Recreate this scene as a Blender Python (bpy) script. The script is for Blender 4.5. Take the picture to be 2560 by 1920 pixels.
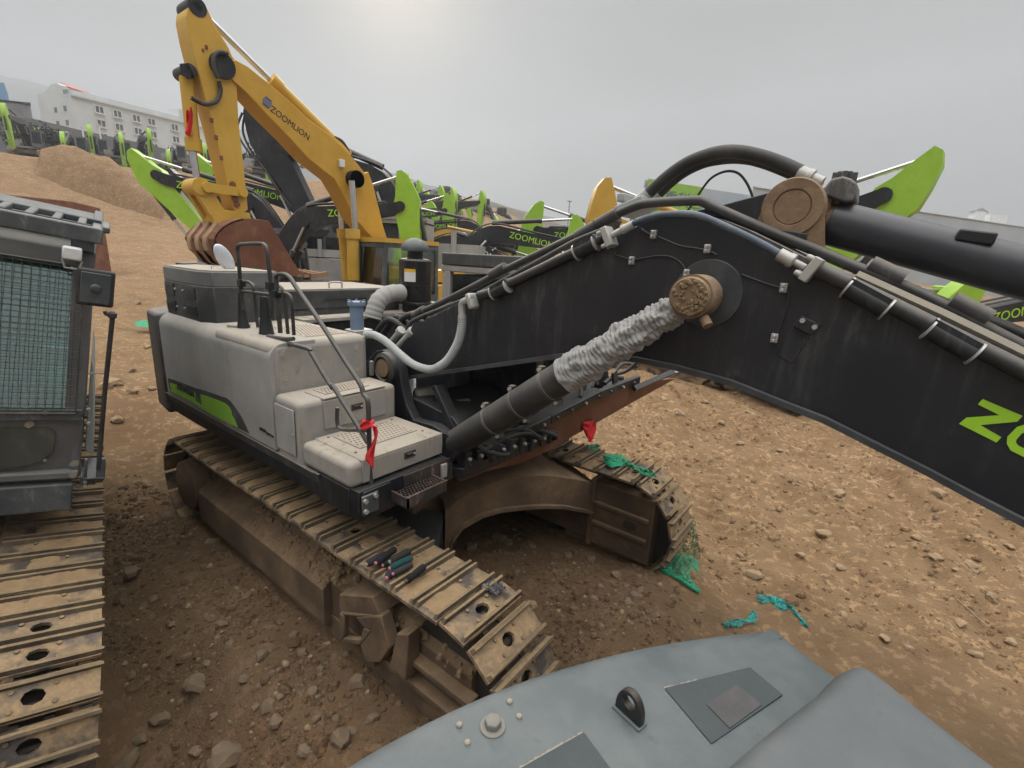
import bpy, bmesh, math, random
from math import sin, cos, pi, radians, sqrt, atan2, exp
from mathutils import Vector, Matrix, noise
for o in list(bpy.data.objects): bpy.data.objects.remove(o, do_unlink=True)
SC = bpy.context.scene
COL = SC.collection
random.seed(7)
SKY_LOW, SKY_UP, SUN_E, EXPO = 3.5, 38.0, 1.5, -0.10
# ---------------------------------------------------------------- camera
FPX = 1209.843
CAM = Vector((2.53635, -1.80532, 3.35418))
ROT = Matrix(((0.78912851, 0.61210432, 0.05103416), (0.19356561, -0.16897012, -0.96642716), (-0.58293099, 0.77251369, -0.25182148)))
cd = bpy.data.cameras.new('camera'); cam = bpy.data.objects.new('camera', cd); COL.objects.link(cam)
cd.sensor_width = 36.0; cd.lens = FPX / 2560 * 36; cd.clip_start = 0.05; cd.clip_end = 4000
rr, ru, rb = ROT[0], -ROT[1], -ROT[2]
cam.matrix_world = Matrix(((rr[0], ru[0], rb[0], CAM[0]), (rr[1], ru[1], rb[1], CAM[1]), (rr[2], ru[2], rb[2], CAM[2]), (0, 0, 0, 1)))
SC.camera = cam
SC.render.resolution_x = 1024; SC.render.resolution_y = 768
def ray(px, py):
    return Vector(((px - 1280) / FPX, (py - 960) / FPX, 1.0)) @ ROT
def at(px, py, X=None, Y=None, Z=None, D=None):   # survey helper: picture point -> point on a known plane of the place
    d = ray(px, py)
    if X is not None: t = (X - CAM[0]) / d[0]
    elif Y is not None: t = (Y - CAM[1]) / d[1]
    elif Z is not None: t = (Z - CAM[2]) / d[2]
    else: t = D
    return CAM + d * t
def crop(ox, oy, s, pts): return [(ox + x / s, oy + y / s) for x, y in pts]
def on(pts, **k): return [at(x, y, **k) for x, y in pts]
# ---------------------------------------------------------------- sky and sun
SUN = ray(985, -60).normalized()
W = bpy.data.worlds.new('World'); SC.world = W; W.use_nodes = True
nt = W.node_tree; N = nt.nodes; L = nt.links
bg = N['Background']; bg.inputs['Strength'].default_value = 0.1
sky = N.new('ShaderNodeTexSky'); sky.sky_type = 'NISHITA'; sky.sun_disc = False
sky.sun_elevation = math.asin(SUN.z); sky.sun_rotation = atan2(SUN.x, SUN.y)
sky.air_density = 1.0; sky.dust_density = 4.0
hs = N.new('ShaderNodeHueSaturation'); hs.inputs['Saturation'].default_value = 0.2; L.new(sky.outputs[0], hs.inputs['Color'])
tc = N.new('ShaderNodeTexCoord')
def vm(op, a, b=None):
    n = N.new('ShaderNodeVectorMath'); n.operation = op
    L.new(a, n.inputs[0])
    if b is not None:
        if hasattr(b, 'links'): L.new(b, n.inputs[1])
        else: n.inputs[1].default_value = b
    return n
def mm(op, a, b=None, clamp=False):
    n = N.new('ShaderNodeMath'); n.operation = op; n.use_clamp = clamp
    for i, v in enumerate((a, b)):
        if v is None: continue
        if hasattr(v, 'links'): L.new(v, n.inputs[i])
        else: n.inputs[i].default_value = v
    return n.outputs[0]
nrm = vm('NORMALIZE', tc.outputs['Generated'])
dt = vm('DOT_PRODUCT', nrm.outputs[0], tuple(SUN)).outputs['Value']
sx = N.new('ShaderNodeSeparateXYZ'); L.new(nrm.outputs[0], sx.inputs[0])
el = mm('MAXIMUM', sx.outputs[2], 0.0)
ns = N.new('ShaderNodeTexNoise'); ns.inputs['Scale'].default_value = 2.2; ns.inputs['Detail'].default_value = 5
mp = N.new('ShaderNodeMapping'); mp.inputs['Scale'].default_value = (1, 1, 2.6); L.new(nrm.outputs[0], mp.inputs[0]); L.new(mp.outputs[0], ns.inputs['Vector'])
mrg = N.new('ShaderNodeMapRange'); mrg.interpolation_type = 'SMOOTHSTEP'; mrg.inputs[1].default_value = 0.46; mrg.inputs[2].default_value = 0.92; L.new(el, mrg.inputs[0])
over = mm('ADD', mm('MULTIPLY', mrg.outputs[0], SKY_UP), SKY_LOW)
over = mm('MULTIPLY', over, mm('ADD', mm('MULTIPLY', ns.outputs[0], 0.60), 0.70))
glow1 = mm('MULTIPLY', mm('POWER', mm('MAXIMUM', dt, 0.0), 170.0), 3.4)
glow2 = mm('MULTIPLY', mm('POWER', mm('MAXIMUM', dt, 0.0), 40.0), 0.55)
def mulcol(fac, col):
    n = vm('SCALE', fac); n = N.new('ShaderNodeVectorMath'); n.operation = 'SCALE'; n.inputs[0].default_value = col; L.new(fac, n.inputs['Scale']); return n.outputs[0]
tot = vm('ADD', mulcol(over, (1.0, 0.985, 0.965)), mulcol(glow1, (1.0, 0.76, 0.44))).outputs[0]
tot = vm('ADD', tot, mulcol(glow2, (1.0, 0.93, 0.78))).outputs[0]
mix = N.new('ShaderNodeMix'); mix.data_type = 'RGBA'; mix.inputs[0].default_value = 0.97
L.new(hs.outputs[0], mix.inputs[6]); L.new(tot, mix.inputs[7]); L.new(mix.outputs[2], bg.inputs['Color'])
sd = bpy.data.lights.new('sun', 'SUN'); sd.energy = SUN_E; sd.angle = radians(10); sd.color = (1.0, 0.94, 0.84)
so = bpy.data.objects.new('sun', sd); COL.objects.link(so); so.rotation_euler = SUN.to_track_quat('Z', 'Y').to_euler()
so.location = (0, 0, 40)
SC.view_settings.view_transform = 'Standard'; SC.view_settings.look = 'None'
SC.view_settings.exposure = EXPO; SC.view_settings.gamma = 1
# ---------------------------------------------------------------- materials
def new_mat(name):
    m = bpy.data.materials.new(name); m.use_nodes = True
    return m, m.node_tree.nodes, m.node_tree.links, m.node_tree.nodes['Principled BSDF']
def noise_node(N, L, vec, scale, detail=4, rough=0.6):
    n = N.new('ShaderNodeTexNoise'); n.inputs['Scale'].default_value = scale; n.inputs['Detail'].default_value = detail
    n.inputs['Roughness'].default_value = rough; L.new(vec, n.inputs['Vector']); return n.outputs[0]
def ramp(N, L, fac, a, b, ca=(0, 0, 0, 1), cb=(1, 1, 1, 1)):
    r = N.new('ShaderNodeValToRGB'); r.color_ramp.elements[0].position = a; r.color_ramp.elements[1].position = b
    r.color_ramp.elements[0].color = ca; r.color_ramp.elements[1].color = cb; L.new(fac, r.inputs[0]); return r.outputs[0]
def mixc(N, L, fac, a, b):
    n = N.new('ShaderNodeMix'); n.data_type = 'RGBA'
    for i, v in ((0, fac), (6, a), (7, b)):
        if hasattr(v, 'links'): L.new(v, n.inputs[i])
        elif i == 0: n.inputs[0].default_value = v
        else: n.inputs[i].default_value = (*v[:3], 1)
    return n.outputs[2]
def mth(N, L, op, a, b, clamp=True):
    n = N.new('ShaderNodeMath'); n.operation = op; n.use_clamp = clamp
    for i, v in enumerate((a, b)):
        if hasattr(v, 'links'): L.new(v, n.inputs[i])
        else: n.inputs[i].default_value = v
    return n.outputs[0]
def paint(name, col, rough=0.5, metal=0.0, dust=0.3, dcol=(0.30, 0.23, 0.155), up=0.5, scratch=0.0, scol=(0.35, 0.34, 0.32), bump=0.15, dscale=3.0, var=0.12, bscale=40, streak=0.0, stcol=(0.42, 0.38, 0.31)):
    """a coated surface with settled dust (more on upward faces), mottling and scuffs"""
    m, N, L, b = new_mat(name)
    g = N.new('ShaderNodeNewGeometry'); pos = g.outputs['Position']
    n1 = noise_node(N, L, pos, dscale, 6, 0.65); n2 = noise_node(N, L, pos, dscale * 9, 4, 0.7); n3 = noise_node(N, L, pos, bscale, 3)
    base = mixc(N, L, ramp(N, L, n1, 0.3, 0.7), tuple(c * (1 - var) for c in col), tuple(min(1, c * (1 + var)) for c in col))
    sp = N.new('ShaderNodeSeparateXYZ'); L.new(g.outputs['Normal'], sp.inputs[0])
    upf = mth(N, L, 'MULTIPLY', mth(N, L, 'MAXIMUM', sp.outputs[2], 0.0), up)
    f = mth(N, L, 'ADD', mth(N, L, 'MULTIPLY', ramp(N, L, n1, 0.42, 0.75), dust), upf)
    f = mth(N, L, 'MULTIPLY', f, ramp(N, L, n2, 0.2, 0.62, (0.45, 0.45, 0.45, 1)))
    c = mixc(N, L, f, base, dcol)
    if streak > 0:
        mp2 = N.new('ShaderNodeMapping'); mp2.inputs['Scale'].default_value = (11, 11, 0.9); L.new(pos, mp2.inputs[0])
        s2 = noise_node(N, L, mp2.outputs[0], 1.6, 6, 0.6)
        sf = mth(N, L, 'MULTIPLY', ramp(N, L, s2, 0.54, 0.66), mth(N, L, 'MULTIPLY', ramp(N, L, n1, 0.40, 0.62), streak))
        c = mixc(N, L, sf, c, stcol)
    if scratch > 0:
        mp = N.new('ShaderNodeMapping'); mp.inputs['Scale'].default_value = (4.2, 4.2, 1.1); mp.inputs['Rotation'].default_value = (0.5, 0.35, 0.3); L.new(pos, mp.inputs[0])
        s1 = noise_node(N, L, mp.outputs[0], 3.0, 8, 0.78)
        s = mth(N, L, 'MULTIPLY', ramp(N, L, s1, 0.53, 0.64), mth(N, L, 'MULTIPLY', ramp(N, L, n1, 0.48, 0.66), scratch))
        c = mixc(N, L, s, c, scol)
    L.new(c, b.inputs['Base Color'])
    L.new(mth(N, L, 'ADD', mth(N, L, 'MULTIPLY', f, 0.5), mth(N, L, 'ADD', rough - 0.1, mth(N, L, 'MULTIPLY', n2, 0.2))), b.inputs['Roughness'])
    b.inputs['Metallic'].default_value = metal
    if metal: L.new(mth(N, L, 'MULTIPLY', mth(N, L, 'SUBTRACT', 1.0, f), metal), b.inputs['Metallic'])
    if bump:
        bp = N.new('ShaderNodeBump'); bp.inputs['Strength'].default_value = bump; bp.inputs['Distance'].default_value = 0.01
        L.new(mth(N, L, 'ADD', mth(N, L, 'MULTIPLY', n3, 0.5), mth(N, L, 'MULTIPLY', n2, 0.5)), bp.inputs['Height']); L.new(bp.outputs[0], b.inputs['Normal'])
    return m
MUD = (0.27, 0.185, 0.105)
M = {}
M['body'] = paint('grey_machine_paint', (0.31, 0.306, 0.297), 0.5, dust=0.38, dcol=(0.37, 0.33, 0.275), up=0.8, dscale=1.7, var=0.2, scratch=0.5, scol=(0.15, 0.145, 0.14), bump=0.08, streak=0.35)
M['body2'] = paint('grey_step_cover', (0.29, 0.28, 0.262), 0.6, dust=0.6, dcol=(0.40, 0.345, 0.275), up=0.8, dscale=4.5, var=0.12, scratch=0.95, scol=(0.19, 0.145, 0.095), bump=0.14, streak=0.3, stcol=(0.22, 0.175, 0.125))
M['char'] = paint('charcoal_paint', (0.045, 0.047, 0.05), 0.5, dust=0.22, dcol=(0.28, 0.25, 0.21), up=0.75, scratch=0.6, bump=0.08, streak=0.4, stcol=(0.16, 0.15, 0.135))
M['black'] = paint('black_boom_paint', (0.0105, 0.0120, 0.0160), 0.40, dust=0.16, dcol=(0.13, 0.125, 0.115), up=0.30, scratch=0.6, scol=(0.13, 0.13, 0.13), bump=0.06, dscale=1.1, streak=0.5, stcol=(0.075, 0.075, 0.075))
M['tube'] = paint('black_tube', (0.028, 0.029, 0.031), 0.42, dust=0.16, dcol=(0.3, 0.27, 0.23), up=0.45, bump=0.05)
M['rubber'] = paint('black_rubber', (0.022, 0.022, 0.023), 0.6, dust=0.25, dcol=(0.25, 0.23, 0.2), up=0.2, bump=0.12, bscale=90)
M['mudframe'] = paint('muddy_steel_frame', (0.105, 0.07, 0.044), 0.8, dust=1.0, dcol=(0.255, 0.172, 0.098), up=0.5, dscale=2.0, bump=0.9, bscale=22)
M['mud'] = paint('caked_mud', (0.24, 0.165, 0.092), 0.95, dust=0.4, dcol=(0.16, 0.10, 0.055), up=0.1, dscale=6, bump=1.0, bscale=18)
M['shoe'] = paint('track_shoe_steel', (0.078, 0.07, 0.066), 0.55, metal=0.3, dust=2.2, dcol=(0.33, 0.226, 0.122), up=0.12, dscale=3.6, bump=0.6, bscale=28)
M['grouser'] = paint('worn_grouser_steel', (0.075, 0.06, 0.05), 0.6, metal=0.3, dust=0.55, dcol=(0.30, 0.212, 0.112), up=0.75, dscale=5, bump=0.4, bscale=40)
M['chain'] = paint('dark_track_chain', (0.03, 0.026, 0.022), 0.7, dust=0.4, dcol=(0.12, 0.085, 0.05), up=0.3, bump=0.6)
M['rust'] = paint('rusty_steel', (0.16, 0.058, 0.030), 0.75, dust=0.55, dcol=(0.30, 0.16, 0.09), up=0.25, dscale=2.5, bump=0.25, scratch=0.4, scol=(0.36, 0.28, 0.2))
M['rustplate'] = paint('rusty_belly_plate', (0.15, 0.06, 0.032), 0.75, dust=0.7, dcol=(0.24, 0.14, 0.08), up=0.2, dscale=3, bump=0.35)
M['yellow'] = paint('yellow_machine_paint', (0.58, 0.35, 0.045), 0.42, dust=0.30, dcol=(0.45, 0.30, 0.13), up=0.22, scratch=0.2, scol=(0.25, 0.13, 0.05), bump=0.05, dscale=1.6)
M['yellow2'] = paint('orange_yellow_paint', (0.56, 0.325, 0.038), 0.45, dust=0.25, dcol=(0.4, 0.26, 0.12), up=0.2, bump=0.05)
M['green'] = paint('lime_green_paint', (0.30, 0.54, 0.035), 0.42, dust=0.22, dcol=(0.32, 0.36, 0.14), up=0.2, scratch=0.2, scol=(0.1, 0.1, 0.08), bump=0.04)
M['decal'] = paint('lime_green_decal', (0.20, 0.42, 0.035), 0.5, dust=0.3, dcol=(0.25, 0.33, 0.12), up=0.0, bump=0.0, dscale=3)
M['letter'] = paint('lime_green_lettering', (0.36, 0.66, 0.03), 0.45, dust=0.05, up=0.0, bump=0.0)
M['inkblk'] = paint('black_lettering', (0.02, 0.02, 0.022), 0.5, dust=0.0, up=0.0, bump=0.0)
M['white'] = paint('white_paint', (0.72, 0.72, 0.70), 0.5, dust=0.15, up=0.2, bump=0.0)
M['lgrey'] = paint('light_grey_hose', (0.36, 0.385, 0.39), 0.5, dust=0.35, dcol=(0.3, 0.27, 0.22), up=0.3, bump=0.1)
M['galv'] = paint('galvanised_fitting', (0.44, 0.44, 0.42), 0.4, metal=0.35, dust=0.3, up=0.2, bump=0.05)
M['bolt'] = paint('zinc_bolt', (0.5, 0.5, 0.49), 0.35, metal=0.6, dust=0.2, up=0.2, bump=0.0)
M['chrome'] = paint('chrome_rod', (0.62, 0.62, 0.62), 0.18, metal=0.95, dust=0.05, up=0.1, bump=0.0)
M['blue'] = paint('slate_blue_filter', (0.125, 0.19, 0.29), 0.5, dust=0.3, dcol=(0.3, 0.3, 0.3), up=0.4, bump=0.05)
M['cloth'] = paint('dusty_canvas', (0.33, 0.328, 0.32), 0.9, dust=0.6, dcol=(0.30, 0.27, 0.225), up=0.1, bump=0.5, bscale=60, dscale=6)
M['red'] = paint('red_cloth', (0.62, 0.018, 0.028), 0.75, dust=0.15, dcol=(0.4, 0.05, 0.05), up=0.0, bump=0.3, bscale=60)
M['cw'] = paint('blue_grey_casting', (0.080, 0.097, 0.102), 0.5, dust=0.75, dcol=(0.165, 0.172, 0.164), up=0.10, dscale=2.2, var=0.16, scratch=0.75, scol=(0.038, 0.044, 0.047), bump=0.10, bscale=110)
M['patch'] = paint('dark_grip_patch', (0.045, 0.056, 0.060), 0.75, dust=0.3, dcol=(0.10, 0.10, 0.095), up=0.08, bump=0.3, bscale=200)
M['patch2'] = paint('grey_sticker', (0.062, 0.06, 0.06), 0.7, dust=0.5, dcol=(0.12, 0.112, 0.105), up=0.05, bump=0.1, dscale=14)
M['mud2'] = paint('dry_pale_mud', (0.27, 0.245, 0.20), 0.95, dust=0.3, up=0.0, bump=0.3)
M['gloss2'] = paint('black_eye_plate', (0.012, 0.012, 0.013), 0.4, dust=0.06, up=0.1, bump=0.04)
M['boltgrey'] = paint('dusty_bolt_head', (0.17, 0.175, 0.16), 0.7, dust=0.4, up=0.2, bump=0.1)
M['hoodgrey'] = paint('grey_hood_paint', (0.088, 0.098, 0.102), 0.55, dust=0.45, dcol=(0.148, 0.15, 0.147), up=0.14, dscale=3.5, var=0.1, scratch=0.6, scol=(0.045, 0.048, 0.048), bump=0.10, bscale=110)
M['buckettan'] = paint('worn_tan_bucket_back', (0.30, 0.185, 0.11), 0.75, dust=0.6, dcol=(0.42, 0.29, 0.16), up=0.2, dscale=3, bump=0.2)
M['blueink'] = paint('blue_emblem_ink', (0.03, 0.05, 0.2), 0.5, dust=0.0, up=0.0, bump=0.0)
M['blkrib'] = paint('black_thread', (0.007, 0.007, 0.008), 0.9, dust=0.03, up=0.0, bump=0.1)
M['navy'] = paint('navy_thread', (0.007, 0.010, 0.024), 0.9, dust=0.1, up=0.05, bump=0.1)
M['olive'] = paint('olive_thread', (0.016, 0.017, 0.013), 0.9, dust=0.05, up=0.05, bump=0.1)
M['greyrib'] = paint('grey_thread', (0.022, 0.026, 0.028), 0.9, dust=0.05, up=0.05, bump=0.1)
M['wrap'] = paint('dark_plastic_wrap', (0.035, 0.042, 0.055), 0.25, dust=0.2, up=0.1, bump=0.3)
M['paneg'] = paint('window_pane', (0.10, 0.115, 0.12), 0.15, dust=0.0, up=0.0, bump=0.0)
M['bluesheet'] = paint('blue_roof_sheet', (0.05, 0.22, 0.42), 0.6, dust=0.2, up=0.0, bump=0.0)
M['leaf'] = paint('dark_leaves', (0.022, 0.032, 0.022), 0.7, dust=0.1, dcol=(0.05, 0.06, 0.04), up=0.0, bump=0.0)
M['leaf2'] = paint('dull_leaves', (0.04, 0.05, 0.032), 0.7, dust=0.1, dcol=(0.06, 0.07, 0.04), up=0.0, bump=0.0)
M['twig'] = paint('brown_brushwood', (0.12, 0.095, 0.066), 0.9, dust=0.2, up=0.0, bump=0.0)
M['twig2'] = paint('grey_brushwood', (0.15, 0.13, 0.10), 0.9, dust=0.2, up=0.0, bump=0.0)
M['mudpad'] = paint('packed_tan_mud', (0.245, 0.162, 0.085), 0.95, dust=0.7, dcol=(0.345, 0.24, 0.132), up=0.2, dscale=7, bump=0.9, bscale=60)
M['rock'] = paint('dry_stone', (0.255, 0.18, 0.108), 0.9, dust=0.8, dcol=(0.36, 0.25, 0.145), up=0.25, bump=0.6, bscale=30, dscale=9)
M['rockdk'] = paint('earthy_stone', (0.135, 0.098, 0.064), 0.9, dust=0.7, dcol=(0.22, 0.155, 0.093), up=0.2, bump=0.6, bscale=30, dscale=9)
M['conc'] = paint('grey_boundary_wall', (0.155, 0.165, 0.175), 0.85, dust=0.25, dcol=(0.2, 0.2, 0.19), up=0.0, bump=0.1, dscale=0.25)
M['wall'] = paint('pale_render', (0.60, 0.63, 0.63), 0.85, dust=0.2, dcol=(0.48, 0.5, 0.5), up=0.1, bump=0.0, dscale=0.2)
M['wallpink'] = paint('faded_red_tile', (0.55, 0.20, 0.17), 0.85, dust=0.2, up=0.1, bump=0.0)
M['metalwall'] = paint('pale_blue_cladding', (0.42, 0.47, 0.51), 0.5, dust=0.1, up=0.0, bump=0.0, dscale=0.2)
M['wood'] = paint('tree_bark', (0.1, 0.085, 0.07), 0.9, dust=0.2, up=0.0)
M['vest'] = paint('dark_fabric', (0.02, 0.02, 0.025), 0.85, dust=0.1, up=0.0, bump=0.2)
M['steelgrey'] = paint('cab_grey_paint', (0.13, 0.135, 0.14), 0.5, dust=0.4, dcol=(0.26, 0.24, 0.2), up=0.5, scratch=0.3, bump=0.06)
M['slate'] = paint('slate_frame_paint', (0.055, 0.068, 0.075), 0.5, dust=0.4, dcol=(0.25, 0.25, 0.23), up=0.55, scratch=0.5, bump=0.06)
M['foot'] = paint('dusty_dark_plate', (0.055, 0.06, 0.05), 0.7, dust=0.7, dcol=(0.135, 0.135, 0.10), up=0.3, scratch=0.2, dscale=2.2, bump=0.1)
M['sign'] = paint('lime_sign_board', (0.27, 0.50, 0.05), 0.6, dust=0.1, up=0.0, bump=0.0)
M['signtxt'] = paint('blue_grey_sign_letters', (0.10, 0.16, 0.19), 0.6, dust=0.1, up=0.0, bump=0.0)
M['label'] = paint('yellow_label', (0.75, 0.42, 0.02), 0.6, dust=0.1, up=0.0, bump=0.0)
M['pink'] = paint('pink_paint_mark', (0.5, 0.16, 0.2), 0.7, dust=0.1, up=0.0, bump=0.0)
M['teal'] = paint('teal_thread', (0.012, 0.06, 0.062), 0.9, dust=0.1, dcol=(0.03, 0.06, 0.06), up=0.0, bump=0.1)
def glass(name, tint, refl=0.35, alpha=0.5):
    m, N, L, b = new_mat(name)
    out = N['Material Output']; N.remove(b)
    t = N.new('ShaderNodeBsdfTransparent'); t.inputs[0].default_value = (*tint, 1)
    g = N.new('ShaderNodeBsdfGlossy'); g.inputs['Roughness'].default_value = 0.06; g.inputs[0].default_value = (0.9, 0.95, 0.95, 1)
    fr = N.new('ShaderNodeFresnel'); fr.inputs[0].default_value = 1.5
    mx = N.new('ShaderNodeMixShader')
    f = mth(N, L, 'ADD', mth(N, L, 'MULTIPLY', fr.outputs[0], 1.2), refl * 0.3)
    L.new(f, mx.inputs[0]); L.new(t.outputs[0], mx.inputs[1]); L.new(g.outputs[0], mx.inputs[2]); L.new(mx.outputs[0], out.inputs[0])
    return m
M['glass'] = glass('green_tinted_glass', (0.55, 0.78, 0.72), 0.25)
M['glassfront'] = glass('sky_reflecting_glass', (0.50, 0.86, 0.78), 0.8)
M['glassy'] = glass('clear_cab_glass', (0.86, 0.88, 0.84), 0.3)
M['wornblk'] = paint('worn_black_step', (0.022, 0.022, 0.023), 0.55, dust=0.5, dcol=(0.17, 0.10, 0.065), up=0.25, scratch=0.9, scol=(0.33, 0.29, 0.24), dscale=5, bump=0.2)
M['flange'] = paint('dusty_boom_flange', (0.04, 0.042, 0.046), 0.5, dust=0.4, dcol=(0.16, 0.16, 0.155), up=0.4, dscale=5, bump=0.1)
M['glassdk'] = paint('dark_window_glass', (0.018, 0.022, 0.024), 0.08, dust=0.25, dcol=(0.16, 0.15, 0.12), up=0, bump=0.0)
M['lens'] = paint('frosted_lamp_lens', (0.72, 0.74, 0.74), 0.25, dust=0.15, up=0.1, bump=0.1)
M['mirror'] = paint('mirror_shell', (0.60, 0.63, 0.68), 0.3, metal=0.3, dust=0.0, up=0, bump=0.0)
def net_mat(name, col, cell, thr):
    m, N, L, b = new_mat(name)
    g = N.new('ShaderNodeNewGeometry')
    n = noise_node(N, L, g.outputs['Position'], cell, 3, 0.7)
    w = ramp(N, L, n, thr - 0.03, thr + 0.03)
    n2 = noise_node(N, L, g.outputs['Position'], 9, 3)
    L.new(mixc(N, L, n2, tuple(c * 0.55 for c in col), tuple(min(1, c * 1.35) for c in col)), b.inputs['Base Color'])
    L.new(w, b.inputs['Alpha']); b.inputs['Roughness'].default_value = 0.75
    return m
M['net'] = net_mat('green_shade_net', (0.012, 0.33, 0.17), 70, 0.43)
M['netthin'] = net_mat('thin_green_shade_net', (0.02, 0.33, 0.18), 60, 0.50)
M['netteal'] = net_mat('teal_shade_net', (0.008, 0.27, 0.25), 60, 0.46)
M['mudpin'] = paint('caked_pin', (0.20, 0.128, 0.075), 0.85, dust=0.6, dcol=(0.36, 0.28, 0.18), up=0.35, bump=0.8, dscale=9, bscale=35)
M['teal2'] = paint('dark_green_cover', (0.025, 0.075, 0.06), 0.6, dust=0.2, dcol=(0.08, 0.12, 0.1), up=0.2)
M['hoseblue'] = paint('blue_banded_hose', (0.03, 0.055, 0.09), 0.5, dust=0.9, dcol=(0.25, 0.27, 0.29), up=0.3, dscale=1.6, bump=0.05)
M['cylp'] = paint('satin_black_cylinder', (0.022, 0.0245, 0.031), 0.36, dust=0.08, dcol=(0.2, 0.2, 0.2), up=0.12, bump=0.03)
# ---------------------------------------------------------------- mesh helper
class MB:
    def __init__(s): s.v = []; s.f = []; s.m = []
    def add(s, vs, fs, mi=0):
        o = len(s.v); s.v += [Vector(v) for v in vs]
        for f in fs: s.f.append([i + o for i in f]); s.m.append(mi)
    def box(s, a, b, mi=0, mat=None):
        (x0, y0, z0), (x1, y1, z1) = a, b
        vs = [Vector(p) for p in ((x0, y0, z0), (x1, y0, z0), (x1, y1, z0), (x0, y1, z0), (x0, y0, z1), (x1, y0, z1), (x1, y1, z1), (x0, y1, z1))]
        if mat is not None: vs = [mat @ v for v in vs]
        s.add(vs, [(0, 3, 2, 1), (4, 5, 6, 7), (0, 1, 5, 4), (1, 2, 6, 5), (2, 3, 7, 6), (3, 0, 4, 7)], mi)
    def cbox(s, c, d, mi=0, rot=None):
        m = Matrix.Translation(Vector(c)) @ (rot.to_4x4() if rot is not None else Matrix())
        s.box((-d[0] / 2, -d[1] / 2, -d[2] / 2), (d[0] / 2, d[1] / 2, d[2] / 2), mi, m)
    def prism(s, pts, off, mi=0):
        pts = [Vector(p) for p in pts]; off = Vector(off); n = len(pts)
        nn = Vector((0, 0, 0))
        for i in range(n): nn += pts[i].cross(pts[(i + 1) % n])
        if nn.dot(off) > 0: pts = pts[::-1]
        s.add(pts + [p + off for p in pts], [tuple(range(n)), tuple(range(2 * n - 1, n - 1, -1))] + [(i, n + i, n + (i + 1) % n, (i + 1) % n) for i in range(n)], mi)
    def tube(s, pts, r, n=10, mi=0, cap=True, closed=False):
        pts = [Vector(p) for p in pts]; k = len(pts)
        rs = r if isinstance(r, (list, tuple)) else [r] * k
        t0 = (pts[1] - pts[0]).normalized()
        up = Vector((0, 0, 1)) if abs(t0.z) < 0.9 else Vector((1, 0, 0))
        u = t0.cross(up).normalized(); vs = []
        for i in range(k):
            if closed: t = (pts[(i + 1) % k] - pts[i - 1]).normalized()
            elif i == 0: t = t0
            elif i == k - 1: t = (pts[-1] - pts[-2]).normalized()
            else: t = ((pts[i + 1] - pts[i]).normalized() + (pts[i] - pts[i - 1]).normalized()).normalized()
            u = (u - t * u.dot(t)).normalized(); w = t.cross(u)
            for j in range(n):
                a = 2 * pi * j / n; vs.append(pts[i] + (u * cos(a) + w * sin(a)) * rs[i])
        fs = [(i * n + j, i * n + (j + 1) % n, (i + 1) * n + (j + 1) % n, (i + 1) * n + j) for i in range(k - 1) for j in range(n)]
        if closed: fs += [((k - 1) * n + j, (k - 1) * n + (j + 1) % n, (j + 1) % n, j) for j in range(n)]
        elif cap: fs += [tuple(range(n - 1, -1, -1)), tuple(range((k - 1) * n, k * n))]
        s.add(vs, fs, mi)
    def cyl(s, a, b, r, n=20, mi=0, r2=None): s.tube([a, b], [r, r if r2 is None else r2], n, mi)
    def lathe(s, base, axis, prof, n=24, mi=0, cap=True):   # prof: (distance along axis, radius)
        axis = Vector(axis).normalized(); base = Vector(base)
        up = Vector((0, 0, 1)) if abs(axis.z) < 0.9 else Vector((1, 0, 0))
        u = axis.cross(up).normalized(); w = axis.cross(u); vs = []; k = len(prof)
        for d, r in prof:
            for j in range(n):
                a = 2 * pi * j / n; vs.append(base + axis * d + (u * cos(a) + w * sin(a)) * r)
        fs = [(i * n + j, (i + 1) * n + j, (i + 1) * n + (j + 1) % n, i * n + (j + 1) % n) for i in range(k - 1) for j in range(n)]
        fs = [f[::-1] for f in fs]
        if cap: fs += [tuple(range(n)), tuple(range(k * n - 1, (k - 1) * n - 1, -1))]
        s.add(vs, fs, mi)
    def grid(s, fn, nu, nv, mi=0):
        vs = [fn(i / nu, j / nv) for i in range(nu + 1) for j in range(nv + 1)]
        s.add(vs, [(i * (nv + 1) + j, (i + 1) * (nv + 1) + j, (i + 1) * (nv + 1) + j + 1, i * (nv + 1) + j + 1) for i in range(nu) for j in range(nv)], mi)
    def mesh(s, name, mats, smooth=True, angle=35, fix=True):
        me = bpy.data.meshes.new(name); me.from_pydata([tuple(v) for v in s.v], [], s.f)
        for m in (mats if isinstance(mats, (list, tuple)) else [mats]): me.materials.append(M[m] if isinstance(m, str) else m)
        me.polygons.foreach_set('material_index', s.m)
        if fix:
            bm = bmesh.new(); bm.from_mesh(me); bmesh.ops.recalc_face_normals(bm, faces=bm.faces); bm.to_mesh(me); bm.free()
        if smooth:
            me.polygons.foreach_set('use_smooth', [True] * len(me.polygons)); me.set_sharp_from_angle(angle=radians(angle))
        me.update(); return me
    def build(s, name, mats, parent=None, bevel=0, seg=2, **k):
        return link(name, s.mesh(name, mats, **k), parent, bevel, seg)
def link(name, me, parent=None, bevel=0, seg=2):
    o = bpy.data.objects.new(name, me); COL.objects.link(o)
    if parent is not None: attach(o, parent)
    if bevel:
        b = o.modifiers.new('bevel', 'BEVEL'); b.width = bevel; b.segments = seg; b.limit_method = 'ANGLE'; b.angle_limit = radians(40)
    return o
def root_of(o):
    while o.parent is not None: o = o.parent
    return o
def attach(o, parent):                       # geometry is in place coordinates unless the thing is built in its own frame
    o.parent = parent
    r = root_of(parent)
    if r.get('_place') and parent is r: o.matrix_parent_inverse = Matrix.Translation(-r.location)
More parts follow.
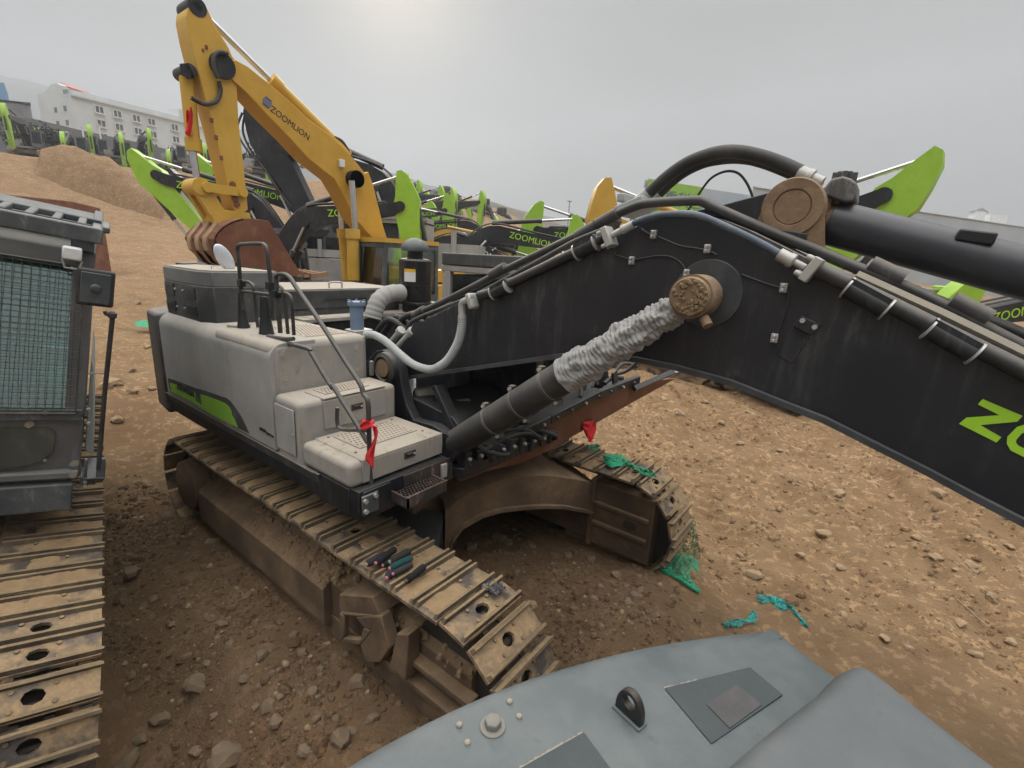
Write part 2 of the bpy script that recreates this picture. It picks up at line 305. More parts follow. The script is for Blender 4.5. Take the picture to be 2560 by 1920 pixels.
def thing(name, label, cat, loc=(0, 0, 0), rot=(0, 0, 0), group=None, place=True):
    o = bpy.data.objects.new(name, None); COL.objects.link(o); o.location = loc; o.rotation_euler = rot
    o.empty_display_size = 0.2
    if place: o['_place'] = 1
    tag(o, label, cat, group); return o
def tag(o, label=None, cat=None, group=None, kind=None):
    if label: o['label'] = label
    if cat: o['category'] = cat
    if group: o['group'] = group
    if kind: o['kind'] = kind
    return o
def smooth_path(pts, n=6):
    pts = [Vector(p) for p in pts]; out = []
    for i in range(len(pts) - 1):
        p0 = pts[max(i - 1, 0)]; p1 = pts[i]; p2 = pts[i + 1]; p3 = pts[min(i + 2, len(pts) - 1)]
        for k in range(n):
            t = k / n
            out.append(0.5 * ((2 * p1) + (p2 - p0) * t + (2 * p0 - 5 * p1 + 4 * p2 - p3) * t * t + (3 * p1 - p0 - 3 * p2 + p3) * t ** 3))
    out.append(pts[-1]); return out
def text_mesh(txt, size, mat, bold=0.0, squash=1.0):
    cu = bpy.data.curves.new('t', 'FONT'); cu.body = txt; cu.size = size; cu.offset = bold; cu.extrude = 0.004; cu.resolution_u = 3
    cu.align_x = 'CENTER'; cu.align_y = 'CENTER'
    o = bpy.data.objects.new('t', cu); COL.objects.link(o)
    dg = bpy.context.evaluated_depsgraph_get(); me = bpy.data.meshes.new_from_object(o.evaluated_get(dg))
    bpy.data.objects.remove(o, do_unlink=True)
    me.materials.clear(); me.materials.append(M[mat])
    return me
def smoothstep(a, b, x):
    t = max(0.0, min(1.0, (x - a) / (b - a))); return t * t * (3 - 2 * t)
# ---------------------------------------------------------------- the lie of the land
LO = Vector((-2.424, -0.948, 0.989))                      # the left machine leans: its own frame
LM = Matrix(((0.96391129, 0.22007571, 0.14980556), (-0.24150142, 0.95963514, 0.1441439), (-0.11203611, -0.17512018, 0.97815174)))
def land(x, y):                                            # smooth lie of the ground
    s = max(0.0, -x - 4.5)
    h = 0.85 * smoothstep(0, 4.5, s) + (4.4e-5 * s ** 3 if s < 60 else 9.5 + 0.08 * (s - 60))
    t = max(0.0, y - 13)
    h += 0.06 * t + 0.0007 * min(t, 60) ** 2
    h *= 1 - 0.5 * smoothstep(50, 110, y)
    r = smoothstep(-12, 20, x) ; h *= (1 - 0.75 * r)
    pl = LO - LM.col[2] * 1.17
    nz = LM.col[2]
    zl = pl.z - (nz.x * (x - pl.x) + nz.y * (y - pl.y)) / nz.z
    w = smoothstep(-0.45, -1.15, y) * (1 - smoothstep(4.0, 9.0, abs(x + 2.5)))
    zl = max(-0.6, min(zl, 1.2))
    return h * (1 - w) + zl * w
# ---------------------------------------------------------------- ground
def bumps(x, y):
    P = Vector
    d = 0.055 * noise.noise(P((x * 0.8, y * 0.8, 1.3))) + 0.045 * noise.noise(P((x * 2.1, y * 2.1, 5.1)))
    n3 = noise.noise(P((x * 5.3, y * 5.3, 9.2))); d += 0.026 * n3
    n4 = noise.noise(P((x * 11, y * 11, 2.2)))
    lump = smoothstep(0.0, 0.5, noise.noise(P((x * 0.9, y * 0.9, 21))) + (0.35 if y > 3 else 0.1))
    d += (0.012 + 0.03 * lump) * abs(n4) + 0.014 * noise.noise(P((x * 23, y * 23, 7.7))) + 0.035 * lump * max(0, noise.noise(P((x * 7.3, y * 7.3, 12))) - .12)
    # ploughed ruts on the open side, running away from the camera
    k = smoothstep(2.9, 4.0, y) * (1 - smoothstep(14, 22, y)) * smoothstep(-3, 0.5, x)
    if k > 0:
        u = x * 0.80 + y * 0.60; v = -x * 0.60 + y * 0.80
        w = u + 0.25 * noise.noise(P((u * 0.7, v * 0.7, 3)))
        d += k * (0.10 * noise.noise(P((w * 2.6, v * 0.45, 4.4))) + 0.06 * abs(noise.noise(P((w * 5.5, v * 1.3, 8.4)))))
        d += k * 0.085 * sin(u * 6.3 + 2.2 * noise.noise(P((u * 0.5, v * 0.4, 9)))) * (0.5 + noise.noise(P((u * 0.6, v * 0.5, 15))))
    # grouser prints left by a track
    q = smoothstep(4.0, 4.4, y) * (1 - smoothstep(6.2, 6.8, y)) * smoothstep(-1.2, -0.8, x) * (1 - smoothstep(1.4, 1.9, x))
    if q > 0: d += q * 0.022 * sin((x * 0.25 + y * 0.97) * 2 * pi / 0.115 * 0.5)
    # spoil banked up between the tracks and beyond the machine
    d += 0.30 * exp(-(((x - 1.15) / 0.75) ** 2 + ((y - 1.75) / 0.9) ** 2)) + 0.16 * exp(-(((x + 0.6) / 1.6) ** 2 + ((y - 1.6) / 0.8) ** 2))
    d += 0.75 * exp(-(((x + 2.2) / 2.2) ** 2 + ((y - 9.0) / 2.4) ** 2)) + 0.25 * exp(-(((x - 2.5) / 2.5) ** 2 + ((y - 8.0) / 1.6) ** 2))
    d += 0.10 * exp(-((x + 4.6) / 0.5) ** 2 - ((y + 0.2) / 0.6) ** 2)
    return d
def ground_z(x, y, fine=True):
    r = max(abs(x), abs(y - 3))
    f = 1 - smoothstep(14, 40, r)
    z = land(x, y)
    if f > 0: z += bumps(x, y) * f
    m = 1 - exp(-((x + 46) / 30) ** 2)
    z += 0.35 * noise.noise(Vector((x * 0.12, y * 0.12, 0))) * smoothstep(8, 25, r) + 0.12 * noise.noise(Vector((x * 0.5, y * 0.5, 3))) * smoothstep(6, 15, r)
    z += smoothstep(6, 10, -x) * (1 - smoothstep(30, 50, -x)) * (0.16 * noise.noise(Vector((x * 0.22 + y * .5, y * 0.12 - x * .06, 31))) + 0.10 * abs(noise.noise(Vector((x * 0.35 + y * 1.1, y * 0.2, 37)))) + 0.05 * noise.noise(Vector((x * 1.3, y * 1.3, 40))))
    z += 0.075 * smoothstep(-4.9, -4.3, x) * (1 - smoothstep(1.2, 1.8, x)) * smoothstep(-0.75, -0.35, y) * (1 - smoothstep(3.6, 4.2, y))   # loose soil the tracks have sunk into
    return z
def axis(lo, hi, f0, f1, step):
    a = [f0 + step * i for i in range(int((f1 - f0) / step) + 1)]
    s = step; x = a[-1]
    while x < hi: s *= 1.07; x += s; a.append(x)
    s = step; x = a[0]; b = []
    while x > lo: s *= 1.07; x -= s; b.append(x)
    return b[::-1] + a
XS = axis(-190, 120, -6.2, 5.2, 0.042); YS = axis(-60, 330, -3.0, 8.2, 0.042)
mb = MB(); nx, ny = len(XS), len(YS)
mb.v = [Vector((x, y, ground_z(x, y))) for x in XS for y in YS]
mb.f = [[i * ny + j, (i + 1) * ny + j, (i + 1) * ny + j + 1, i * ny + j + 1] for i in range(nx - 1) for j in range(ny - 1)]
mb.m = [0] * len(mb.f)
def ground_mat():
    m, N, L, b = new_mat('bare_dirt')
    g = N.new('ShaderNodeNewGeometry'); pos = g.outputs['Position']
    a = noise_node(N, L, pos, 0.35, 5, 0.6); c = noise_node(N, L, pos, 1.9, 3, 0.55); d = noise_node(N, L, pos, 9.0, 6, 0.7); e = noise_node(N, L, pos, 55, 4, 0.7)
    sp = N.new('ShaderNodeSeparateXYZ'); L.new(pos, sp.inputs[0])
    open_dirt = mixc(N, L, ramp(N, L, c, 0.25, 0.76), (0.27, 0.165, 0.086), (0.44, 0.295, 0.165))
    shaded_dirt = mixc(N, L, ramp(N, L, c, 0.25, 0.76), (0.145, 0.094, 0.055), (0.215, 0.143, 0.084))
    # shade in the lane between the two machines, painted into the soil colour
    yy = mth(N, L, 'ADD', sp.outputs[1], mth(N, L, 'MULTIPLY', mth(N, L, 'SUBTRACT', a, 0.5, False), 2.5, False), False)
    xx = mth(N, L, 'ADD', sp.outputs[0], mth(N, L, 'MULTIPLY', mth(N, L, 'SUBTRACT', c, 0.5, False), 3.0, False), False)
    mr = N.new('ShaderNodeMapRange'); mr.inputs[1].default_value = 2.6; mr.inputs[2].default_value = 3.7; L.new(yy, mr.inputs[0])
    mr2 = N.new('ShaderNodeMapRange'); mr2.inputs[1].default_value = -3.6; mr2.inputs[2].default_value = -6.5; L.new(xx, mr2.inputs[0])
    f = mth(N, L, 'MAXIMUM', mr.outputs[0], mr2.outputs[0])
    col = mixc(N, L, f, shaded_dirt, open_dirt)
    col = mixc(N, L, mth(N, L, 'MULTIPLY', ramp(N, L, a, 0.52, 0.72), 0.5), col, (0.185, 0.088, 0.042))
    col = mixc(N, L, mth(N, L, 'MULTIPLY', ramp(N, L, d, 0.50, 0.85), 0.15), col, (0.36, 0.25, 0.145))
    col = mixc(N, L, mth(N, L, 'MULTIPLY', ramp(N, L, e, 0.60, 0.76), 0.3), col, (0.36, 0.28, 0.19))
    col = mixc(N, L, mth(N, L, 'MULTIPLY', ramp(N, L, d, 0.44, 0.30), 0.5), col, (0.105, 0.067, 0.036))
    L.new(col, b.inputs['Base Color']); b.inputs['Roughness'].default_value = 0.95; b.inputs['Specular IOR Level'].default_value = 0.15
    bp = N.new('ShaderNodeBump'); bp.inputs['Strength'].default_value = 1.0; bp.inputs['Distance'].default_value = 0.05
    L.new(mth(N, L, 'ADD', mth(N, L, 'MULTIPLY', d, 0.75), mth(N, L, 'MULTIPLY', e, 0.3)), bp.inputs['Height']); L.new(bp.outputs[0], b.inputs['Normal'])
    return m
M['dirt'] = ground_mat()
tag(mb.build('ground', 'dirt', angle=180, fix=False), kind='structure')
# ---------------------------------------------------------------- stones
def rock_mesh(name, seed, mat, sub=2):
    bm = bmesh.new(); bmesh.ops.create_icosphere(bm, subdivisions=sub, radius=1)
    for v in bm.verts:
        d = v.co.normalized(); n = noise.noise(d * 1.3 + Vector((seed * 7.1, 0, 0))); n2 = noise.noise(d * 3.4 + Vector((0, seed * 3.3, 0)))
        c = noise.cell(d * 1.9 + Vector((seed, seed, 0)))
        v.co = d * (1 + 0.35 * n + 0.16 * n2 + 0.10 * c); v.co.z *= 0.66; v.co.y *= 0.82
    me = bpy.data.meshes.new(name); bm.to_mesh(me); bm.free(); me.materials.append(M[mat])
    me.polygons.foreach_set('use_smooth', [True] * len(me.polygons)); me.set_sharp_from_angle(angle=radians(28)); return me
RK = [rock_mesh('stone', i, 'rock') for i in range(5)]; RD = [rock_mesh('stone', i + 9, 'rockdk') for i in range(5)]
rnd = random.Random(11)
def place_rock(px, py, r, lib, label, group):
    p = at(px, py, Z=0.0)
    for _ in range(4): p = at(px, py, Z=ground_z(p.x, p.y))
    o = bpy.data.objects.new('stone', rnd.choice(lib)); COL.objects.link(o)
    o.location = (p.x, p.y, ground_z(p.x, p.y) + r * 0.18); o.scale = (r * rnd.uniform(.8, 1.25), r * rnd.uniform(.8, 1.2), r * rnd.uniform(.75, 1.15)); o.rotation_euler = (rnd.uniform(-.3, .3), rnd.uniform(-.3, .3), rnd.uniform(0, 6.3))
    tag(o, label, 'stone', group)
LFT = [(570, 1890, .11), (492, 1715, .105), (400, 1800, .075), (690, 1810, .07), (850, 1850, .075), (655, 1640, .05), (330, 1440, .11), (330, 1690, .05), (735, 1590, .045), (490, 1880, .05), (610, 1700, .05), (780, 1730, .05),
       (555, 1560, .05), (620, 1490, .045), (350, 1850, .06), (470, 1640, .04), (540, 1790, .04), (700, 1740, .04), (880, 1830, .045), (430, 1560, .04), (320, 1905, .08), (930, 1800, .05), (790, 1800, .035), (640, 1770, .035), (520, 1660, .035), (385, 1500, .05), (760, 1880, .05)]
for x, y, r in LFT: place_rock(x, y, r, RD, 'earth-brown stone lying in the lane left of the muddy grey excavator track', 'stones in the lane between the machines')
RGT = [(2090, 1237, .09), (2060, 1345, .10), (2185, 1195, .11), (2330, 1275, .12), (2105, 1175, .05), (1995, 1205, .055), (2340, 1395, .07), (2430, 1420, .09), (2520, 1370, .10), (2290, 1345, .06), (2385, 1440, .05), (1880, 1440, .09), (1850, 1390, .05),
       (2100, 1420, .06), (2000, 1390, .06), (2210, 1600, .05), (2270, 1625, .045), (2110, 1540, .05), (2400, 1560, .06), (2480, 1500, .06), (2230, 1235, .05), (1700, 1040, .10), (1800, 1080, .07), (1760, 1010, .08), (1850, 1110, .07), (1900, 1060, .06), (1660, 990, .09), (1840, 985, .08), (1740, 950, .10), (1950, 1130, .06), (2440, 1640, .05), (2530, 1600, .06)]
for x, y, r in RGT: place_rock(x, y, r, RK, 'tan stone or clod lying on the open dirt right of the grey excavator', 'stones on the open dirt')
MID = [(1245, 1345, .10), (1270, 1360, .07), (1330, 1365, .05), (1180, 1370, .06), (1480, 1400, .05), (1540, 1440, .06), (1600, 1480, .05), (1570, 1510, .045), (1640, 1540, .04), (1500, 1470, .04), (1680, 1500, .05), (1420, 1390, .05)]
for x, y, r in MID: place_rock(x, y, r, RD, 'dark clod on the spoil heap between the two tracks of the grey excavator', 'clods between the tracks')
FARL = [(270, 745, .12), (290, 980, .12), (285, 960, .16), (330, 1000, .09), (275, 1030, .13), (370, 870, .10), (330, 930, .10), (300, 1090, .10), (385, 1010, .07), (340, 760, .15), (395, 905, .08)]
for x, y, r in FARL: place_rock(x, y, r, RK, 'tan stone on the yard behind the two nearest machines', 'stones on the yard behind')
mb = MB()
def peb(x, y, r, seed):
    z = ground_z(x, y); o = len(mb.v); rr_ = random.Random(seed)
    pts = [Vector((cos(a) * r * rr_.uniform(.7, 1.3), sin(a) * r * rr_.uniform(.7, 1.3), r * rr_.uniform(-.3, .2))) for a in (0.2, 1.3, 2.5, 3.7, 5.0)]
    c = Vector((x, y, z)); top = c + Vector((rr_.uniform(-.3, .3) * r, rr_.uniform(-.3, .3) * r, r * rr_.uniform(.5, .9)))
    up2 = [c + p * 0.65 + Vector((0, 0, r * rr_.uniform(.4, .7))) for p in pts]
    lo = [c + p for p in pts]
    mi = 2 if rr_.random() < (.86 if y > 3 else .7) else (0 if rr_.random() < (0.75 if y > 3 or x < -5 else 0.12) else 1)
    mb.add(lo + up2 + [top], [(i, (i + 1) % 5, 5 + (i + 1) % 5, 5 + i) for i in range(5)] + [(5 + i, 5 + (i + 1) % 5, 10) for i in range(5)], mi)
k = 0
for i in range(17000):
    z = rnd.random()
    if z < 0.34: x, y, = rnd.uniform(-5.5, 1.3), rnd.uniform(-1.1, 0.1)
    elif z < 0.44: x, y = rnd.gauss(1.2, .5), rnd.gauss(1.7, .6)
    elif z < 0.48: x, y = rnd.uniform(-1.5, 0.6), rnd.uniform(0.9, 2.6)
    else: x, y = rnd.uniform(-5, 5), rnd.uniform(3.4, 11)
    if noise.noise(Vector((x * 1.6, y * 1.6, 4))) < rnd.uniform(-.5, .25): continue
    peb(x, y, min(0.075, 0.008 + rnd.expovariate(1 / (0.0095 if y < 3 else 0.0105))), i)
tag(mb.build('gravel', ['rock', 'rockdk', 'dirt'], angle=30, fix=False), 'loose gravel and crumbs of earth strewn over the bare dirt', 'gravel', kind='stuff')
# ---------------------------------------------------------------- hills, far vegetation
def hill(name, crest, D, depth, base_drop, mat, seed, rough):
    mb = MB(); P = []
    for i in range(len(crest) - 1):
        for k in range(14):
            t = k / 14; P.append((crest[i][0] * (1 - t) + crest[i + 1][0] * t, crest[i][1] * (1 - t) + crest[i + 1][1] * t))
    P.append(crest[-1]); n = len(P)
    def fn(u, v):
        i = min(n - 1, int(round(u * (n - 1)))); c = at(P[i][0], P[i][1], D=D)
        out = Vector((c.x - CAM.x, c.y - CAM.y, 0)).normalized()
        w = v * 2 - 1                                       # -1 near foot, 0 crest, 1 far foot
        p = c + out * (w * depth); p.z = c.z - (c.z - base_drop) * (abs(w) ** 1.15)
        p.z += rough * noise.noise(Vector((p.x * 0.02, p.y * 0.02, seed))) * (1 - abs(w)) * abs(w) * 4 + rough * 0.25 * noise.noise(Vector((p.x * 0.09, p.y * 0.09, seed)))
        return p
    mb.grid(fn, n - 1, 22)
    return tag(mb.build(name, mat, angle=180, fix=False), kind='structure')
M['hillfar'] = paint('far_hillside', (0.075, 0.085, 0.06), 0.95, dust=0.4, dcol=(0.11, 0.105, 0.07), up=0, bump=0, dscale=0.02)
M['hillnear'] = paint('scrub_hillside', (0.105, 0.088, 0.06), 0.95, dust=0.7, dcol=(0.16, 0.125, 0.085), up=0, bump=0, dscale=0.05)
hill('hills', [(-500, 165), (-120, 180), (0, 188), (85, 205), (300, 268), (490, 325), (640, 322), (800, 385), (960, 425), (1060, 458), (1160, 492), (1400, 548), (1560, 592), (1800, 660)], 620, 150, 2, 'hillfar', 3, 5)
hill('hills', [(960, 545), (1060, 505), (1120, 493), (1200, 498), (1280, 520), (1400, 560), (1500, 598), (1620, 640)], 215, 50, 2, 'hillnear', 8, 2.5)
# ---------------------------------------------------------------- the grey excavator in the middle
EX = thing('excavator', 'grey and black crawler excavator with stepped side covers and huge black boom, in the middle', 'excavator', (-1.4, 1.665, 0), group='excavators parked in the yard')
def stadium(xr, xf, zc, r, s):                             # point and tangent along a track loop, s in metres from the rear of the top run
    Lr = xf - xr; per = 2 * Lr + 2 * pi * r; s %= per
    if s < Lr: return Vector((xr + s, 0, zc + r)), 0.0
    s -= Lr
    if s < pi * r: a = s / r; return Vector((xf + r * sin(a), 0, zc + r * cos(a))), a
    s -= pi * r
    if s < Lr: return Vector((xf - s, 0, zc - r)), pi
    s -= Lr; a = s / r
    return Vector((xr - r * sin(a), 0, zc - r * cos(a))), pi + a
def shoe_mesh(w, pitch, caked=0, seed=0):                    # x along, y across (0..w), z outwards
    mb = MB(); h = pitch * 0.5 - 0.006; a, bq = 0.043, 0.055; cy = w / 2
    outer = [(-h, 0), (0, 0), (h, 0), (h, cy), (h, w), (0, w), (-h, w), (-h, cy)]
    inner = [(a * cos(t), cy + bq * sin(t)) for t in [radians(q) for q in (225, 270, 315, 0, 45, 90, 135, 180)]]
    vs = [(x, y, 0.055) for x, y in outer] + [(x, y, 0.055) for x, y in inner] + [(x, y, 0.030) for x, y in outer] + [(x, y, 0.030) for x, y in inner]
    fs = []
    for i in range(8):
        j = (i + 1) % 8
        fs += [(i, j, 8 + j, 8 + i), (16 + j, 16 + i, 24 + i, 24 + j), (i, 16 + i, 16 + j, j), (8 + i, 8 + j, 24 + j, 24 + i)]
    mb.add(vs, fs, 0)
    for sx_ in (-1, 1):
        x = sx_ * (h - 0.022)
        mb.prism([(x - 0.016, 0.004, 0.055), (x + 0.016, 0.004, 0.055), (x + 0.010, 0.02, 0.088), (x - 0.010, 0.02, 0.088)], (0, w - 0.008, 0), 1)
    for dx in (-0.05, 0.05):
        for dy in (-0.095, 0.095): mb.cyl((dx, cy + dy, 0.05), (dx, cy + dy, 0.066), 0.014, 6, 1)
    if caked:
        rs = random.Random(seed); a0, a1 = (0.01, w - 0.01) if caked == 2 else (rs.uniform(.0, .18) + .01, w - rs.uniform(.02, .25)); hh = .020 if caked == 1 else .033
        def pad(u, v):
            y = a0 + (a1 - a0) * v; x = (-h + .006) + (2 * h - .012) * u; e = min(1, 6 * min(v, 1 - v)) 
            nz = noise.noise(Vector((x * 14 + seed * 3, y * 9, seed))); edge = .018 * noise.noise(Vector((x * 20, y * 3, seed + 4)))
            return (x, y + edge, .053 + e * hh * (.55 + .55 * nz + .25 * noise.noise(Vector((x * 40, y * 40, seed)))))
        mb.grid(pad, 14, 30, 2)
    return mb.mesh('track_shoe', ['shoe', 'grouser', 'mudpad'], angle=30)
def shoe_for(lib, x, top, rj):
    if not top: return lib[0]
    return lib[rj.choice((4, 5, 6))] if x < -1.0 else lib[rj.choice((0, 1, 2, 3, 1, 2))] if x < .3 else lib[rj.choice((0, 0, 1))]
PIT = 0.228; NSH = 51; ZC = 0.575; XR, XF = -3.57, 0.70
RP = (NSH * PIT - 2 * (XF - XR)) / (2 * pi)
SHOES = [shoe_mesh(0.58, PIT, c, i) for i, c in enumerate((0, 1, 1, 1, 2, 2, 2))]
def put_shoes(track, y0, count=NSH, off=0.0):
    rj = random.Random(int(y0 * 10))
    for k in range(count):
        p, a = stadium(XR, XF, ZC, RP, (k + 0.5) * PIT + off)
        sag = 0.012 * sin(max(0, min(1, (p.x - XR) / (XF - XR))) * 3 * pi) if a == 0 else 0
        o = bpy.data.objects.new('track_shoe', shoe_for(SHOES, p.x, a == 0, rj)); COL.objects.link(o)
        o.parent = track
        o.location = (p.x, y0, p.z - sag); o.rotation_euler = (0, a + rj.uniform(-.012, .012), 0)
def chain(mb, y, hw):
    per = 2 * (XF - XR) + 2 * pi * RP; n = 102
    for k in range(n):
        p, a = stadium(XR, XF, ZC, RP - 0.035, k * (per - 2 * pi * 0.035) / n)
        for sy in (-1, 1):
            m = Matrix.Translation(p + Vector((0, y + sy * 0.075, 0))) @ Matrix.Rotation(a, 4, 'Y')
            mb.box((-0.052, -0.022, -0.045), (0.052, 0.022, 0.045), 0, m)
        mb.cyl(p + Vector((0, y - .075, 0)), p + Vector((0, y + .075, 0)), .03, 8)
shift = 4 * PIT - (0 - XR) % PIT                           # a gap between two shoes lies at x = 0
off0 = ((0 - XR) / PIT - math.floor((0 - XR) / PIT)) * PIT
for y0, offx in ((0.0, 0.0), (2.752, 0.407 * PIT)):
    mb = MB(); chain(mb, y0 + 0.29, 0.1)
    tr = mb.build('track', 'chain', EX)
    put_shoes(tr, y0, off=off0 + offx)
def xrow(pts): return [Vector(p) for p in pts]
# track frames
def track_frame(y0, side):
    mb = MB(); ya = y0 + (0.06 if side < 0 else 0.52); s = 1 if side < 0 else -1   # outer cover faces side
    sec = [(0, 0.24), (0, 0.585), (0.012, 0.60), (0.26, 0.80), (0.40, 0.84), (0.46, 0.84), (0.46, 0.20), (0.05, 0.20)]
    pts = [Vector((-3.30, ya + s * a, z)) for a, z in sec]
    mb.prism(pts, (2.56, 0, 0), 0)
    sec2 = [(0.08, 0.24), (0.08, 0.62), (0.22, 0.72), (0.44, 0.72), (0.44, 0.22)]
    mb.prism([Vector((-0.74, ya + s * a, z)) for a, z in sec2], (0.68, 0, 0), 0)
    sec3 = [(0.085, 0.12), (0.085, 0.68), (0.15, 0.74), (0.40, 0.74), (0.40, 0.12)]
    mb.prism([Vector((-0.06, ya + s * a, z)) for a, z in sec3], (0.92, 0, 0), 0)
    for z in (0.34, 0.54): mb.box((-0.05, min(ya + s * 0.0, ya + s * 0.10), z), (0.92, max(ya + s * 0.0, ya + s * 0.10), z + 0.05), 0)
    mb.box((-3.25, min(ya + s * .07, ya + s * .11), .08), (1.0, max(ya + s * .07, ya + s * .11), .30), 0)
    mb.box((-0.10, min(ya + s * 0.0, ya + s * 0.42), 0.24), (-0.055, max(ya + s * 0.0, ya + s * 0.42), 0.78), 0)
    f = mb.build('track_frame', 'mudframe', EX, bevel=0.008, angle=22)
    return f
fr_ = track_frame(0.0, -1); ff_ = track_frame(2.752, 1)
# inner-facing yoke of the far track, seen from inside
mb = MB(); y = 2.80
mb.box((0.30, y, 0.20), (1.02, y + 0.30, 0.97)); mb.box((0.27, y - 0.035, 0.17), (0.325, y + 0.33, 1.0))
for z in (0.46, 0.70): mb.box((0.33, y - 0.05, z), (0.98, y, z + 0.055))
mb.box((-3.2, y + 0.02, 0.22), (0.27, y + 0.3, 0.72)); mb.box((0.70, y - 0.02, 0.56), (0.84, y + 0.01, 0.64), 1)
mb.build('idler_yoke', ['mudframe', 'chain'], EX, bevel=0.012)
for y0 in (0.0, 2.752):
    for x, r, nm in ((XR, 0.40, 'sprocket'), (XF, 0.42, 'idler_wheel')):
        mb = MB(); mb.lathe((x, y0 + 0.20, ZC), (0, 1, 0), [(0, r * .7), (0.0, r), (0.06, r + .02), (0.12, r + .02), (0.18, r), (0.18, r * .7)], 32)
        if nm == 'sprocket':
            mb.lathe((x, y0 + 0.02, ZC), (0, 1, 0), [(0, 0.24), (0.02, 0.29), (0.2, 0.31)], 28)
            for k in range(21):
                a = 2 * pi * k / 21; mb.cbox((x + cos(a) * (r + .03), y0 + .29, ZC + sin(a) * (r + .03)), (.06, .07, .05), 0, Matrix.Rotation(-a, 3, 'Y'))
        mb.build(nm, 'mudframe' if nm == 'sprocket' else 'chain', EX)
    for k in range(8):
        mb = MB(); x = -3.1 + k * 0.47; mb.lathe((x, y0 + 0.14, 0.20), (0, 1, 0), [(0, .08), (0, .115), (.05, .115), (.06, .095), (.24, .095), (.25, .115), (.3, .115), (.3, .08)], 16); mb.build('bottom_roller', 'chain', EX)
# the guard bracket half way along the near frame, with its window
mb = MB(); yo = 0.0
G = on(crop(800, 1300, 3.456, [(165, 640), (165, 1060), (345, 1085), (400, 1240), (520, 1235), (600, 1110), (520, 830), (440, 800)]), Y=yo)
hole = on(crop(800, 1300, 3.456, [(205, 830), (205, 1020), (345, 1030), (375, 930), (300, 840)]), Y=yo)
oc = on(crop(800, 1300, 3.456, [(165, 800), (165, 1060), (345, 1085), (440, 960), (440, 830)]), Y=yo)
for i in range(5):
    j = (i + 1) % 5
    mb.prism([oc[i], oc[j], hole[j], hole[i]], (0, 0.05, 0))
mb.prism(on(crop(800, 1300, 3.456, [(345, 1085), (400, 1240), (520, 1235), (600, 1110), (520, 830), (440, 830), (440, 960)]), Y=yo), (0, 0.10, 0))
mb.prism(on(crop(800, 1300, 3.456, [(165, 640), (165, 800), (440, 830), (520, 830), (450, 660)]), Y=yo + .02), (0, 0.34, 0))
mb.prism(on(crop(800, 1300, 3.456, [(660, 980), (600, 1260), (740, 1400), (760, 990)]), Y=yo), (0, 0.12, 0))
mb.build('frame_step', 'mudframe', fr_, bevel=0.012)
# clods resting on top of the frame
mb = MB(); rnd2 = random.Random(3)
for i in range(520):
    x = rnd2.choice([rnd2.uniform(-2.2, -0.75), rnd2.uniform(-1.1, -0.6), rnd2.uniform(-0.6, 0.9)]); y = rnd2.uniform(0.08, 0.42)
    z = (0.60 + max(0, min(1, (y - 0.09) / 0.27)) * 0.26 if x < -0.74 else 0.72)
    r = min(.05, 0.01 + rnd2.expovariate(1 / 0.012)); k = rnd2.random() * 6
    c = Vector((x, y, z)); vs = [c + Vector((cos(k + q) * r, sin(k + q) * r * .8, -.004)) for q in (0, 1.5, 3.1, 4.6)] + [c + Vector((cos(k + q) * r * .6, sin(k + q) * r * .6, r * rnd2.uniform(.6, 1.1))) for q in (0.4, 1.9, 3.5, 5)]
    mb.add(vs, [(0, 1, 5, 4), (1, 2, 6, 5), (2, 3, 7, 6), (3, 0, 4, 7), (4, 5, 6, 7)])
tag(mb.build('caked_earth', 'mud', fr_, angle=30), kind='stuff')
# car body and legs
mb = MB()
A0, B0 = Vector((-0.36, 1.16, 0)), Vector((0.30, 2.80, 0))
def leg_plane(px, py):
    d = ray(px, py); n = Vector((B0.y - A0.y, -(B0.x - A0.x), 0)); t = (A0 - CAM).dot(n) / d.dot(n); return CAM + d * t
cr = lambda pts: [leg_plane(x, y) for x, y in crop(900, 850, 2.458, pts)]
lowc = cr([(545, 1290), (565, 1225), (620, 1150), (740, 1082), (860, 1047), (1000, 1032), (1120, 1025), (1240, 1027), (1335, 1045), (1420, 1062)])
upc = cr([(548, 1040), (600, 985), (680, 938), (780, 895), (870, 862), (1000, 838), (1100, 835), (1200, 838), (1330, 858), (1450, 882)])
back = Vector((-0.62, 0.25, 0))
for i in range(9):
    a, b, c, d = lowc[i], lowc[i + 1], upc[i + 1], upc[i]
    mb.add([a, b, c, d], [(0, 1, 2, 3)]); mb.add([d, c, c + back + Vector((0, 0, .05)), d + back + Vector((0, 0, .05))], [(0, 1, 2, 3)])
    mb.add([a, b, b + back * .9, a + back * .9], [(3, 2, 1, 0)])
ft = Vector((0.045, -0.018, 0))
for i in range(9):
    a, b = lowc[i], lowc[i + 1]; up1 = Vector((0, 0, 0.035))
    mb.add([a + ft, b + ft, b + ft + up1, a + ft + up1], [(0, 1, 2, 3)]); mb.add([a + up1, b + up1, b + ft + up1, a + ft + up1], [(0, 1, 2, 3)]); mb.add([a, b, b + ft, a + ft], [(3, 2, 1, 0)])
mb.prism([lowc[0], upc[0], upc[0] + Vector((-.6, .5, 0)), lowc[0] + Vector((-.6, .5, 0))], (-0.02, -0.03, 0))
mb.build('cross_leg', 'mudframe', EX, fix=True, angle=50)
mb = MB()
mb.prism([(-0.42, 1.14, 0.98), (0.12, 0.50, 0.80), (-0.55, 0.50, 0.86), (-1.15, 0.9, 1.0)], (0, 0, -0.40))
mb.build('cross_leg', 'black', EX, bevel=0.01)
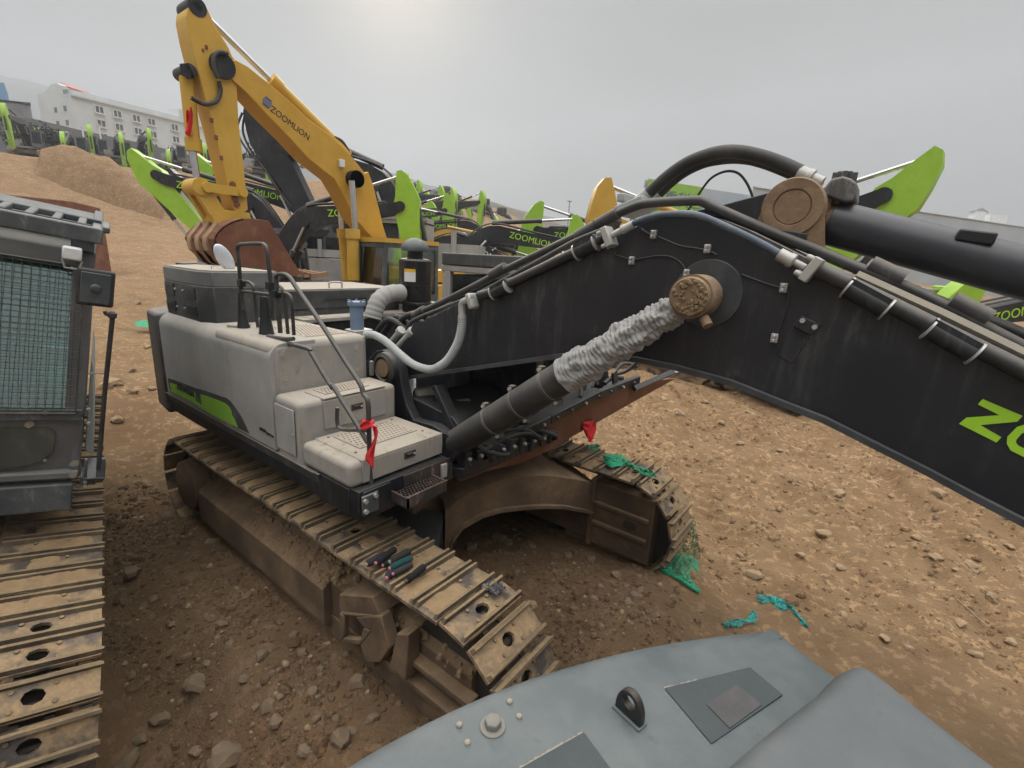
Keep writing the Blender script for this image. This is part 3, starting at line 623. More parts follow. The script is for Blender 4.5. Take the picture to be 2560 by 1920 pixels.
mb = MB(); mb.box((-2.3, 0.95, 0.55), (-0.62, 2.4, 1.05)); mb.prism([(-2.3, .5, .8), (-2.9, .5, .8), (-2.2, 1.3, 1.0), (-1.8, 1.2, 1.0)], (0, 0, -.4)); mb.prism([(-2.3, 2.8, .8), (-2.9, 2.8, .8), (-2.2, 2.0, 1.0), (-1.8, 2.1, 1.0)], (0, 0, -.4)); mb.build('car_body', 'mudframe', EX, bevel=0.02)
mb = MB(); mb.cyl((-1.4, 1.665, 1.0), (-1.4, 1.665, 1.47), 0.78, 48); mb.build('slewing_ring', 'mudframe', EX)
# upper frame
mb = MB(); mb.box((-3.75, 0.30, 1.44), (-0.22, 3.05, 1.70)); mb.box((-3.6, .02, 1.50), (-.25, .32, 1.70)); mb.build('turntable_frame', 'black', EX, bevel=0.01)
mb = MB(); mb.prism([(-3.72, -0.004, 1.70), (-3.72, -0.004, 1.69), (-3.66, 0.05, 1.515), (-3.66, 0.08, 1.515), (-3.70, 0.03, 1.70)], (3.05, 0, 0)); mb.prism([(-0.67, -0.004, 1.705), (-0.60, -0.004, 1.705), (-0.66, 0.05, 1.515), (-0.67, 0.05, 1.515)], (0, .02, 0)); mb.build('side_skirt', 'char', EX, bevel=0.004)
mb = MB(); mb.box((-0.66, 0.03, 1.475), (-0.145, 0.90, 1.708)); mb.box((-.145, .06, 1.48), (-.13, .30, 1.70))
mb.build('front_bumper', 'black', EX, bevel=0.012)
mb = MB(); mb.box((-0.142, 0.42, 1.50), (-0.125, 0.945, 1.705)); mb.build('bumper_plate', 'wornblk', EX, bevel=0.004)
mb = MB(); mb.box((-.125, .80, 1.56), (-.10, .86, 1.68)); mb.box((-.125, .872, 1.57), (-.115, .92, 1.66), 1); mb.build('work_light', ['galv', 'black'], EX, bevel=0.005)
mb = MB(); mb.box((-.13, .30, 1.545), (0.06, .315, 1.625)); mb.box((-.13, .695, 1.545), (0.06, .71, 1.625)); mb.box((.045, .30, 1.545), (.06, .71, 1.635)); mb.box((-.13, .315, 1.565), (.045, .695, 1.572))
for i in range(6):
    for k in range(13): mb.cbox((-.105 + i * .028, .335 + k * .029 + (i % 2) * .012, 1.59), (.012, .017, .05))
mb.build('boarding_step', 'wornblk', EX)
# side covers: rounded along the top edge
def shell(x0, x1, z0, z1, r=0.13, y0=0.0, y1=0.40, n=8):
    pr = [(y0, z0), (y0, z1 - r)] + [(y0 + r - r * cos(q * pi / 2 / n), z1 - r + r * sin(q * pi / 2 / n)) for q in range(1, n + 1)] + [(y1, z1 + 0.002), (y1, z1 - .05), (y0 + .04, z1 - r - .02), (y0 + .04, z0)]
    return [Vector((x0, a, z)) for a, z in pr], (x1 - x0, 0, 0)
mb = MB(); mb.prism(*shell(-3.62, -1.995, 1.712, 2.598)); cvA = mb.build('side_cover', 'body', EX, bevel=0.006)
mb = MB(); mb.prism(*shell(-1.985, -1.232, 1.712, 2.603)); cvB = mb.build('side_cover', 'body', EX, bevel=0.006)
# deck behind the covers
mb = MB(); mb.box((-3.62, 0.38, 1.75), (-2.3, .93, 2.585)); mb.box((-2.32, .36, 1.75), (-1.24, .91, 2.585)); mb.build('machine_body', 'body2', EX, bevel=0.01)
# counterweight
mb = MB(); prof = []
for q in range(15):
    a = q / 14 * pi; prof.append((-3.70 - 0.95 * sin(a) ** 0.55, 1.665 - 1.665 * cos(a)))
mb.prism([Vector((-3.66, -0.004, 1.45))] + [Vector((x, y - 0.004 if q == 0 else y, 1.45)) for q, (x, y) in enumerate(prof)] + [Vector((-3.66, 3.33, 1.45))], (0, 0, 1.13)); mb.build('counterweight', 'char', EX, bevel=0.05, seg=3)
# decals on the side (flat, just proud of the cover)
def decal(pts, mat, name='decal', y=-0.004, th=0.003, parent=cvA):
    mb = MB(); P = on(pts, Y=y); mb.prism(P, (0, -th, 0)); return mb.build(name, mat, parent)
c2 = lambda pts: crop(400, 920, 6.9125, pts)
decal(c2([(135, 168), (330, 235), (620, 345), (800, 395), (1000, 465), (1160, 520), (1220, 570), (1310, 690), (1420, 850), (1545, 1130), (1340, 1035), (1100, 900), (800, 740), (540, 590), (190, 420), (160, 330)]), 'char', 'stripe', -0.003, 0.002)
decal(c2([(172, 255), (330, 300), (520, 375), (590, 405), (615, 450), (625, 580), (725, 645), (730, 690), (540, 580), (200, 410)]), 'decal', 'stripe', -0.007, 0.003)
decal(c2([(703, 455), (830, 495), (1000, 555), (1130, 615), (1190, 670), (1235, 745), (1250, 830), (1290, 900), (1345, 1025), (1180, 945), (900, 800), (730, 700), (725, 600)]), 'decal', 'stripe', -0.0075, 0.003)
t = text_mesh('ZE490EKN', 0.105, 'inkblk', 0.002, 1); o = link('lettering', t, cvA); P0 = at(463, 974, Y=-0.012)
o.matrix_parent_inverse = Matrix(); o.location = P0; o.rotation_euler = (radians(90), 0, 0); o.scale = (0.95, 1, 1)
t = text_mesh('HD490', 0.035, 'inkblk', 0.001); o = link('lettering', t, cvB); o.matrix_parent_inverse = Matrix(); o.location = at(657, 1075, Y=-0.006); o.rotation_euler = (radians(90), 0, 0)
t = text_mesh('hybrid-eco', 0.025, 'inkblk', 0.001); o = link('lettering', t, cvB); o.matrix_parent_inverse = Matrix(); o.location = at(675, 1087, Y=-0.006); o.rotation_euler = (radians(90), 0, 0)
# fuel tank end, middle step, lower tool box
def dots(x0, x1, y0, y1, z, nx, ny, parent, r=0.0085):
    mb = MB(); mb.box((x0 - .025, y0 - .03, z), (x1 + .025, y1 + .03, z + 0.006), 0)
    for i in range(nx):
        for k in range(ny):
            x = x0 + (x1 - x0) * (i + 0.5 * (k % 2) * 0) / (nx - 1); y = y0 + (y1 - y0) * (k + (.5 if i % 2 else 0)) / ny
            mb.cyl((x, y, z + .0045), (x, y, z + .0075), r, 7, 1)
    return mb.build('anti_slip_plate', ['body2', 'mudframe'], parent)
mb = MB(); mb.box((-2.28, 0.012, 2.08), (-1.224, 0.915, 2.602)); tank = mb.build('fuel_tank', 'body2', EX, bevel=0.06, seg=4)
mb = MB()
for y, z in ((.115, 2.50), (.80, 2.475), (.12, 2.295), (.80, 2.265)): mb.lathe((-1.224, y, z), (1, 0, 0), [(0, .034), (.004, .030), (.001, .02), (.006, .014), (.006, .006)], 18)
mb.build('dimple', 'body2', tank)
dots(-2.02, -1.40, .42, .80, 2.601, 15, 12, tank, .009)
mb = MB(); mb.box((-1.222, 0.006, 1.64), (-0.83, 0.928, 2.204)); mid = mb.build('middle_step', 'body2', EX, bevel=0.045, seg=4)
mb = MB(); mb.box((-1.19, -0.010, 1.76), (-.90, 0.0, 2.14)); dr = mb.build('side_door', 'body', mid, bevel=0.006)
mb = MB(); mb.cyl((-.92, -.016, 1.94), (-.92, -.010, 1.94), .010, 10); mb.build('knob', 'bolt', dr)
mb = MB(); mb.box((-1.10, .20, 2.199), (-0.817, .80, 2.213)); mb.box((-.834, .20, 1.95), (-.817, .80, 2.19)); lidm = mb.build('hatch', 'body2', mid, bevel=0.010, seg=3)
dots(-1.06, -.93, .30, .66, 2.2135, 5, 13, lidm, .009)
def latch(x, y, z, parent):
    mb = MB(); mb.box((x, y - .055, z - .027), (x + .008, y + .055, z + .027), 0); mb.box((x + .008, y - .042, z - .018), (x + .010, y + .042, z + .018), 1); mb.box((x + .009, y - .035, z + .001), (x + .018, y + .02, z + .014), 0); mb.cyl((x + .009, y + .038, z), (x + .018, y + .038, z), .009, 10, 2)
    mb.build('latch', ['tube', 'black', 'bolt'], parent, bevel=0.003)
latch(-.817, .50, 2.085, lidm)
mb = MB(); mb.box((-0.83, 0.0, 1.712), (-0.20, 0.920, 1.905)); low = mb.build('lower_step', 'body2', EX, bevel=0.045, seg=4)
mb = MB(); mb.box((-0.80, .10, 1.900), (-0.188, .885, 1.916)); mb.box((-.204, .10, 1.735), (-.188, .885, 1.90)); lidl = mb.build('hatch', 'body2', low, bevel=0.022, seg=3)
dots(-.70, -.40, .24, .74, 1.917, 8, 15, lidl, .009); latch(-.188, .53, 1.835, lidl)
mb = MB()
for x, y in ((-.34, .15), (-.34, .80), (-.74, .18), (-.74, .8)): mb.cyl((x, y, 1.915), (x, y, 1.921), .011, 8)
mb.build('bolt', 'mudframe', lidl)
# handrails
TP = dict(Y=0.17)
c5 = lambda pts: crop(560, 580, 3.687, pts)
def rail(name, pts, r, plane=None, parent=EX, mat='tube', n=4):
    mb = MB(); mb.tube(smooth_path(on(pts, **(plane or TP)), n), r, 10); return mb.build(name, mat, parent)
c3 = lambda pts: crop(640, 860, 4.096, pts)
rail('handrail', c5([(490, 545), (480, 440), (485, 405), (520, 388), (570, 396), (610, 425), (680, 530), (900, 850), (1130, 1210), (1255, 1400)]) + c3([(1100, 510), (1138, 560), (1150, 640), (1155, 800), (1160, 1000), (1165, 1250), (1180, 1450), (1200, 1600)]), 0.0175)
rail('handrail', c5([(640, 985), (560, 985), (450, 968), (415, 962), (430, 985), (760, 1072), (800, 1110), (900, 1280), (1000, 1440)]) + c3([(780, 420), (900, 610), (1050, 850), (1145, 1010)]), 0.0175)
rail('handrail', c3([(833, 650), (830, 760), (840, 840), (870, 870), (940, 880), (1160, 880)]), 0.015)
TB = dict(Y=0.22)
rail('handrail', c5([(150, 470), (135, 250), (125, 160), (140, 122), (180, 112), (320, 108), (370, 118), (395, 170), (415, 330), (430, 480)]), 0.017, TB)
for pts in ([(155, 460), (165, 600), (180, 720)], [(432, 490), (440, 650), (445, 800)], [(490, 560), (505, 750), (520, 930)]):
    rail('handrail_post', c5(pts), 0.019, TB)
for pts in ([(150, 455), (220, 460), (265, 490), (280, 560), (300, 780), (312, 880)], [(500, 490), (540, 530), (560, 620), (590, 940)], [(500, 560), (580, 570), (620, 620), (635, 800), (645, 950)], [(165, 545), (300, 560), (430, 578)]):
    rail('handrail', c5(pts), 0.014, TB)
mb = MB()
for px, py, ww in ((195, 880, .05), (445, 930, .045), (530, 930, .06)):
    mb = MB()
    b = at(*c5([(px, py)])[0], Z=2.605); b.y = .22 if py < 1000 else b.y
    mb.lathe(b, (0, 0, 1), [(0, .055), (.02, .05), (.14, .035), (.32, .022)], 14); mb.build('handrail_base', 'black', EX)
for px, py in ((160, 470), (425, 495), (485, 570)):
    mb = MB(); c = at(*c5([(px, py)])[0], Y=.215); mb.cbox(c, (.06, .05, .06)); mb.build('rail_clamp', 'black', EX)
mb = MB(); c = at(*c5([(385, 880)])[0], Y=.36); mb.cyl((c.x, .36, 2.59), (c.x, .36, 2.70), .055, 20); c = at(*c5([(140, 870)])[0], Z=2.60); mb.cyl((c.x, c.y, 2.60), (c.x, c.y, 2.625), .10, 24); mb.build('filler_cap', 'body2', EX, bevel=0.006)
mb = MB(); mb.cbox((-.125, .11, 1.60), (.02, .14, .15)); mb.build('rail_bracket', 'slate', EX, bevel=0.008)
for y, z in ((.06, 1.64), (.145, 1.655), (.06, 1.56)): mb = MB(); mb.cyl((-.115, y, z), (-.095, y, z), .017, 10); mb.build('bolt', 'bolt', EX)
# louvred box, hood, deck, air cleaner
mb = MB(); mb.prism([(-3.80, .30, 2.58), (-3.62, .10, 2.58), (-2.72, .09, 2.58), (-2.55, .16, 2.58), (-2.55, .80, 2.58), (-3.8, .80, 2.58)], (0, 0, .36), 0)
mb.prism([(-3.80, .30, 2.941), (-3.62, .10, 2.941), (-2.72, .09, 2.941), (-2.55, .16, 2.941), (-2.55, .80, 2.941), (-3.8, .80, 2.941)], (0, 0, .14), 1)
bx = mb.build('radiator_box', ['char', 'steelgrey'], EX, bevel=0.008)
mb = MB(); mb.prism([(-3.78, .31, 3.082), (-3.61, .12, 3.082), (-2.73, .11, 3.082), (-2.57, .17, 3.082), (-2.57, .79, 3.082), (-3.78, .79, 3.082)], (0, 0, .012)); mb.build('lid', 'body2', bx)
mb = MB()
for x0, x1 in ((-3.58, -3.34), (-3.05, -2.78)):
    for z0, z1 in ((2.64, 2.74), (2.80, 2.92)):
        mb = MB(); mb.box((x0, .088, z0), (x1, .094, z1))
        for k in range(7): mb.box((x0 + .01, .081, z0 + (z1 - z0) * (k + .1) / 7), (x1 - .01, .089, z0 + (z1 - z0) * (k + .65) / 7))
        mb.build('louvre', 'black', bx)
mb = MB()
for x in (-3.3, -3.1):
    for z in (2.69, 2.87): mb.cyl((x, .08, z), (x, .095, z), .011, 8)
mb.build('bolt', 'bolt', bx)
mb = MB(); mb.tube(smooth_path([(-2.9, .3, 3.09), (-2.9, .3, 3.12), (-2.9, .36, 3.125), (-2.9, .42, 3.12), (-2.9, .42, 3.09)], 4), .006, 6); mb.build('grab_handle', 'galv', bx)
mb = MB(); pl = [at(*p, D=4.9) for p in crop(380, 480, 5.53, [(1010, 780)])]
c = at(*crop(380, 480, 5.53, [(1000, 912)])[0], X=-2.95)
RX = Matrix.Rotation(radians(28), 3, 'X')
mb.grid(lambda u, v: c + RX @ Vector((.028 * cos(pi * (v - .5)) * cos(2 * pi * u), .078 * cos(pi * (v - .5)) * sin(2 * pi * u), .15 * sin(pi * (v - .5)))), 28, 18)
mir = mb.build('rear_mirror', 'mirror', EX)
mb = MB(); mb.tube([c + Vector((-.05, .02, -.12)), Vector((c.x - .05, c.y + .03, 3.09))], .010, 8); mb.build('mirror_stalk', 'tube', EX)
mb = MB(); mb.box((-3.75, .81, 2.58), (-2.66, 2.48, 2.885)); hood = mb.build('engine_hood', 'char', EX, bevel=0.012)
mb = MB(); mb.box((-3.74, .83, 2.886), (-2.67, 2.46, 2.897)); mb.build('hood_top', 'body2', hood, bevel=0.004)
mb = MB(); mb.box((-2.662, 1.38, 2.765), (-2.652, 1.95, 2.778)); mb.box((-2.662, 1.0, 2.665), (-2.652, 1.95, 2.68)); mb.build('hood_slot', 'black', hood)
mb = MB(); mb.tube(smooth_path([(-2.75, 1.50, 2.89), (-2.75, 1.50, 2.95), (-2.75, 1.53, 2.965), (-2.75, 1.64, 2.965), (-2.75, 1.67, 2.95), (-2.75, 1.67, 2.89)], 4), .011, 8); mb.build('grab_handle', 'galv', hood)
mb = MB(); mb.box((-2.66, .94, 2.56), (-2.37, 2.50, 2.60)); mb.box((-2.60, 1.05, 2.601), (-2.42, 1.55, 2.606)); mb.build('deck_plate', 'body2', EX, bevel=0.003)
mb = MB(); mb.box((-3.6, .935, 1.75), (-2.40, 2.5, 2.55)); mb.build('machine_bay', 'black', EX)
ac = at(1038, 752, X=-2.45)
mb = MB(); R_ = 39 / FPX * (ROT @ (ac - CAM)).z; hA = 0.66
zt = at(1038, 648, X=-2.45).z; zb = ac.z
mb.lathe((ac.x, ac.y, zb), (0, 0, 1), [(0, R_), (.02, R_ + .004), (hA * .28, R_), (hA * .28, R_ + .006), (hA * .32, R_ + .006), (hA * .32, R_), (zt - zb - .02, R_), (zt - zb, R_ - .015), (zt - zb + .01, R_ * .6)], 36)
acl = mb.build('air_cleaner', 'tube', EX)
M['gloss'] = paint('glossy_black_canister', (0.012, 0.012, 0.013), 0.22, dust=0.04, up=0.15, bump=0.02); acl.data.materials[0] = M['gloss']
mb = MB(); mb.lathe((ac.x, ac.y, zt), (0, 0, 1), [(0, .1), (.11, .1)], 24, 0); mb.lathe((ac.x, ac.y, zt + .10), (0, 0, 1), [(0, R_ * .86), (.03, R_ * .88), (.08, R_ * .8), (.13, R_ * .58), (.16, R_ * .25), (.165, .01)], 36, 1); mb.build('rain_cap', ['black', 'slate'], acl)
mb = MB(); ang = atan2(CAM.y - ac.y, CAM.x - ac.x) + .25
def around(a, z, rr=R_ + .003): return Vector((ac.x + rr * cos(ang + a), ac.y + rr * sin(ang + a), z))
for z0, z1, mi in ((zt - .28, zt - .16, 1), (zt - .16, zt - .12, 0)):
    for k in range(6):
        a0, a1 = -.95 + k * .12, -.95 + (k + 1) * .12
        mb.add([around(a0, z0), around(a1, z0), around(a1, z1), around(a0, z1)], [(0, 1, 2, 3)], mi)
mb.build('warning_sticker', ['label', 'white'], acl, fix=False)
mb = MB(); mb.cyl((ac.x, ac.y, 2.57), (ac.x, ac.y, zb), R_ * .8, 20); mb.cbox((ac.x + .05, ac.y, zb - .02), (R_ * 2.2, R_ * 2.1, .03)); mb.build('air_cleaner_stand', 'black', EX)
el = smooth_path([at(*p, X=-2.38) for p in c5([(1370, 800), (1390, 720), (1430, 630), (1520, 570), (1640, 560)])], 8)
mb = MB(); mb.tube(el, [.105 + .004 * sin(i * 1.7) for i in range(len(el))], 20); mb.build('intake_elbow', 'cloth', EX)
bl = [at(*p, X=-1.62) for p in c5([(1228, 905), (1222, 640)])]; bb = Vector((bl[0].x, bl[0].y, bl[0].z)); hB = bl[1].z - bl[0].z
mb = MB(); mb.lathe(bb, (0, 0, 1), [(0, .066), (hB * .86, .066), (hB * .86, .084), (hB * .93, .087), (hB, .084), (hB + .004, .05)], 28)
for k in range(5):
    a = k * 1.26; mb.cyl(bb + Vector((cos(a) * .075, sin(a) * .075, hB - .02)), bb + Vector((cos(a) * .075, sin(a) * .075, hB + .018)), .011, 8)
mb.build('return_filter', 'blue', EX)
mb = MB(); mb.cbox(bb + Vector((0, 0.02, -.035)), (.17, .22, .09)); mb.cyl(bb + Vector((0, -.02, -.5)), bb + Vector((0, 0, -.05)), .07, 16); mb.build('filter_base', 'galv', EX, bevel=0.008)
# ---------------------------------------------------------------- boom of the grey excavator
BY0, BY1 = 1.22, 2.10
bot = [(985, 946), (1095, 928), (1258, 905), (1408, 883), (1510, 886), (1592, 891), (1693, 911), (1830, 948), (1961, 1000), (2067, 1041), (2189, 1102), (2327, 1171), (2433, 1228), (2560, 1293), (2900, 1475)]
top = [(2900, 1070), (2560, 912), (2360, 812), (2160, 720), (2010, 655), (1944, 622), (1863, 582), (1798, 556), (1733, 543), (1690, 541), (1648, 547), (1551, 572), (1441, 627), (1266, 704), (1168, 751), (1063, 801), (1034, 810), (985, 900)]
BP, TPp = on(bot, Y=BY0), on(top, Y=BY0)
mb = MB(); n = len(bot)
ext = (0, BY1 - BY0, 0)
poly = BP + TPp
mb.prism(poly, ext)
boom = mb.build('boom', 'black', EX, angle=20)
def strip(name, P, y0, y1, th, sgn, mat):
    mb = MB()
    for i in range(len(P) - 1):
        a, b = Vector(P[i]), Vector(P[i + 1]); a.y = b.y = y0
        t = (b - a).normalized(); nn = Vector((-t.z, 0, t.x)) * sgn * th
        mb.prism([a, b, b + nn, a + nn], (0, y1 - y0, 0))
    return mb.build(name, mat, boom)
strip('bottom_flange', BP, BY0 - .045, BY1 + .045, .032, -1, 'flange')
strip('top_flange', TPp[:-2], BY0 + .02, BY1 + .02, .02, -1, 'char')
# pin boss on the side, with its caked end cap
PIN = Vector((1.665, 0, 3.19)); pc = at(1769, 734, Y=BY0)
mb = MB(); mb.lathe((pc.x, BY0 - .012, pc.z), (0, 1, 0), [(0, .0), (0, .195), (.012, .20)], 48); mb.build('boss_plate', 'flange', boom)
mb = MB(); pe = at(1722, 742, Y=.90)
mb.lathe((pe.x, .905, pe.z), (0, 1, 0), [(0, .02), (0, .100), (.012, .108), (.10, .108)], 36, 0)
mb.lathe((pe.x, 1.005, pe.z), (0, 1, 0), [(0, .108), (.05, .108), (.05, .112), (.075, .112), (.075, .105), (.10, .105), (.10, .114), (.12, .114), (.12, .105), (.2, .10), (.22, .10)], 36, 1)
mb.cyl((pe.x + .075, .97, pe.z - .11), (pe.x + .11, .95, pe.z - .15), .028, 12, 0)
mb.build('cylinder_pin', ['mudpin', 'char'], boom)
mb = MB(); rc = random.Random(5)
for i in range(60):
    a = rc.uniform(0, 6.28); r = rc.uniform(.03, .09); q = Vector((pe.x + cos(a) * r, .903, pe.z + sin(a) * r)); s = rc.uniform(.008, .02)
    vs = [q + Vector((cos(k * 1.57 + a) * s, 0.004, sin(k * 1.57 + a) * s)) for k in range(4)] + [q + Vector((cos(k * 1.57 + a) * s * .5, -s * .5, sin(k * 1.57 + a) * s * .5)) for k in range(4)]
    mb.add(vs, [(0, 1, 5, 4), (1, 2, 6, 5), (2, 3, 7, 6), (3, 0, 4, 7), (4, 5, 6, 7)])
tag(mb.build('caked_earth', 'mud', boom, angle=30), kind='stuff')
# boom cylinder with canvas bellows
ca = Vector((pe.x, 1.02, pe.z)); cb = at(1132, 1112, Y=1.02); ax = (cb - ca).normalized(); Lc = (cb - ca).length
def along(px, py): # parameter of the axis point nearest a picture point
    q = at(px, py, Y=1.02); return (q - ca).dot(ax)
t0 = along(1432, 935)
mb = MB(); rb_ = .118
mb.lathe(ca + ax * t0, ax, [(0, rb_ * .9), (0, rb_), (Lc - t0 - .08, rb_), (Lc - t0, rb_ * .8)], 32)
cyl = mb.build('boom_cylinder', 'tube', EX)
for px, py in ((1232, 1050), (1300, 1010), (1376, 965)):
    mb = MB(); t = along(px, py); mb.lathe(ca + ax * (t - .012), ax, [(0, rb_ + .0), (0, rb_ + .006), (.024, rb_ + .006), (.024, rb_)], 32, 0, False)
    dn = ax.cross(Vector((0, -1, 0))).normalized(); dn = -dn if dn.z > 0 else dn
    for sgn in (-1, 1): mb.cbox(ca + ax * t + dn * sgn * (rb_ + .015), (.04, .05, .04)); mb.cyl(ca + ax * t + dn * sgn * (rb_ + .015) + Vector((0, -.045, 0)), ca + ax * t + dn * sgn * (rb_ + .015) + Vector((0, .03, 0)), .014, 8, 1)
    mb.build('hose_band', ['char', 'bolt'], cyl)
mb = MB(); mb.tube([ca + ax * .02, ca + ax * (t0 + .3)], .055, 20); mb.build('piston_rod', 'chrome', cyl)
mb = MB(); nb = 120; nr = 40; up_ = Vector((0, 0, 1)); u1 = ax.cross(up_).normalized(); u2 = ax.cross(u1)
def bel(u, v):
    t = .095 + u * (t0 + .05 - .095); a = v * 2 * pi; ca_, sa_ = cos(a), sin(a)
    w = noise.noise(Vector((u * 5, ca_ * 1.2, sa_ * 1.2)))
    base = .080 + .034 * smoothstep(0.05, .8, u) + .010 * noise.noise(Vector((u * 4 + 9, 1, 1)))
    ph = u * 92 + 2.2 * w + 1.1 * sin(a + 1) + 1.5 * noise.noise(Vector((u * 14, ca_ * 2, sa_ * 2)))
    fold = .6 * (.006 + .010 * max(0, noise.noise(Vector((u * 7 + 4, ca_, sa_))) + .3)) * (abs(sin(ph)) ** .6 * 2 - 1)
    lump = .034 * noise.noise(Vector((u * 11 + 3, ca_ * 1.8, sa_ * 1.8))) + .010 * noise.noise(Vector((u * 34, ca_ * 4.5, sa_ * 4.5))) + .004 * noise.noise(Vector((u * 80, ca_ * 11, sa_ * 11)))
    if u > .86: k = (u - .86) / .14; base = base * (1 - k) + (rb_ + .012) * k; fold *= 1 - .8 * k; lump *= 1 - .6 * k
    if u < .06: base = .068 + (base - .068) * (u / .06); lump *= u / .06
    r = base + fold + lump
    return ca + ax * t + (u1 * ca_ + u2 * sa_) * r
nb, nr = 230, 72
mb.grid(bel, nb, nr); mb.build('bellows', 'cloth', cyl, angle=48)
mb = MB(); mb.lathe(ca + Vector((0, -.09, 0)), (0, 1, 0), [(0, .09), (0, .12), (.18, .12), (.18, .09)], 28); mb.build('rod_eye', 'mudpin', cyl)
mb = MB(); mb.lathe(cb + Vector((0, -.1, 0)), (0, 1, 0), [(0, .08), (0, .13), (.2, .13), (.2, .08)], 28); mb.build('cylinder_foot', 'black', cyl)
# swing bracket: two cheek plates carrying the boom foot
FP = Vector((-1.10, 0, 2.30))
ck = on(crop(940, 820, 3.95, [(0, 225), (60, 215), (130, 260), (190, 330), (235, 420), (250, 560), (300, 760), (370, 910), (560, 960), (640, 1010), (700, 1100)]), Y=1.05)
foot = [Vector((.0, 1.05, 1.62)), Vector((-1.7, 1.05, 1.62)), Vector((-1.55, 1.05, 2.2))]
for y in (1.05, 2.17):
    mb = MB(); mb.prism([Vector((p.x, y, p.z)) for p in ck + foot], (0, .10, 0)); br = mb.build('boom_bracket', 'black', EX, bevel=0.01)
mb = MB(); bpn = at(952, 921, Y=.99)
mb.lathe((bpn.x, 1.0, bpn.z), (0, 1, 0), [(0, .0), (0, .03), (.004, .055), (0.002, .085), (.03, .092), (.06, .092)], 32, 0); mb.lathe((bpn.x + .02, .985, bpn.z), (0, 1, 0), [(0.02, .105), (0, .115), (.02, .15), (.07, .155)], 36, 1, False)
mb.cbox((bpn.x - .13, .98, bpn.z - .02), (.03, .03, .14), 2)
mb.build('foot_pin', ['mudpin', 'tube', 'galv'], EX)
mb = MB(); mb.prism([(-1.2, 1.16, 1.70), (-.05, 1.16, 1.70), (-.35, 1.16, 1.95), (-.9, 1.16, 2.02)], (0, 1.0, 0)); mb.prism([(-.62, 1.15, 2.18), (-.30, 1.15, 1.72), (-.22, 1.15, 1.72), (-.56, 1.15, 2.20)], (0, .12, 0)); mb.prism([(-.62, 2.05, 2.18), (-.30, 2.05, 1.72), (-.22, 2.05, 1.72), (-.56, 2.05, 2.20)], (0, .12, 0)); mb.build('bracket_floor', 'black', EX, bevel=0.008)
mb = MB(); mb.lathe((-.95, 1.25, 2.0), (0.3, 1, 0.1), [(0, .05), (.02, .075), (.22, .075), (.25, .05)], 20); mb.lathe((-.72, 1.3, 1.90), (.5, 1, 0), [(0, .06), (.02, .085), (.35, .085)], 20); mb.build('swivel_pipe', 'body2', EX); mb = MB(); mb.box((-1.9, 2.10, 1.5), (-1.0, 2.15, 2.5)); mb.build('shield_plate', 'black', EX)
# valves, hoses and front frame edge between the step and the cab
mb = MB(); mb.prism([(-.22, .95, 1.47), (-.05, 1.0, 1.50), (.16, 2.15, 1.60), (.02, 2.15, 1.60), (-.22, 1.9, 1.52)], (0, 0, .10)); mb.build('front_frame', 'black', EX, bevel=0.01)
rh = random.Random(8)
for i in range(16):
    y = 1.0 + rh.random() * 1.1; x = -.15 + (y - 1) * .2 + rh.uniform(-.25, .12); z = 1.62 + rh.uniform(0, .12)
    P = smooth_path([(x - rh.uniform(.05, .3), y - rh.uniform(-.1, .3), z), (x, y, z + rh.uniform(.03, .14)), (x + rh.uniform(0, .12), y + rh.uniform(.05, .3), z + rh.uniform(-.05, .08)), (x + rh.uniform(-.1, .1), y + rh.uniform(.2, .45), z - .05)], 6)
    mb = MB(); mb.tube(P, rh.choice([.016, .02, .026]), 8); mb.build('hydraulic_hose', 'rubber', EX)
for i in range(9):
    y = 1.05 + i * .125; x = -.1 + (y - 1) * .2; mb = MB(); mb.cbox((x, y, 1.66), (.10, .07, rh.uniform(.08, .2)), 0, Matrix.Rotation(rh.uniform(-.3, .3), 3, 'X')); mb.cyl((x + .05, y, 1.68), (x + .08, y, 1.68), .018, 8, 1); mb.build('valve_block', ['black', 'bolt'], EX, bevel=0.006)
# cab of the grey excavator, on its far side
CX0, CX1, CY0, CY1, CZ0, CZ1 = -1.55, -0.16, 2.16, 3.30, 1.72, 3.24
cab = MB()
def post(a, b, w, mbx, mi=0): mbx.tube([a, b], w, 4, mi)
for x in (CX0 + .05, -.62, CX1 - .10):
    for y in (CY0, CY1 - .07): cab.box((x, y, CZ0), (x + .09, y + .07, CZ1 - .06))
cab.box((CX0, CY0, CZ1 - .07), (CX1 - .05, CY1, CZ1)); cab.box((CX0, CY0 - .0, CZ0 - .04), (CX1, CY1, CZ0 + .05));  cab.box((CX0, CY0 + .02, CZ0), (CX0 + .05, CY1 - .02, CZ1 - .1))
cb_ = cab.build('cab', 'body2', EX, bevel=0.012)
mb = MB(); mb.box((CX0 + .10, CY0 - .012, CZ0 - .05), (CX1 + .01, CY0 + .04, CZ0 + .74)); mb.box((CX1 - .015, CY0 + .01, CZ0), (CX1 + .012, CY0 + .10, CZ1 - .08)); mb.build('door_panel', 'black', cb_, bevel=.01)
mb = MB(); mb.box((CX0 + .02, CY0 - .01, CZ1 + .003), (CX1 + .02, CY1 + .02, CZ1 + .135)); mb.build('roof_guard', 'char', cb_, bevel=0.012)
mb = MB(); mb.box((-.53, CY0 + .03, CZ0 + .08), (CX1 - .12, CY0 + .036, CZ1 - .1)); mb.box((CX1 - .06, CY0 + .06, CZ0 + .1), (CX1 - .054, CY1 - .08, CZ1 - .1)); mb.box((CX0 + .16, CY0 + .03, CZ0 + .78), (-.62, CY0 + .036, CZ1 - .1)); mb.build('window', 'glass', cb_)
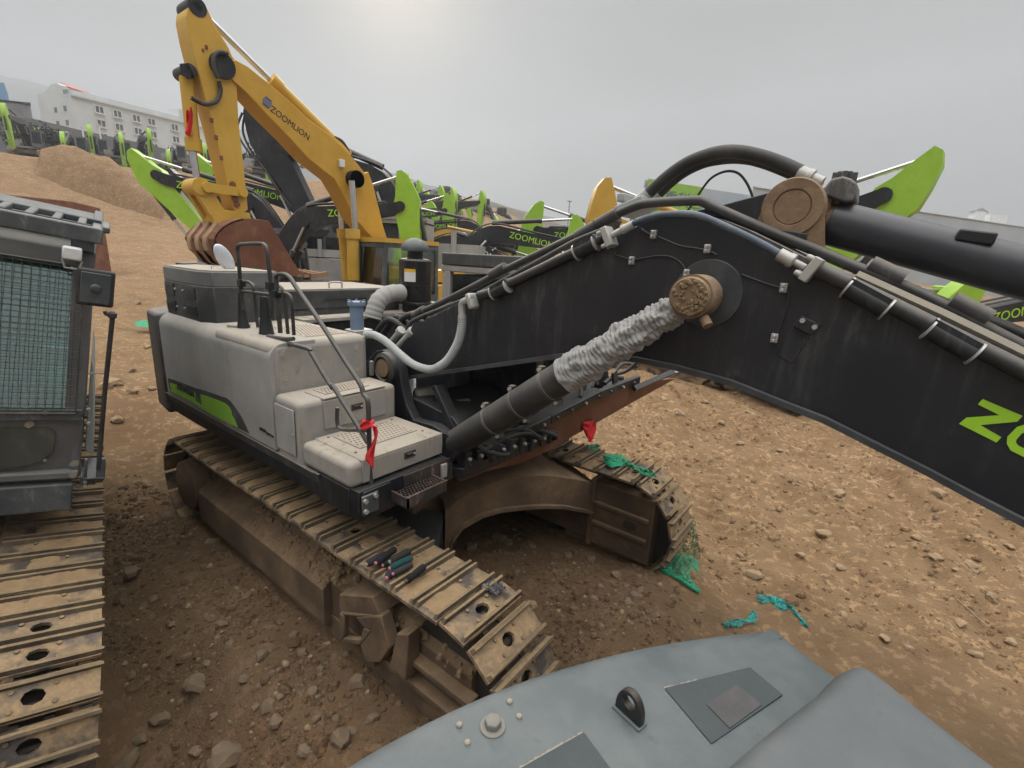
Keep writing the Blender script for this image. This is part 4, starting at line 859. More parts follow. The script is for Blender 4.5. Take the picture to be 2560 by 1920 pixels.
mb = MB(); mb.box((-1.1, 2.45, 1.80), (-.45, 3.0, 2.1)); mb.box((-1.2, 2.45, 2.1), (-1.0, 3.0, 2.75)); mb.build('seat', 'teal2', cb_, bevel=0.04)
mb = MB(); mb.box((CX0 + .055, CY0 + .06, CZ0 + .051), (CX1 - .07, CY1 - .08, CZ0 + .075)); mb.box((CX0 + .055, CY1 - .06, CZ0 + .08), (CX1 - .2, CY1 - .05, CZ1 - .08)); mb.build('cab_lining', 'black', cb_)
mb = MB(); mb.box((-1.02, 2.30, 2.62), (-.55, 2.31, 2.95)); mb.build('sun_blind', 'teal2', cb_)
# front edge bar, floor under the cab, rusty belly plate
mb = MB(); mb.prism([(CX1 + .03, CY0 - .02, 1.60), (CX1 + .03, CY1 + .05, 1.60), (CX0, CY1 + .05, 1.6), (CX0, CY0 - .02, 1.58)], (0, 0, .075)); mb.build('cab_floor', 'black', EX, bevel=0.006)
bar = [at(1137, 1188, X=-.16), at(1255, 1122, X=-.02), at(1378, 1060, X=.12), at(1499, 998, X=.28), at(1600, 958, X=.40)]
mb = MB()
for i in range(4):
    a, b = bar[i], bar[i + 1]; mb.prism([a, b, b + Vector((0, 0, .085)), a + Vector((0, 0, .085))], (-.07, .02, 0))
fb = mb.build('front_bar', 'black', EX, bevel=.008)
for i in range(14):
    t = (i + .4) / 14 * 4; k = int(t); p = bar[k].lerp(bar[k + 1], t - k); mb = MB(); mb.cyl(p + Vector((0, 0, .04)), p + Vector((.025, -.008, .04)), .014, 8); mb.build('bolt', 'bolt' if i % 3 == 0 else 'char', fb)
rj = random.Random(21)
mb = MB(); mb.prism([bar[0] + Vector((-.08, .02, -.01)), bar[2] + Vector((-.08, .02, -.01)), bar[4] + Vector((-.08, .02, -.01)), Vector((-.25, 3.3, bar[4].z)), Vector((-.3, .95, bar[0].z))], (0, 0, .02)); mb.build('floor_plate', 'black', EX)
for i in range(15):
    t = rj.uniform(.9, 3.7); k = int(t); p = bar[k].lerp(bar[k + 1], t - k) + Vector((-rj.uniform(.05, .4), .05, .10)); q = p + Vector((rj.uniform(-.3, .1), rj.uniform(.15, .5), rj.uniform(-.02, .14)))
    mb = MB(); mb.tube(smooth_path([p, p.lerp(q, .4) + Vector((0, 0, rj.uniform(.03, .12))), q], 6), rj.choice([.014, .02, .026]), 8); mb.build('hydraulic_hose', 'rubber', EX)
for i in range(9):
    t = rj.uniform(.6, 3.6); k = int(t); p = bar[k].lerp(bar[k + 1], t - k) + Vector((-rj.uniform(.08, .3), .03, .07)); mb = MB(); mb.cbox(p + Vector((0, 0, .06)), (.03, rj.uniform(.05, .12), rj.uniform(.1, .24)), 0, Matrix.Rotation(rj.uniform(-.5, .5), 3, 'X')); mb.build('bracket_plate', rj.choice(['black', 'char', 'tube']), EX, bevel=.005)
low_ = [at(1150, 1205, X=-.17), at(1218, 1178, X=-.10), at(1300, 1158, X=-.02), at(1378, 1124, X=.06), at(1472, 1066, X=.20), at(1690, 946, X=.50)]
mb = MB(); P = [p + Vector((-.015, 0, .0)) for p in bar] + low_[::-1]
mb.prism(P, (-.012, .004, 0)); mb.prism([p for p in low_] + [Vector((-1.0, 3.2, 1.40)), Vector((-1.2, 1.0, 1.38))], (0, 0, .012)); mb.build('belly_plate', 'rustplate', EX)
mb = MB(); q0, q1 = at(1585, 972, X=.40), at(1682, 930, X=.60); dq = (q1 - q0); mb.tube([q0, q1], .04, 4); mb.tube([q1, q1 + dq * .14], .045, 4, 1)
mb.build('cab_step', ['black', 'lgrey'], EX)
mb = MB(); mb.tube(smooth_path([at(1540, 935, Y=3.3), at(1570, 925, Y=3.35), at(1610, 890, Y=3.4), at(1640, 868, Y=3.5)], 5), .022, 8); mb.build('mirror_arm', 'tube', EX)
# steel pipes and hoses along the boom
c6 = lambda pts: crop(1440, 360, 3.0722, pts); c7 = lambda pts: crop(900, 350, 2.458, pts); c8 = lambda pts: crop(1660, 300, 2.458, pts)
def pipe(name, pts, r, mat='tube', parent=boom, n=4, sides=12, **pl):
    mb = MB(); mb.tube(smooth_path(on(pts, **pl), n), r, sides); return mb.build(name, mat, parent)
pipe('steel_pipe', c7([(225, 1165), (250, 1110), (300, 1075), (390, 1050), (640, 930), (890, 800), (1140, 680), (1380, 565), (1500, 495)]) + c6([(210, 580), (300, 545), (440, 485), (560, 455), (900, 435), (980, 445), (1080, 495), (1500, 680), (1800, 800), (2212, 975)]) + [(2300, 735), (2560, 870), (2760, 975)], .031, Y=1.46, n=3)
pipe('steel_pipe', c7([(285, 1180), (310, 1125), (370, 1090), (470, 1050), (700, 960), (760, 930)]) + c7([(1000, 800), (1200, 690), (1330, 620), (1480, 560)]), .022, Y=1.40, n=3)
pipe('steel_pipe', c7([(730, 955), (800, 935), (920, 880), (1340, 680), (1420, 640), (1500, 600)]), .034, Y=1.19)
pipe('steel_pipe', c8([(935, 915), (1000, 945), (1240, 1060), (1700, 1290), (2212, 1545)]) + [(2760, 1030)], .040, Y=1.19)
pipe('steel_pipe', c8([(780, 725), (1150, 890), (1700, 1120), (2212, 1320)]) + [(2760, 935)], .030, Y=1.62)
pipe('top_strip', c8([(1180, 955), (1700, 1192), (2212, 1442)]) + [(2740, 975)], .026, mat='mud2', Y=1.27, n=2, sides=4)
pipe('pressure_hose', c6([(440, 612), (500, 585), (560, 565), (630, 548), (700, 540), (830, 535), (950, 552), (1100, 612), (1300, 705), (1440, 775), (1555, 840)]), .020, mat='hoseblue', Y=1.15)
def fitting(name, p0, p1, r0, r1, Y, mat='galv', n=14):
    a, b = at(*c6([p0])[0], Y=Y), at(*c6([p1])[0], Y=Y); d = b - a; L_ = d.length
    mb = MB(); mb.lathe(a, d, [(0, r0), (L_ * .35, r0), (L_ * .4, r0 * 1.12), (L_ * .55, r0 * 1.12), (L_ * .6, r1), (L_, r1)], n); return mb.build(name, mat, boom)
fitting('hose_fitting', (450, 612), (280, 700), .026, .020, 1.16); fitting('hose_fitting', (1560, 845), (1760, 950), .034, .018, 1.16)
def flange(px, py, Y, ang, s=1.0):
    c = at(*c6([(px, py)])[0], Y=Y); R3 = Matrix.Rotation(ang, 3, 'Y'); mb = MB()
    mb.cbox(c, (.045 * s, .11 * s, .13 * s), 0, R3)
    for dz in (-.045, .045):
        for dy in (-.04, .04): q = R3 @ Vector((-.02, dy * s, dz * s)); q2 = R3 @ Vector((-.055, dy * s, dz * s)); mb.cyl(c + q, c + q2, .015 * s, 8, 0)
    return mb.build('pipe_flange', 'galv', boom, bevel=0.012)
flange(255, 715, 1.16, radians(-28)); flange(1810, 965, 1.16, radians(28))
cR = at(*c7([(690, 985)])[0], Y=1.16); 
def clamp(pts, Y, lx=.17, ang=-28, bolts=True):
    c = at(*pts, Y=Y); R3 = Matrix.Rotation(radians(ang), 3, 'Y'); mb = MB()
    mb.cbox(c + Vector((0, .06, .02)), (lx, .20, .025), 0, R3)
    mb.tube([c + R3 @ Vector((-lx / 2, 0, -.02)), c + R3 @ Vector((lx / 2, 0, -.02))], .047, 14)
    for sx_ in (-1, 1):
        if bolts: mb.cyl(c + R3 @ Vector((sx_ * lx * .28, .10, .03)), c + R3 @ Vector((sx_ * lx * .28, .10, .055)), .022, 12, 1)
        mb.lathe(c + R3 @ Vector((sx_ * lx / 2 - .005, 0, -.02)), R3 @ Vector((1, 0, 0)), [(0, .047), (0, .058), (.01, .058), (.01, .047)], 20, 1)
    return mb.build('pipe_clamp', ['black', 'bolt'], boom)
for p in (c7([(860, 905)])[0], c7([(1385, 645)])[0]): clamp(p, 1.18, .16, -26)
for p in (c8([(1265, 1075)])[0], c8([(1790, 1335)])[0]): clamp(p, 1.18, .20, 27)
for p, a in ((c7([(850, 805)])[0], -27), (c7([(1390, 560)])[0], -27), (c7([(1520, 485)])[0], -27), (c7([(365, 1060)])[0], -27), (c8([(1370, 930)])[0], 25), (c8([(1880, 1160)])[0], 26)):
    c = at(*p, Y=1.46); mb = MB(); mb.tube([c + Matrix.Rotation(radians(a), 3, 'Y') @ Vector((-.085, 0, 0)), c + Matrix.Rotation(radians(a), 3, 'Y') @ Vector((.085, 0, 0))], .043, 12); mb.cbox(c + Vector((0, .05, -.03)), (.13, .12, .03), 0, Matrix.Rotation(radians(a), 3, 'Y')); mb.build('pipe_clamp', 'char', boom)
# grey corrugated hose from the filter block to the boom
hp = c7([(35, 1195), (90, 1200), (160, 1240), (250, 1320), (330, 1380), (420, 1408), (480, 1395), (540, 1350), (600, 1250), (625, 1150), (628, 1075)])
Ys = [.95, .95, .97, 1.0, 1.03, 1.06, 1.08, 1.10, 1.12, 1.13, 1.14]
P = smooth_path([at(x, y, Y=q) for (x, y), q in zip(hp, Ys)], 26); mb = MB()
rs = [.036 + (.004 * sin(i * 2.1) if i > len(P) * .60 and i < len(P) * .97 else 0) for i in range(len(P))]
mb.tube(P, rs, 14); mb.build('drain_hose', 'lgrey', EX, angle=60)
P = smooth_path([at(*q, Y=1.14) for q in c7([(628, 1085), (625, 1030), (632, 1000), (655, 985), (690, 980)])], 5); mb = MB(); mb.tube(P, .030, 12); mb.build('elbow_pipe', 'galv', boom)
c = at(*c7([(690, 990)])[0], Y=1.16); mb = MB(); mb.cbox(c, (.05, .10, .13), 0, Matrix.Rotation(radians(-25), 3, 'Y')); mb.build('pipe_flange', 'galv', boom, bevel=0.015)
# big supply hoses arching over the boom
pipe('supply_hose', c6([(470, 455), (540, 395), (620, 320), (720, 235), (830, 160), (950, 105), (1080, 68), (1200, 58), (1320, 72), (1460, 108), (1600, 160), (1720, 215)]), .042, mat='rubber', Y=1.72, n=4, sides=14)
pipe('supply_hose', c6([(560, 455), (640, 380), (740, 285), (850, 205), (980, 145), (1100, 118), (1220, 108), (1340, 118), (1460, 150), (1580, 195), (1720, 255)]), .036, mat='rubber', Y=1.86, n=4, sides=14)
fitting('hose_fitting', (1710, 222), (1890, 300), .046, .036, 1.72); fitting('hose_fitting', (1715, 255), (1880, 330), .038, .03, 1.86)
pipe('hose_sleeve', c6([(470, 460), (560, 375)]), .047, mat='lgrey', Y=1.72); pipe('hose_sleeve', c6([(560, 460), (640, 382)]), .041, mat='lgrey', Y=1.86)
c = at(*c6([(470, 490)])[0], Y=1.72); mb = MB(); mb.cbox(c, (.22, .3, .07), 0, Matrix.Rotation(radians(-20), 3, 'Y')); mb.cbox(c + Vector((-.08, 0, .06)), (.06, .26, .06)); mb.build('hose_manifold', 'lgrey', boom, bevel=0.01)
pipe('sensor_cable', c6([(850, 520), (900, 455), (960, 360), (1030, 270), (1110, 222), (1190, 208), (1260, 235), (1320, 315), (1358, 410)]), .0085, mat='rubber', Y=1.9, n=5, sides=8)
# arm cylinder and its bracket on top of the boom
AY = 1.66
apin = at(1980, 518, Y=1.46); mb = MB()
tri = on(c6([(850, 530), (1130, 465), (1560, 350), (1640, 340), (1760, 420), (1790, 560), (1780, 720), (1500, 640), (1300, 600), (1060, 560)]), Y=1.50)
for y in (1.50, 1.79): mb.prism([Vector((p.x, y, p.z)) for p in tri], (0, .05, 0))
mb.prism([Vector((tri[0].x, 1.45, tri[0].z - .01)), Vector((tri[6].x, 1.45, tri[6].z + .02)), Vector((tri[6].x, 1.45, tri[6].z - .03)), Vector((tri[0].x, 1.45, tri[0].z - .05))], (0, .42, 0))
mb.build('cylinder_bracket', 'black', boom, bevel=0.006)
mb = MB(); mb.lathe((apin.x, 1.455, apin.z), (0, 1, 0), [(0.004, .02), (0.004, .09), (0.012, .094), (0.0, .10), (0, .155), (.03, .165), (.09, .165), (.09, .10)], 40); mb.prism([Vector((apin.x - .16, 1.47, apin.z - .02)), Vector((apin.x + .16, 1.47, apin.z - .02)), Vector((apin.x + .20, 1.47, apin.z - .24)), Vector((apin.x - .20, 1.47, apin.z - .20))], (0, .04, 0)); mb.build('cylinder_pin', 'mudpin', boom)
e0 = at(2072, 556, Y=AY); e1 = at(2560, 683, Y=AY); axd = (e1 - e0).normalized(); rA = 64 / FPX * (ROT @ (e1 - CAM)).z * .97
mb = MB(); mb.lathe(e0, axd, [(0, rA * .75), (.01, rA), (2.6, rA)], 48)
acy = mb.build('arm_cylinder', 'cylp', EX)
mb = MB(); mb.lathe(e0 - axd * .12, axd, [(0, rA * .55), (.05, rA * .6), (.10, rA * .82), (.135, rA * .9)], 32); mb.lathe(Vector((apin.x, AY - .1, apin.z)), (0, 1, 0), [(0, .15), (.2, .15)], 32); mb.prism([Vector((apin.x, AY - .09, apin.z - .14)), Vector((apin.x, AY - .09, apin.z + .14)), e0 + Vector((0, -.09, .13)), e0 + Vector((0, -.09, -.13))], (0, .18, 0)); mb.build('cylinder_eye', 'mudpin', acy)
c = at(2440, 592, Y=AY - rA * .8); mb = MB(); mb.cbox(c + Vector((0, .02, .0)), (.15, .07, .06), 0, Matrix.Rotation(radians(8), 3, 'Y')); mb.build('hose_saddle', 'black', acy, bevel=0.01)
vb = on(c6([(1900, 345), (1960, 265), (2050, 245), (2110, 262), (2160, 300), (2150, 430), (2060, 450), (1880, 385)]), Y=1.54)
mb = MB(); mb.prism(vb, (0, .26, 0)); vbk = mb.build('port_block', 'char', acy, bevel=0.012)
mb = MB()
for k in range(5):
    q = at(*c6([(1985 + k * 38, 252 + (k - 2) ** 2 * 3)])[0], Y=1.66 + .03 * (k % 2)); mb.cyl(q - Vector((0, 0, .02)), q + Vector((0, 0, .03)), .014, 8)
mb.build('bolt', 'char', vbk)
# grease lines, clips and the bracket on the boom side
def wire(pts, r=.006): pipe('grease_line', c6(pts), r, mat='rubber', Y=BY0 - .008, n=5, sides=6)
wire([(150, 810), (210, 830), (300, 852), (420, 885), (500, 880), (600, 862), (700, 860), (770, 885), (820, 930), (845, 975)])
wire([(500, 650), (560, 690), (600, 700), (700, 740), (800, 780), (1000, 815), (1080, 850)])
wire([(1270, 1000), (1400, 1050), (1500, 1085), (1590, 1110), (1630, 1150), (1620, 1250), (1580, 1380), (1530, 1490)])
for p in ((430, 895), (1010, 805), (1595, 1105), (1525, 1490), (597, 695), (851, 995)):
    c = at(*c6([p])[0], Y=BY0 - .015); mb = MB(); mb.cbox(c, (.035, .03, .05)); mb.cyl(c + Vector((0, -.012, .012)), c + Vector((0, -.035, .012)), .010, 8); mb.cyl(c + Vector((0, -.012, -.012)), c + Vector((0, -.035, -.012)), .010, 8); mb.build('line_clip', 'bolt', boom, bevel=0.003)
mb = MB(); mb.prism(on(c6([(1660, 1395), (1730, 1320), (1870, 1390), (1800, 1470)]), Y=BY0 - .04), (0, .04, 0)); mb.prism(on(c6([(1660, 1400), (1800, 1472), (1660, 1690), (1540, 1620)]), Y=BY0 - .006), (0, .006, 0)); bk = mb.build('side_bracket', 'black', boom, bevel=0.003)
mb = MB()
for p in ((1742, 1355), (1835, 1405)): c = at(*c6([p])[0], Y=BY0 - .04); mb.cyl(c, c + Vector((0, -.02, 0)), .013, 8)
mb.build('bolt', 'bolt', bk)
# the big lettering, Z O O ...
cz = lambda pts: crop(1660, 1000, 2.458, pts)
def flat(name, pts, mat, parent, Y, th=.004):
    mb = MB(); mb.prism(on(pts, Y=Y), (0, -th, 0)); return mb.build(name, mat, parent, smooth=False)
flat('lettering', cz([(1958, -6), (2203, 97), (2170, 132), (1942, 153), (2072, 228), (2042, 260), (1812, 145), (1858, 108), (2062, 93), (1928, 26)]), 'letter', boom, BY0 - .002)
def ring(outer, inner):
    mb = MB(); a, b = on(cz(outer), Y=BY0 - .006), on(cz(inner), Y=BY0 - .006); k = len(a)
    mb.add(a + b, [(i, (i + 1) % k, k + (i + 1) % k, k + i) for i in range(k)]); return mb.build('lettering', 'letter', boom, smooth=False)
ring([(2240, 142), (2170, 165), (2110, 225), (2106, 268), (2130, 310), (2300, 395), (2380, 400), (2450, 330), (2452, 285), (2425, 235)], [(2252, 190), (2200, 205), (2165, 245), (2163, 262), (2178, 280), (2310, 345), (2350, 348), (2392, 305), (2393, 287), (2378, 262)])
dx, dy = 345, 165
ring([(2240 + dx, 142 + dy), (2170 + dx, 165 + dy), (2110 + dx, 225 + dy), (2106 + dx, 268 + dy), (2130 + dx, 310 + dy), (2300 + dx, 395 + dy), (2380 + dx, 400 + dy), (2450 + dx, 330 + dy), (2452 + dx, 285 + dy), (2425 + dx, 235 + dy)], [(2252 + dx, 190 + dy), (2200 + dx, 205 + dy), (2165 + dx, 245 + dy), (2163 + dx, 262 + dy), (2178 + dx, 280 + dy), (2310 + dx, 345 + dy), (2350 + dx, 348 + dy), (2392 + dx, 305 + dy), (2393 + dx, 287 + dy), (2378 + dx, 262 + dy)])
# pipes at the boom foot
for q, y in (([(215, 1215), (260, 1160)], 1.30), ([(270, 1230), (330, 1165)], 1.24)):
    a, b = on(c7(q), Y=y); d = b - a; mb = MB(); mb.lathe(a - d * .6, d, [(0, .03), (d.length * 1.2, .032), (d.length * 1.2, .045), (d.length * 1.5, .045), (d.length * 1.5, .03)], 14); mb.build('pipe_joint', 'galv', EX)
for i in range(7):
    y = 1.1 + rh.random() * .9; mb = MB(); mb.tube(smooth_path([(-1.7, y, 2.45), (-1.5, y + .05, 2.62 + rh.uniform(-.05, .08)), (-1.25, y + .1, 2.55), (-1.15, y + .05, 2.35)], 6), .03, 10); mb.build('hydraulic_hose', 'rubber', EX)
# ---------------------------------------------------------------- the leaning excavator at the left edge
GZ = 1.17
LX = thing('excavator', 'leaning dark excavator with wire mesh cab guard, cut off by the left edge', 'excavator', tuple(LO - LM.col[2] * GZ), LM.to_euler(), 'excavators parked in the yard', place=False)
def lat(px, py, axis, val):                                # picture point -> point of this machine's own frame
    d = LM.transposed() @ ray(px, py); c0 = LM.transposed() @ (CAM - LO) + Vector((0, 0, GZ))
    return c0 + d * ((val - c0[axis]) / d[axis])
XR2, XF2 = -2.97, 1.30; W2 = 0.60
SH2 = [shoe_mesh(W2, PIT, c, i + 20) for i, c in enumerate((0, 1, 1, 1, 2, 2, 2))]
sXR, sXF = XR, XF; XR, XF = XR2, XF2
for y0 in (-0.6, -3.3):
    mb = MB(); chain(mb, y0 + .3, .1)
    for v in mb.v: v.z += GZ - 1.15
    tr = mb.build('track', 'chain', LX)
    rj = random.Random(4)
    offs = (0.5 - ((0 - XR2) / PIT) % 1.0) * PIT
    for k in range(NSH):
        p, a = stadium(XR2, XF2, ZC, RP, (k + .5) * PIT - (0.5 * PIT - ((0 - XR2) % PIT)) - PIT * .5 + .5 * PIT)
        o = bpy.data.objects.new('track_shoe', SH2[rj.choice((0, 1, 2, 3, 1, 2, 3, 5))] if a == 0 and p.x < 1.0 else SH2[0]); COL.objects.link(o); o.parent = tr
        o.location = (p.x, y0, p.z + GZ - 1.15); o.rotation_euler = (0, a + rj.uniform(-.012, .012), 0)
    mb = MB(); mb.box((XR2 + .3, y0 + .1, .25), (XF2 - .45, y0 + .5, .75)); mb.box((XF2 - .5, y0 + .12, .32), (XF2 + .1, y0 + .48, .74)); mb.build('track_frame', 'mudframe', LX, bevel=.02)
    for x, nm in ((XR2, 'sprocket'), (XF2, 'idler_wheel')): mb = MB(); mb.lathe((x, y0 + .2, ZC), (0, 1, 0), [(0, .2), (0, .4), (.2, .4), (.2, .2)], 28); mb.build(nm, 'chain', LX)
XR, XF = sXR, sXF
mb = MB(); mb.box((-2.2, -2.7, .6), (-.2, -.5, 1.1)); mb.build('car_body', 'mudframe', LX, bevel=.02)
X0 = 0.25
g = GZ
mb = MB(); mb.box((-3.6, -3.1, g + .32), (X0 - .1, -.22, g + .55)); mb.box((X0 - .1, -1.6, g + .27), (X0 - .03, -.20, g + .50)); mb.build('turntable_frame', 'slate', LX, bevel=.012)
mb = MB(); mb.box((-3.5, -3.1, g + .55), (-1.75, -.2, g + 1.55)); mb.box((-1.7, -3.1, g + .55), (-.2, -2.1, g + 1.3)); mb.build('machine_body', 'body', LX, bevel=.06)
mb = MB(); mb.box((-4.3, -3.1, g + .4), (-3.52, -.2, g + 1.5)); mb.build('counterweight', 'char', LX, bevel=.15, seg=4)
yr, yl = -.155, -1.235
zb, zm, zt = g + .55, g + 1.08, g + 2.30
cab = MB()
cab.box((X0 - .06, yr - .115, zm), (X0, yr, zt)); cab.box((X0 - .06, yl, zm), (X0, yl + .09, zt)); cab.box((X0 - .06, yl, zt - .12), (X0, yr, zt)); 
cab.box((X0 - 1.62, yl, zt - .05), (X0 - .03, yr - .003, zt + .003)); cab.box((X0 - 1.62, yl, zb), (X0 - .02, yr - .02, zb + .06))
for y in (yr - .07, yl): cab.box((X0 - 1.62, y, zb), (X0 - 1.53, y + .067, zt - .01)); cab.box((X0 - .75, y, zb), (X0 - .67, y + .064, zt - .02)); cab.box((X0 - 1.53, y + .002, zb), (X0 - .05, y + .06, zb + .42))
cab.box((X0 - 1.60, yl + .05, zb), (X0 - 1.55, yr - .06, zm + .05))
lc = cab.build('cab', 'steelgrey', LX, bevel=.012)
mb = MB(); mb.box((X0 - .005, yl - .01, zm - .03), (X0 + .02, yr - .02, zm + .055)); mb.build('window_sill', 'slate', lc, bevel=.006)
mb = MB(); mb.prism([(X0 - .02, yl, zm - .035), (X0 - .02, yr - .01, zm - .035), (X0 - .05, yr - .03, zb + .12), (X0 - .09, yr - .06, zb - .03), (X0 - .09, yl, zb - .03)], (-.05, 0, 0)); lf = mb.build('front_panel', 'steelgrey', lc, bevel=.008)
mb = MB(); q = [(yl + .1, zm - .10), (yr - .20, zm - .10), (yr - .16, zm - .14), (yr - .17, zm - .30), (yr - .24, zm - .38), (yr - .34, zm - .415), (yl + .1, zm - .44)]
mb.prism([(X0 - .016 - (zm - z) * .055, y, z) for y, z in q], (.004, 0, 0)); mb.build('foot_window', 'foot', lf)
mb = MB(); mb.prism([(X0 - .03, yl + .09, zm + .05), (X0 - .03, yr - .11, zm + .05), (X0 - .29, yr - .11, zt - .13), (X0 - .29, yl + .09, zt - .13)], (-.005, 0, 0)); mb.build('window', 'glassfront', lc); mb = MB(); mb.box((X0 - .66, yr - .045, zb + .45), (X0 - .08, yr - .04, zt - .09)); mb.build('window', 'glass', lc)
mb = MB(); mb.box((X0 - 1.58, yl + .1, zm + .1), (X0 - 1.575, yr - .1, zt - .12)); mb.build('reflection_panel', 'teal2', lc)  # added teal panel, stands in for the reflection in the front window
mb = MB(); rj = random.Random(2)
ny_, nz_ = 21, 25
for i in range(ny_ + 1):
    y = yl + .06 + (yr - .09 - yl - .06) * i / ny_; mb.box((X0 + .030, y - .0017, zm + .03), (X0 + .0345, y + .0017, zt - .10))
for k in range(nz_ + 1):
    z = zm + .04 + (zt - .12 - zm - .04) * k / nz_; mb.box((X0 + .0345, yl + .03, z - .0017), (X0 + .039, yr - .055, z + .0017))
mb.tube([(X0 + .034, yl + .03, zm + .035), (X0 + .034, yr - .055, zm + .035), (X0 + .034, yr - .055, zt - .10), (X0 + .034, yl + .03, zt - .10)], .007, 6, closed=True)
mb.build('mesh_guard', 'char', lc)
mb = MB(); mb.box((X0 - 1.3, -.95, zb + .06), (X0 - .75, -.45, zb + .5)); mb.prism([(X0 - 1.25, -.93, zb + .5), (X0 - 1.10, -.93, zb + .5), (X0 - 1.22, -.93, zb + 1.15), (X0 - 1.32, -.93, zb + 1.15)], (0, .46, 0)); mb.box((X0 - 1.34, -.83, zb + 1.17), (X0 - 1.24, -.57, zb + 1.38)); mb.build('seat', 'vest', lc, bevel=.04)
mb = MB(); mb.box((X0 - .9, -.42, zb + .06), (X0 - .3, -.26, zb + .62)); mb.box((X0 - .5, -1.15, zb + .06), (X0 - .14, -1.0, zb + .75)); mb.tube([(X0 - .35, -.5, zb + .1), (X0 - .4, -.5, zb + .7)], .02, 8); mb.tube([(X0 - .35, -.75, zb + .1), (X0 - .4, -.75, zb + .7)], .02, 8); mb.build('console', 'teal2', lc, bevel=.02)
# roof guard
gt = g + 2.475
mb = MB(); mb.box((X0 - .02, yl - .2, gt - .105), (X0 + .05, yr + .03, gt)); mb.box((X0 - 1.6, yr - .03, gt - .09), (X0 - .02, yr + .03, gt - .01)); mb.box((X0 - 1.6, yl - .1, gt - .09), (X0 - .02, yl - .03, gt - .01)); mb.box((X0 - .04, yr - .13, zt), (X0 + .02, yr - .01, gt - .1))
for i in range(10): mb.box((X0 - .42, yl - .05 + i * .128, gt - .03), (X0 - .02, yl - .05 + i * .128 + .045, gt + .012))
mb.box((X0 - .50, yl - .1, gt - .03), (X0 - .42, yr + .02, gt + .015)); mb.box((X0 - 1.6, yl - .1, gt - .06), (X0 - .5, yr + .02, gt - .04))
mb.build('roof_guard', 'slate', lc, bevel=.012)
# lamp
def lbox(pxa, pxb, X, d, name, mat, parent, bev=.01):
    a, b = lat(*pxa, 0, X), lat(*pxb, 0, X); mb = MB(); mb.box((X - d, min(a.y, b.y), min(a.z, b.z)), (X, max(a.y, b.y), max(a.z, b.z))); return mb.build(name, mat, parent, bevel=bev)
lamp = lbox((155, 614), (204, 655), X0 + .10, .06, 'work_light', 'lens', lc, .012)
a = lat(180, 658, 0, X0 + .08); mb = MB(); mb.tube([(a.x, a.y - .05, a.z + .02), (a.x, a.y - .035, a.z - .035), (a.x, a.y + .035, a.z - .035), (a.x, a.y + .05, a.z + .02)], .007, 6); mb.tube([(a.x, a.y, a.z - .03), (X0, a.y, a.z - .05)], .008, 6); mb.build('lamp_bracket', 'galv', lamp)
# mirror and its mast
XM = X0 + .16
a, b = lat(192, 667, 0, XM), lat(283, 772, 0, XM)
mb = MB(); mb.box((XM - .035, a.y, b.z), (XM, b.y, a.z)); mr_ = mb.build('mirror', 'rubber', LX, bevel=.018, seg=3)
mb = MB(); mb.box((XM - .001, a.y + .022, b.z + .022), (XM + .008, b.y - .022, a.z - .022)); mb.lathe((XM + .006, (a.y + b.y) / 2, (a.z + b.z) / 2), (1, 0, 0), [(0, .03), (.012, .03), (.018, .02)], 18); mb.build('mirror_back', 'slate', mr_, bevel=.006)
mb = MB(); mb.tube(smooth_path([lat(262, 778, 0, XM), lat(266, 786, 0, XM), lat(278, 786, 0, XM)], 4), .012, 8); mb.tube([lat(282, 786, 0, XM), lat(262, 980, 0, X0 + .10), lat(246, 1172, 0, X0 + .04)], .015, 10); q = lat(281, 786, 0, XM); mb.lathe(q - Vector((0, 0, .03)), (0, 0, 1), [(0, .015), (.01, .026), (.04, .026), (.05, .012)], 14); mb.tube([lat(223, 933, 0, X0), lat(258, 933, 0, X0 + .11)], .006, 6, 1); mb.build('mirror_mast', ['rubber', 'galv'], LX)
a, b = lat(212, 1142, 0, X0), lat(262, 1185, 0, X0)
mb = MB(); mb.box((X0 - .3, a.y, b.z - .02), (X0 + .05, b.y, b.z)); mb.box((X0 + .02, b.y - .055, b.z), (X0 + .05, b.y, a.z)); mb.box((X0 + .02, a.y, b.z), (X0 + .05, a.y + .02, a.z)); mb.box((X0 - .32, a.y - .02, b.z - .10), (X0 - .02, b.y - .05, b.z - .025)); mb.build('boarding_step', 'slate', LX, bevel=.006)
mb = MB(); mb.prism([lat(228, 900, 0, X0 - .2), lat(234, 920, 0, X0 - .2), lat(234, 1140, 0, X0 - .2), lat(212, 1125, 0, X0 - .2)], (-.9, 0, 0)); mb.build('door', 'lgrey', LX, bevel=.006)
for p in [(213, 1170 + k * 11) for k in range(5)] + [(221, 1022), (221, 1057)]: mb = MB(); q = lat(*p, 0, X0 + .02); mb.cyl(q, q + Vector((.02, 0, 0)), .011, 8); mb.build('bolt', 'bolt', LX)
mb = MB()
for p, r in (((75, 1060), .03), ((115, 1032), .02), ((187, 1158), .032), ((184, 1188), .028), ((5, 1045), .03), ((112, 1150), .012)):
    q = lat(*p, 0, X0 + (.022 if p[1] < 1045 else -.005)); rr0 = random.Random(p[0]); mb.add([q + Vector((.004, cos(k * .9) * r * rr0.uniform(.6, 1.2), sin(k * .9) * r * rr0.uniform(.6, 1.2))) for k in range(7)], [tuple(range(7))])
tag(mb.build('dry_mud_splash', 'mud2', LX, fix=False, smooth=False), kind='stuff')
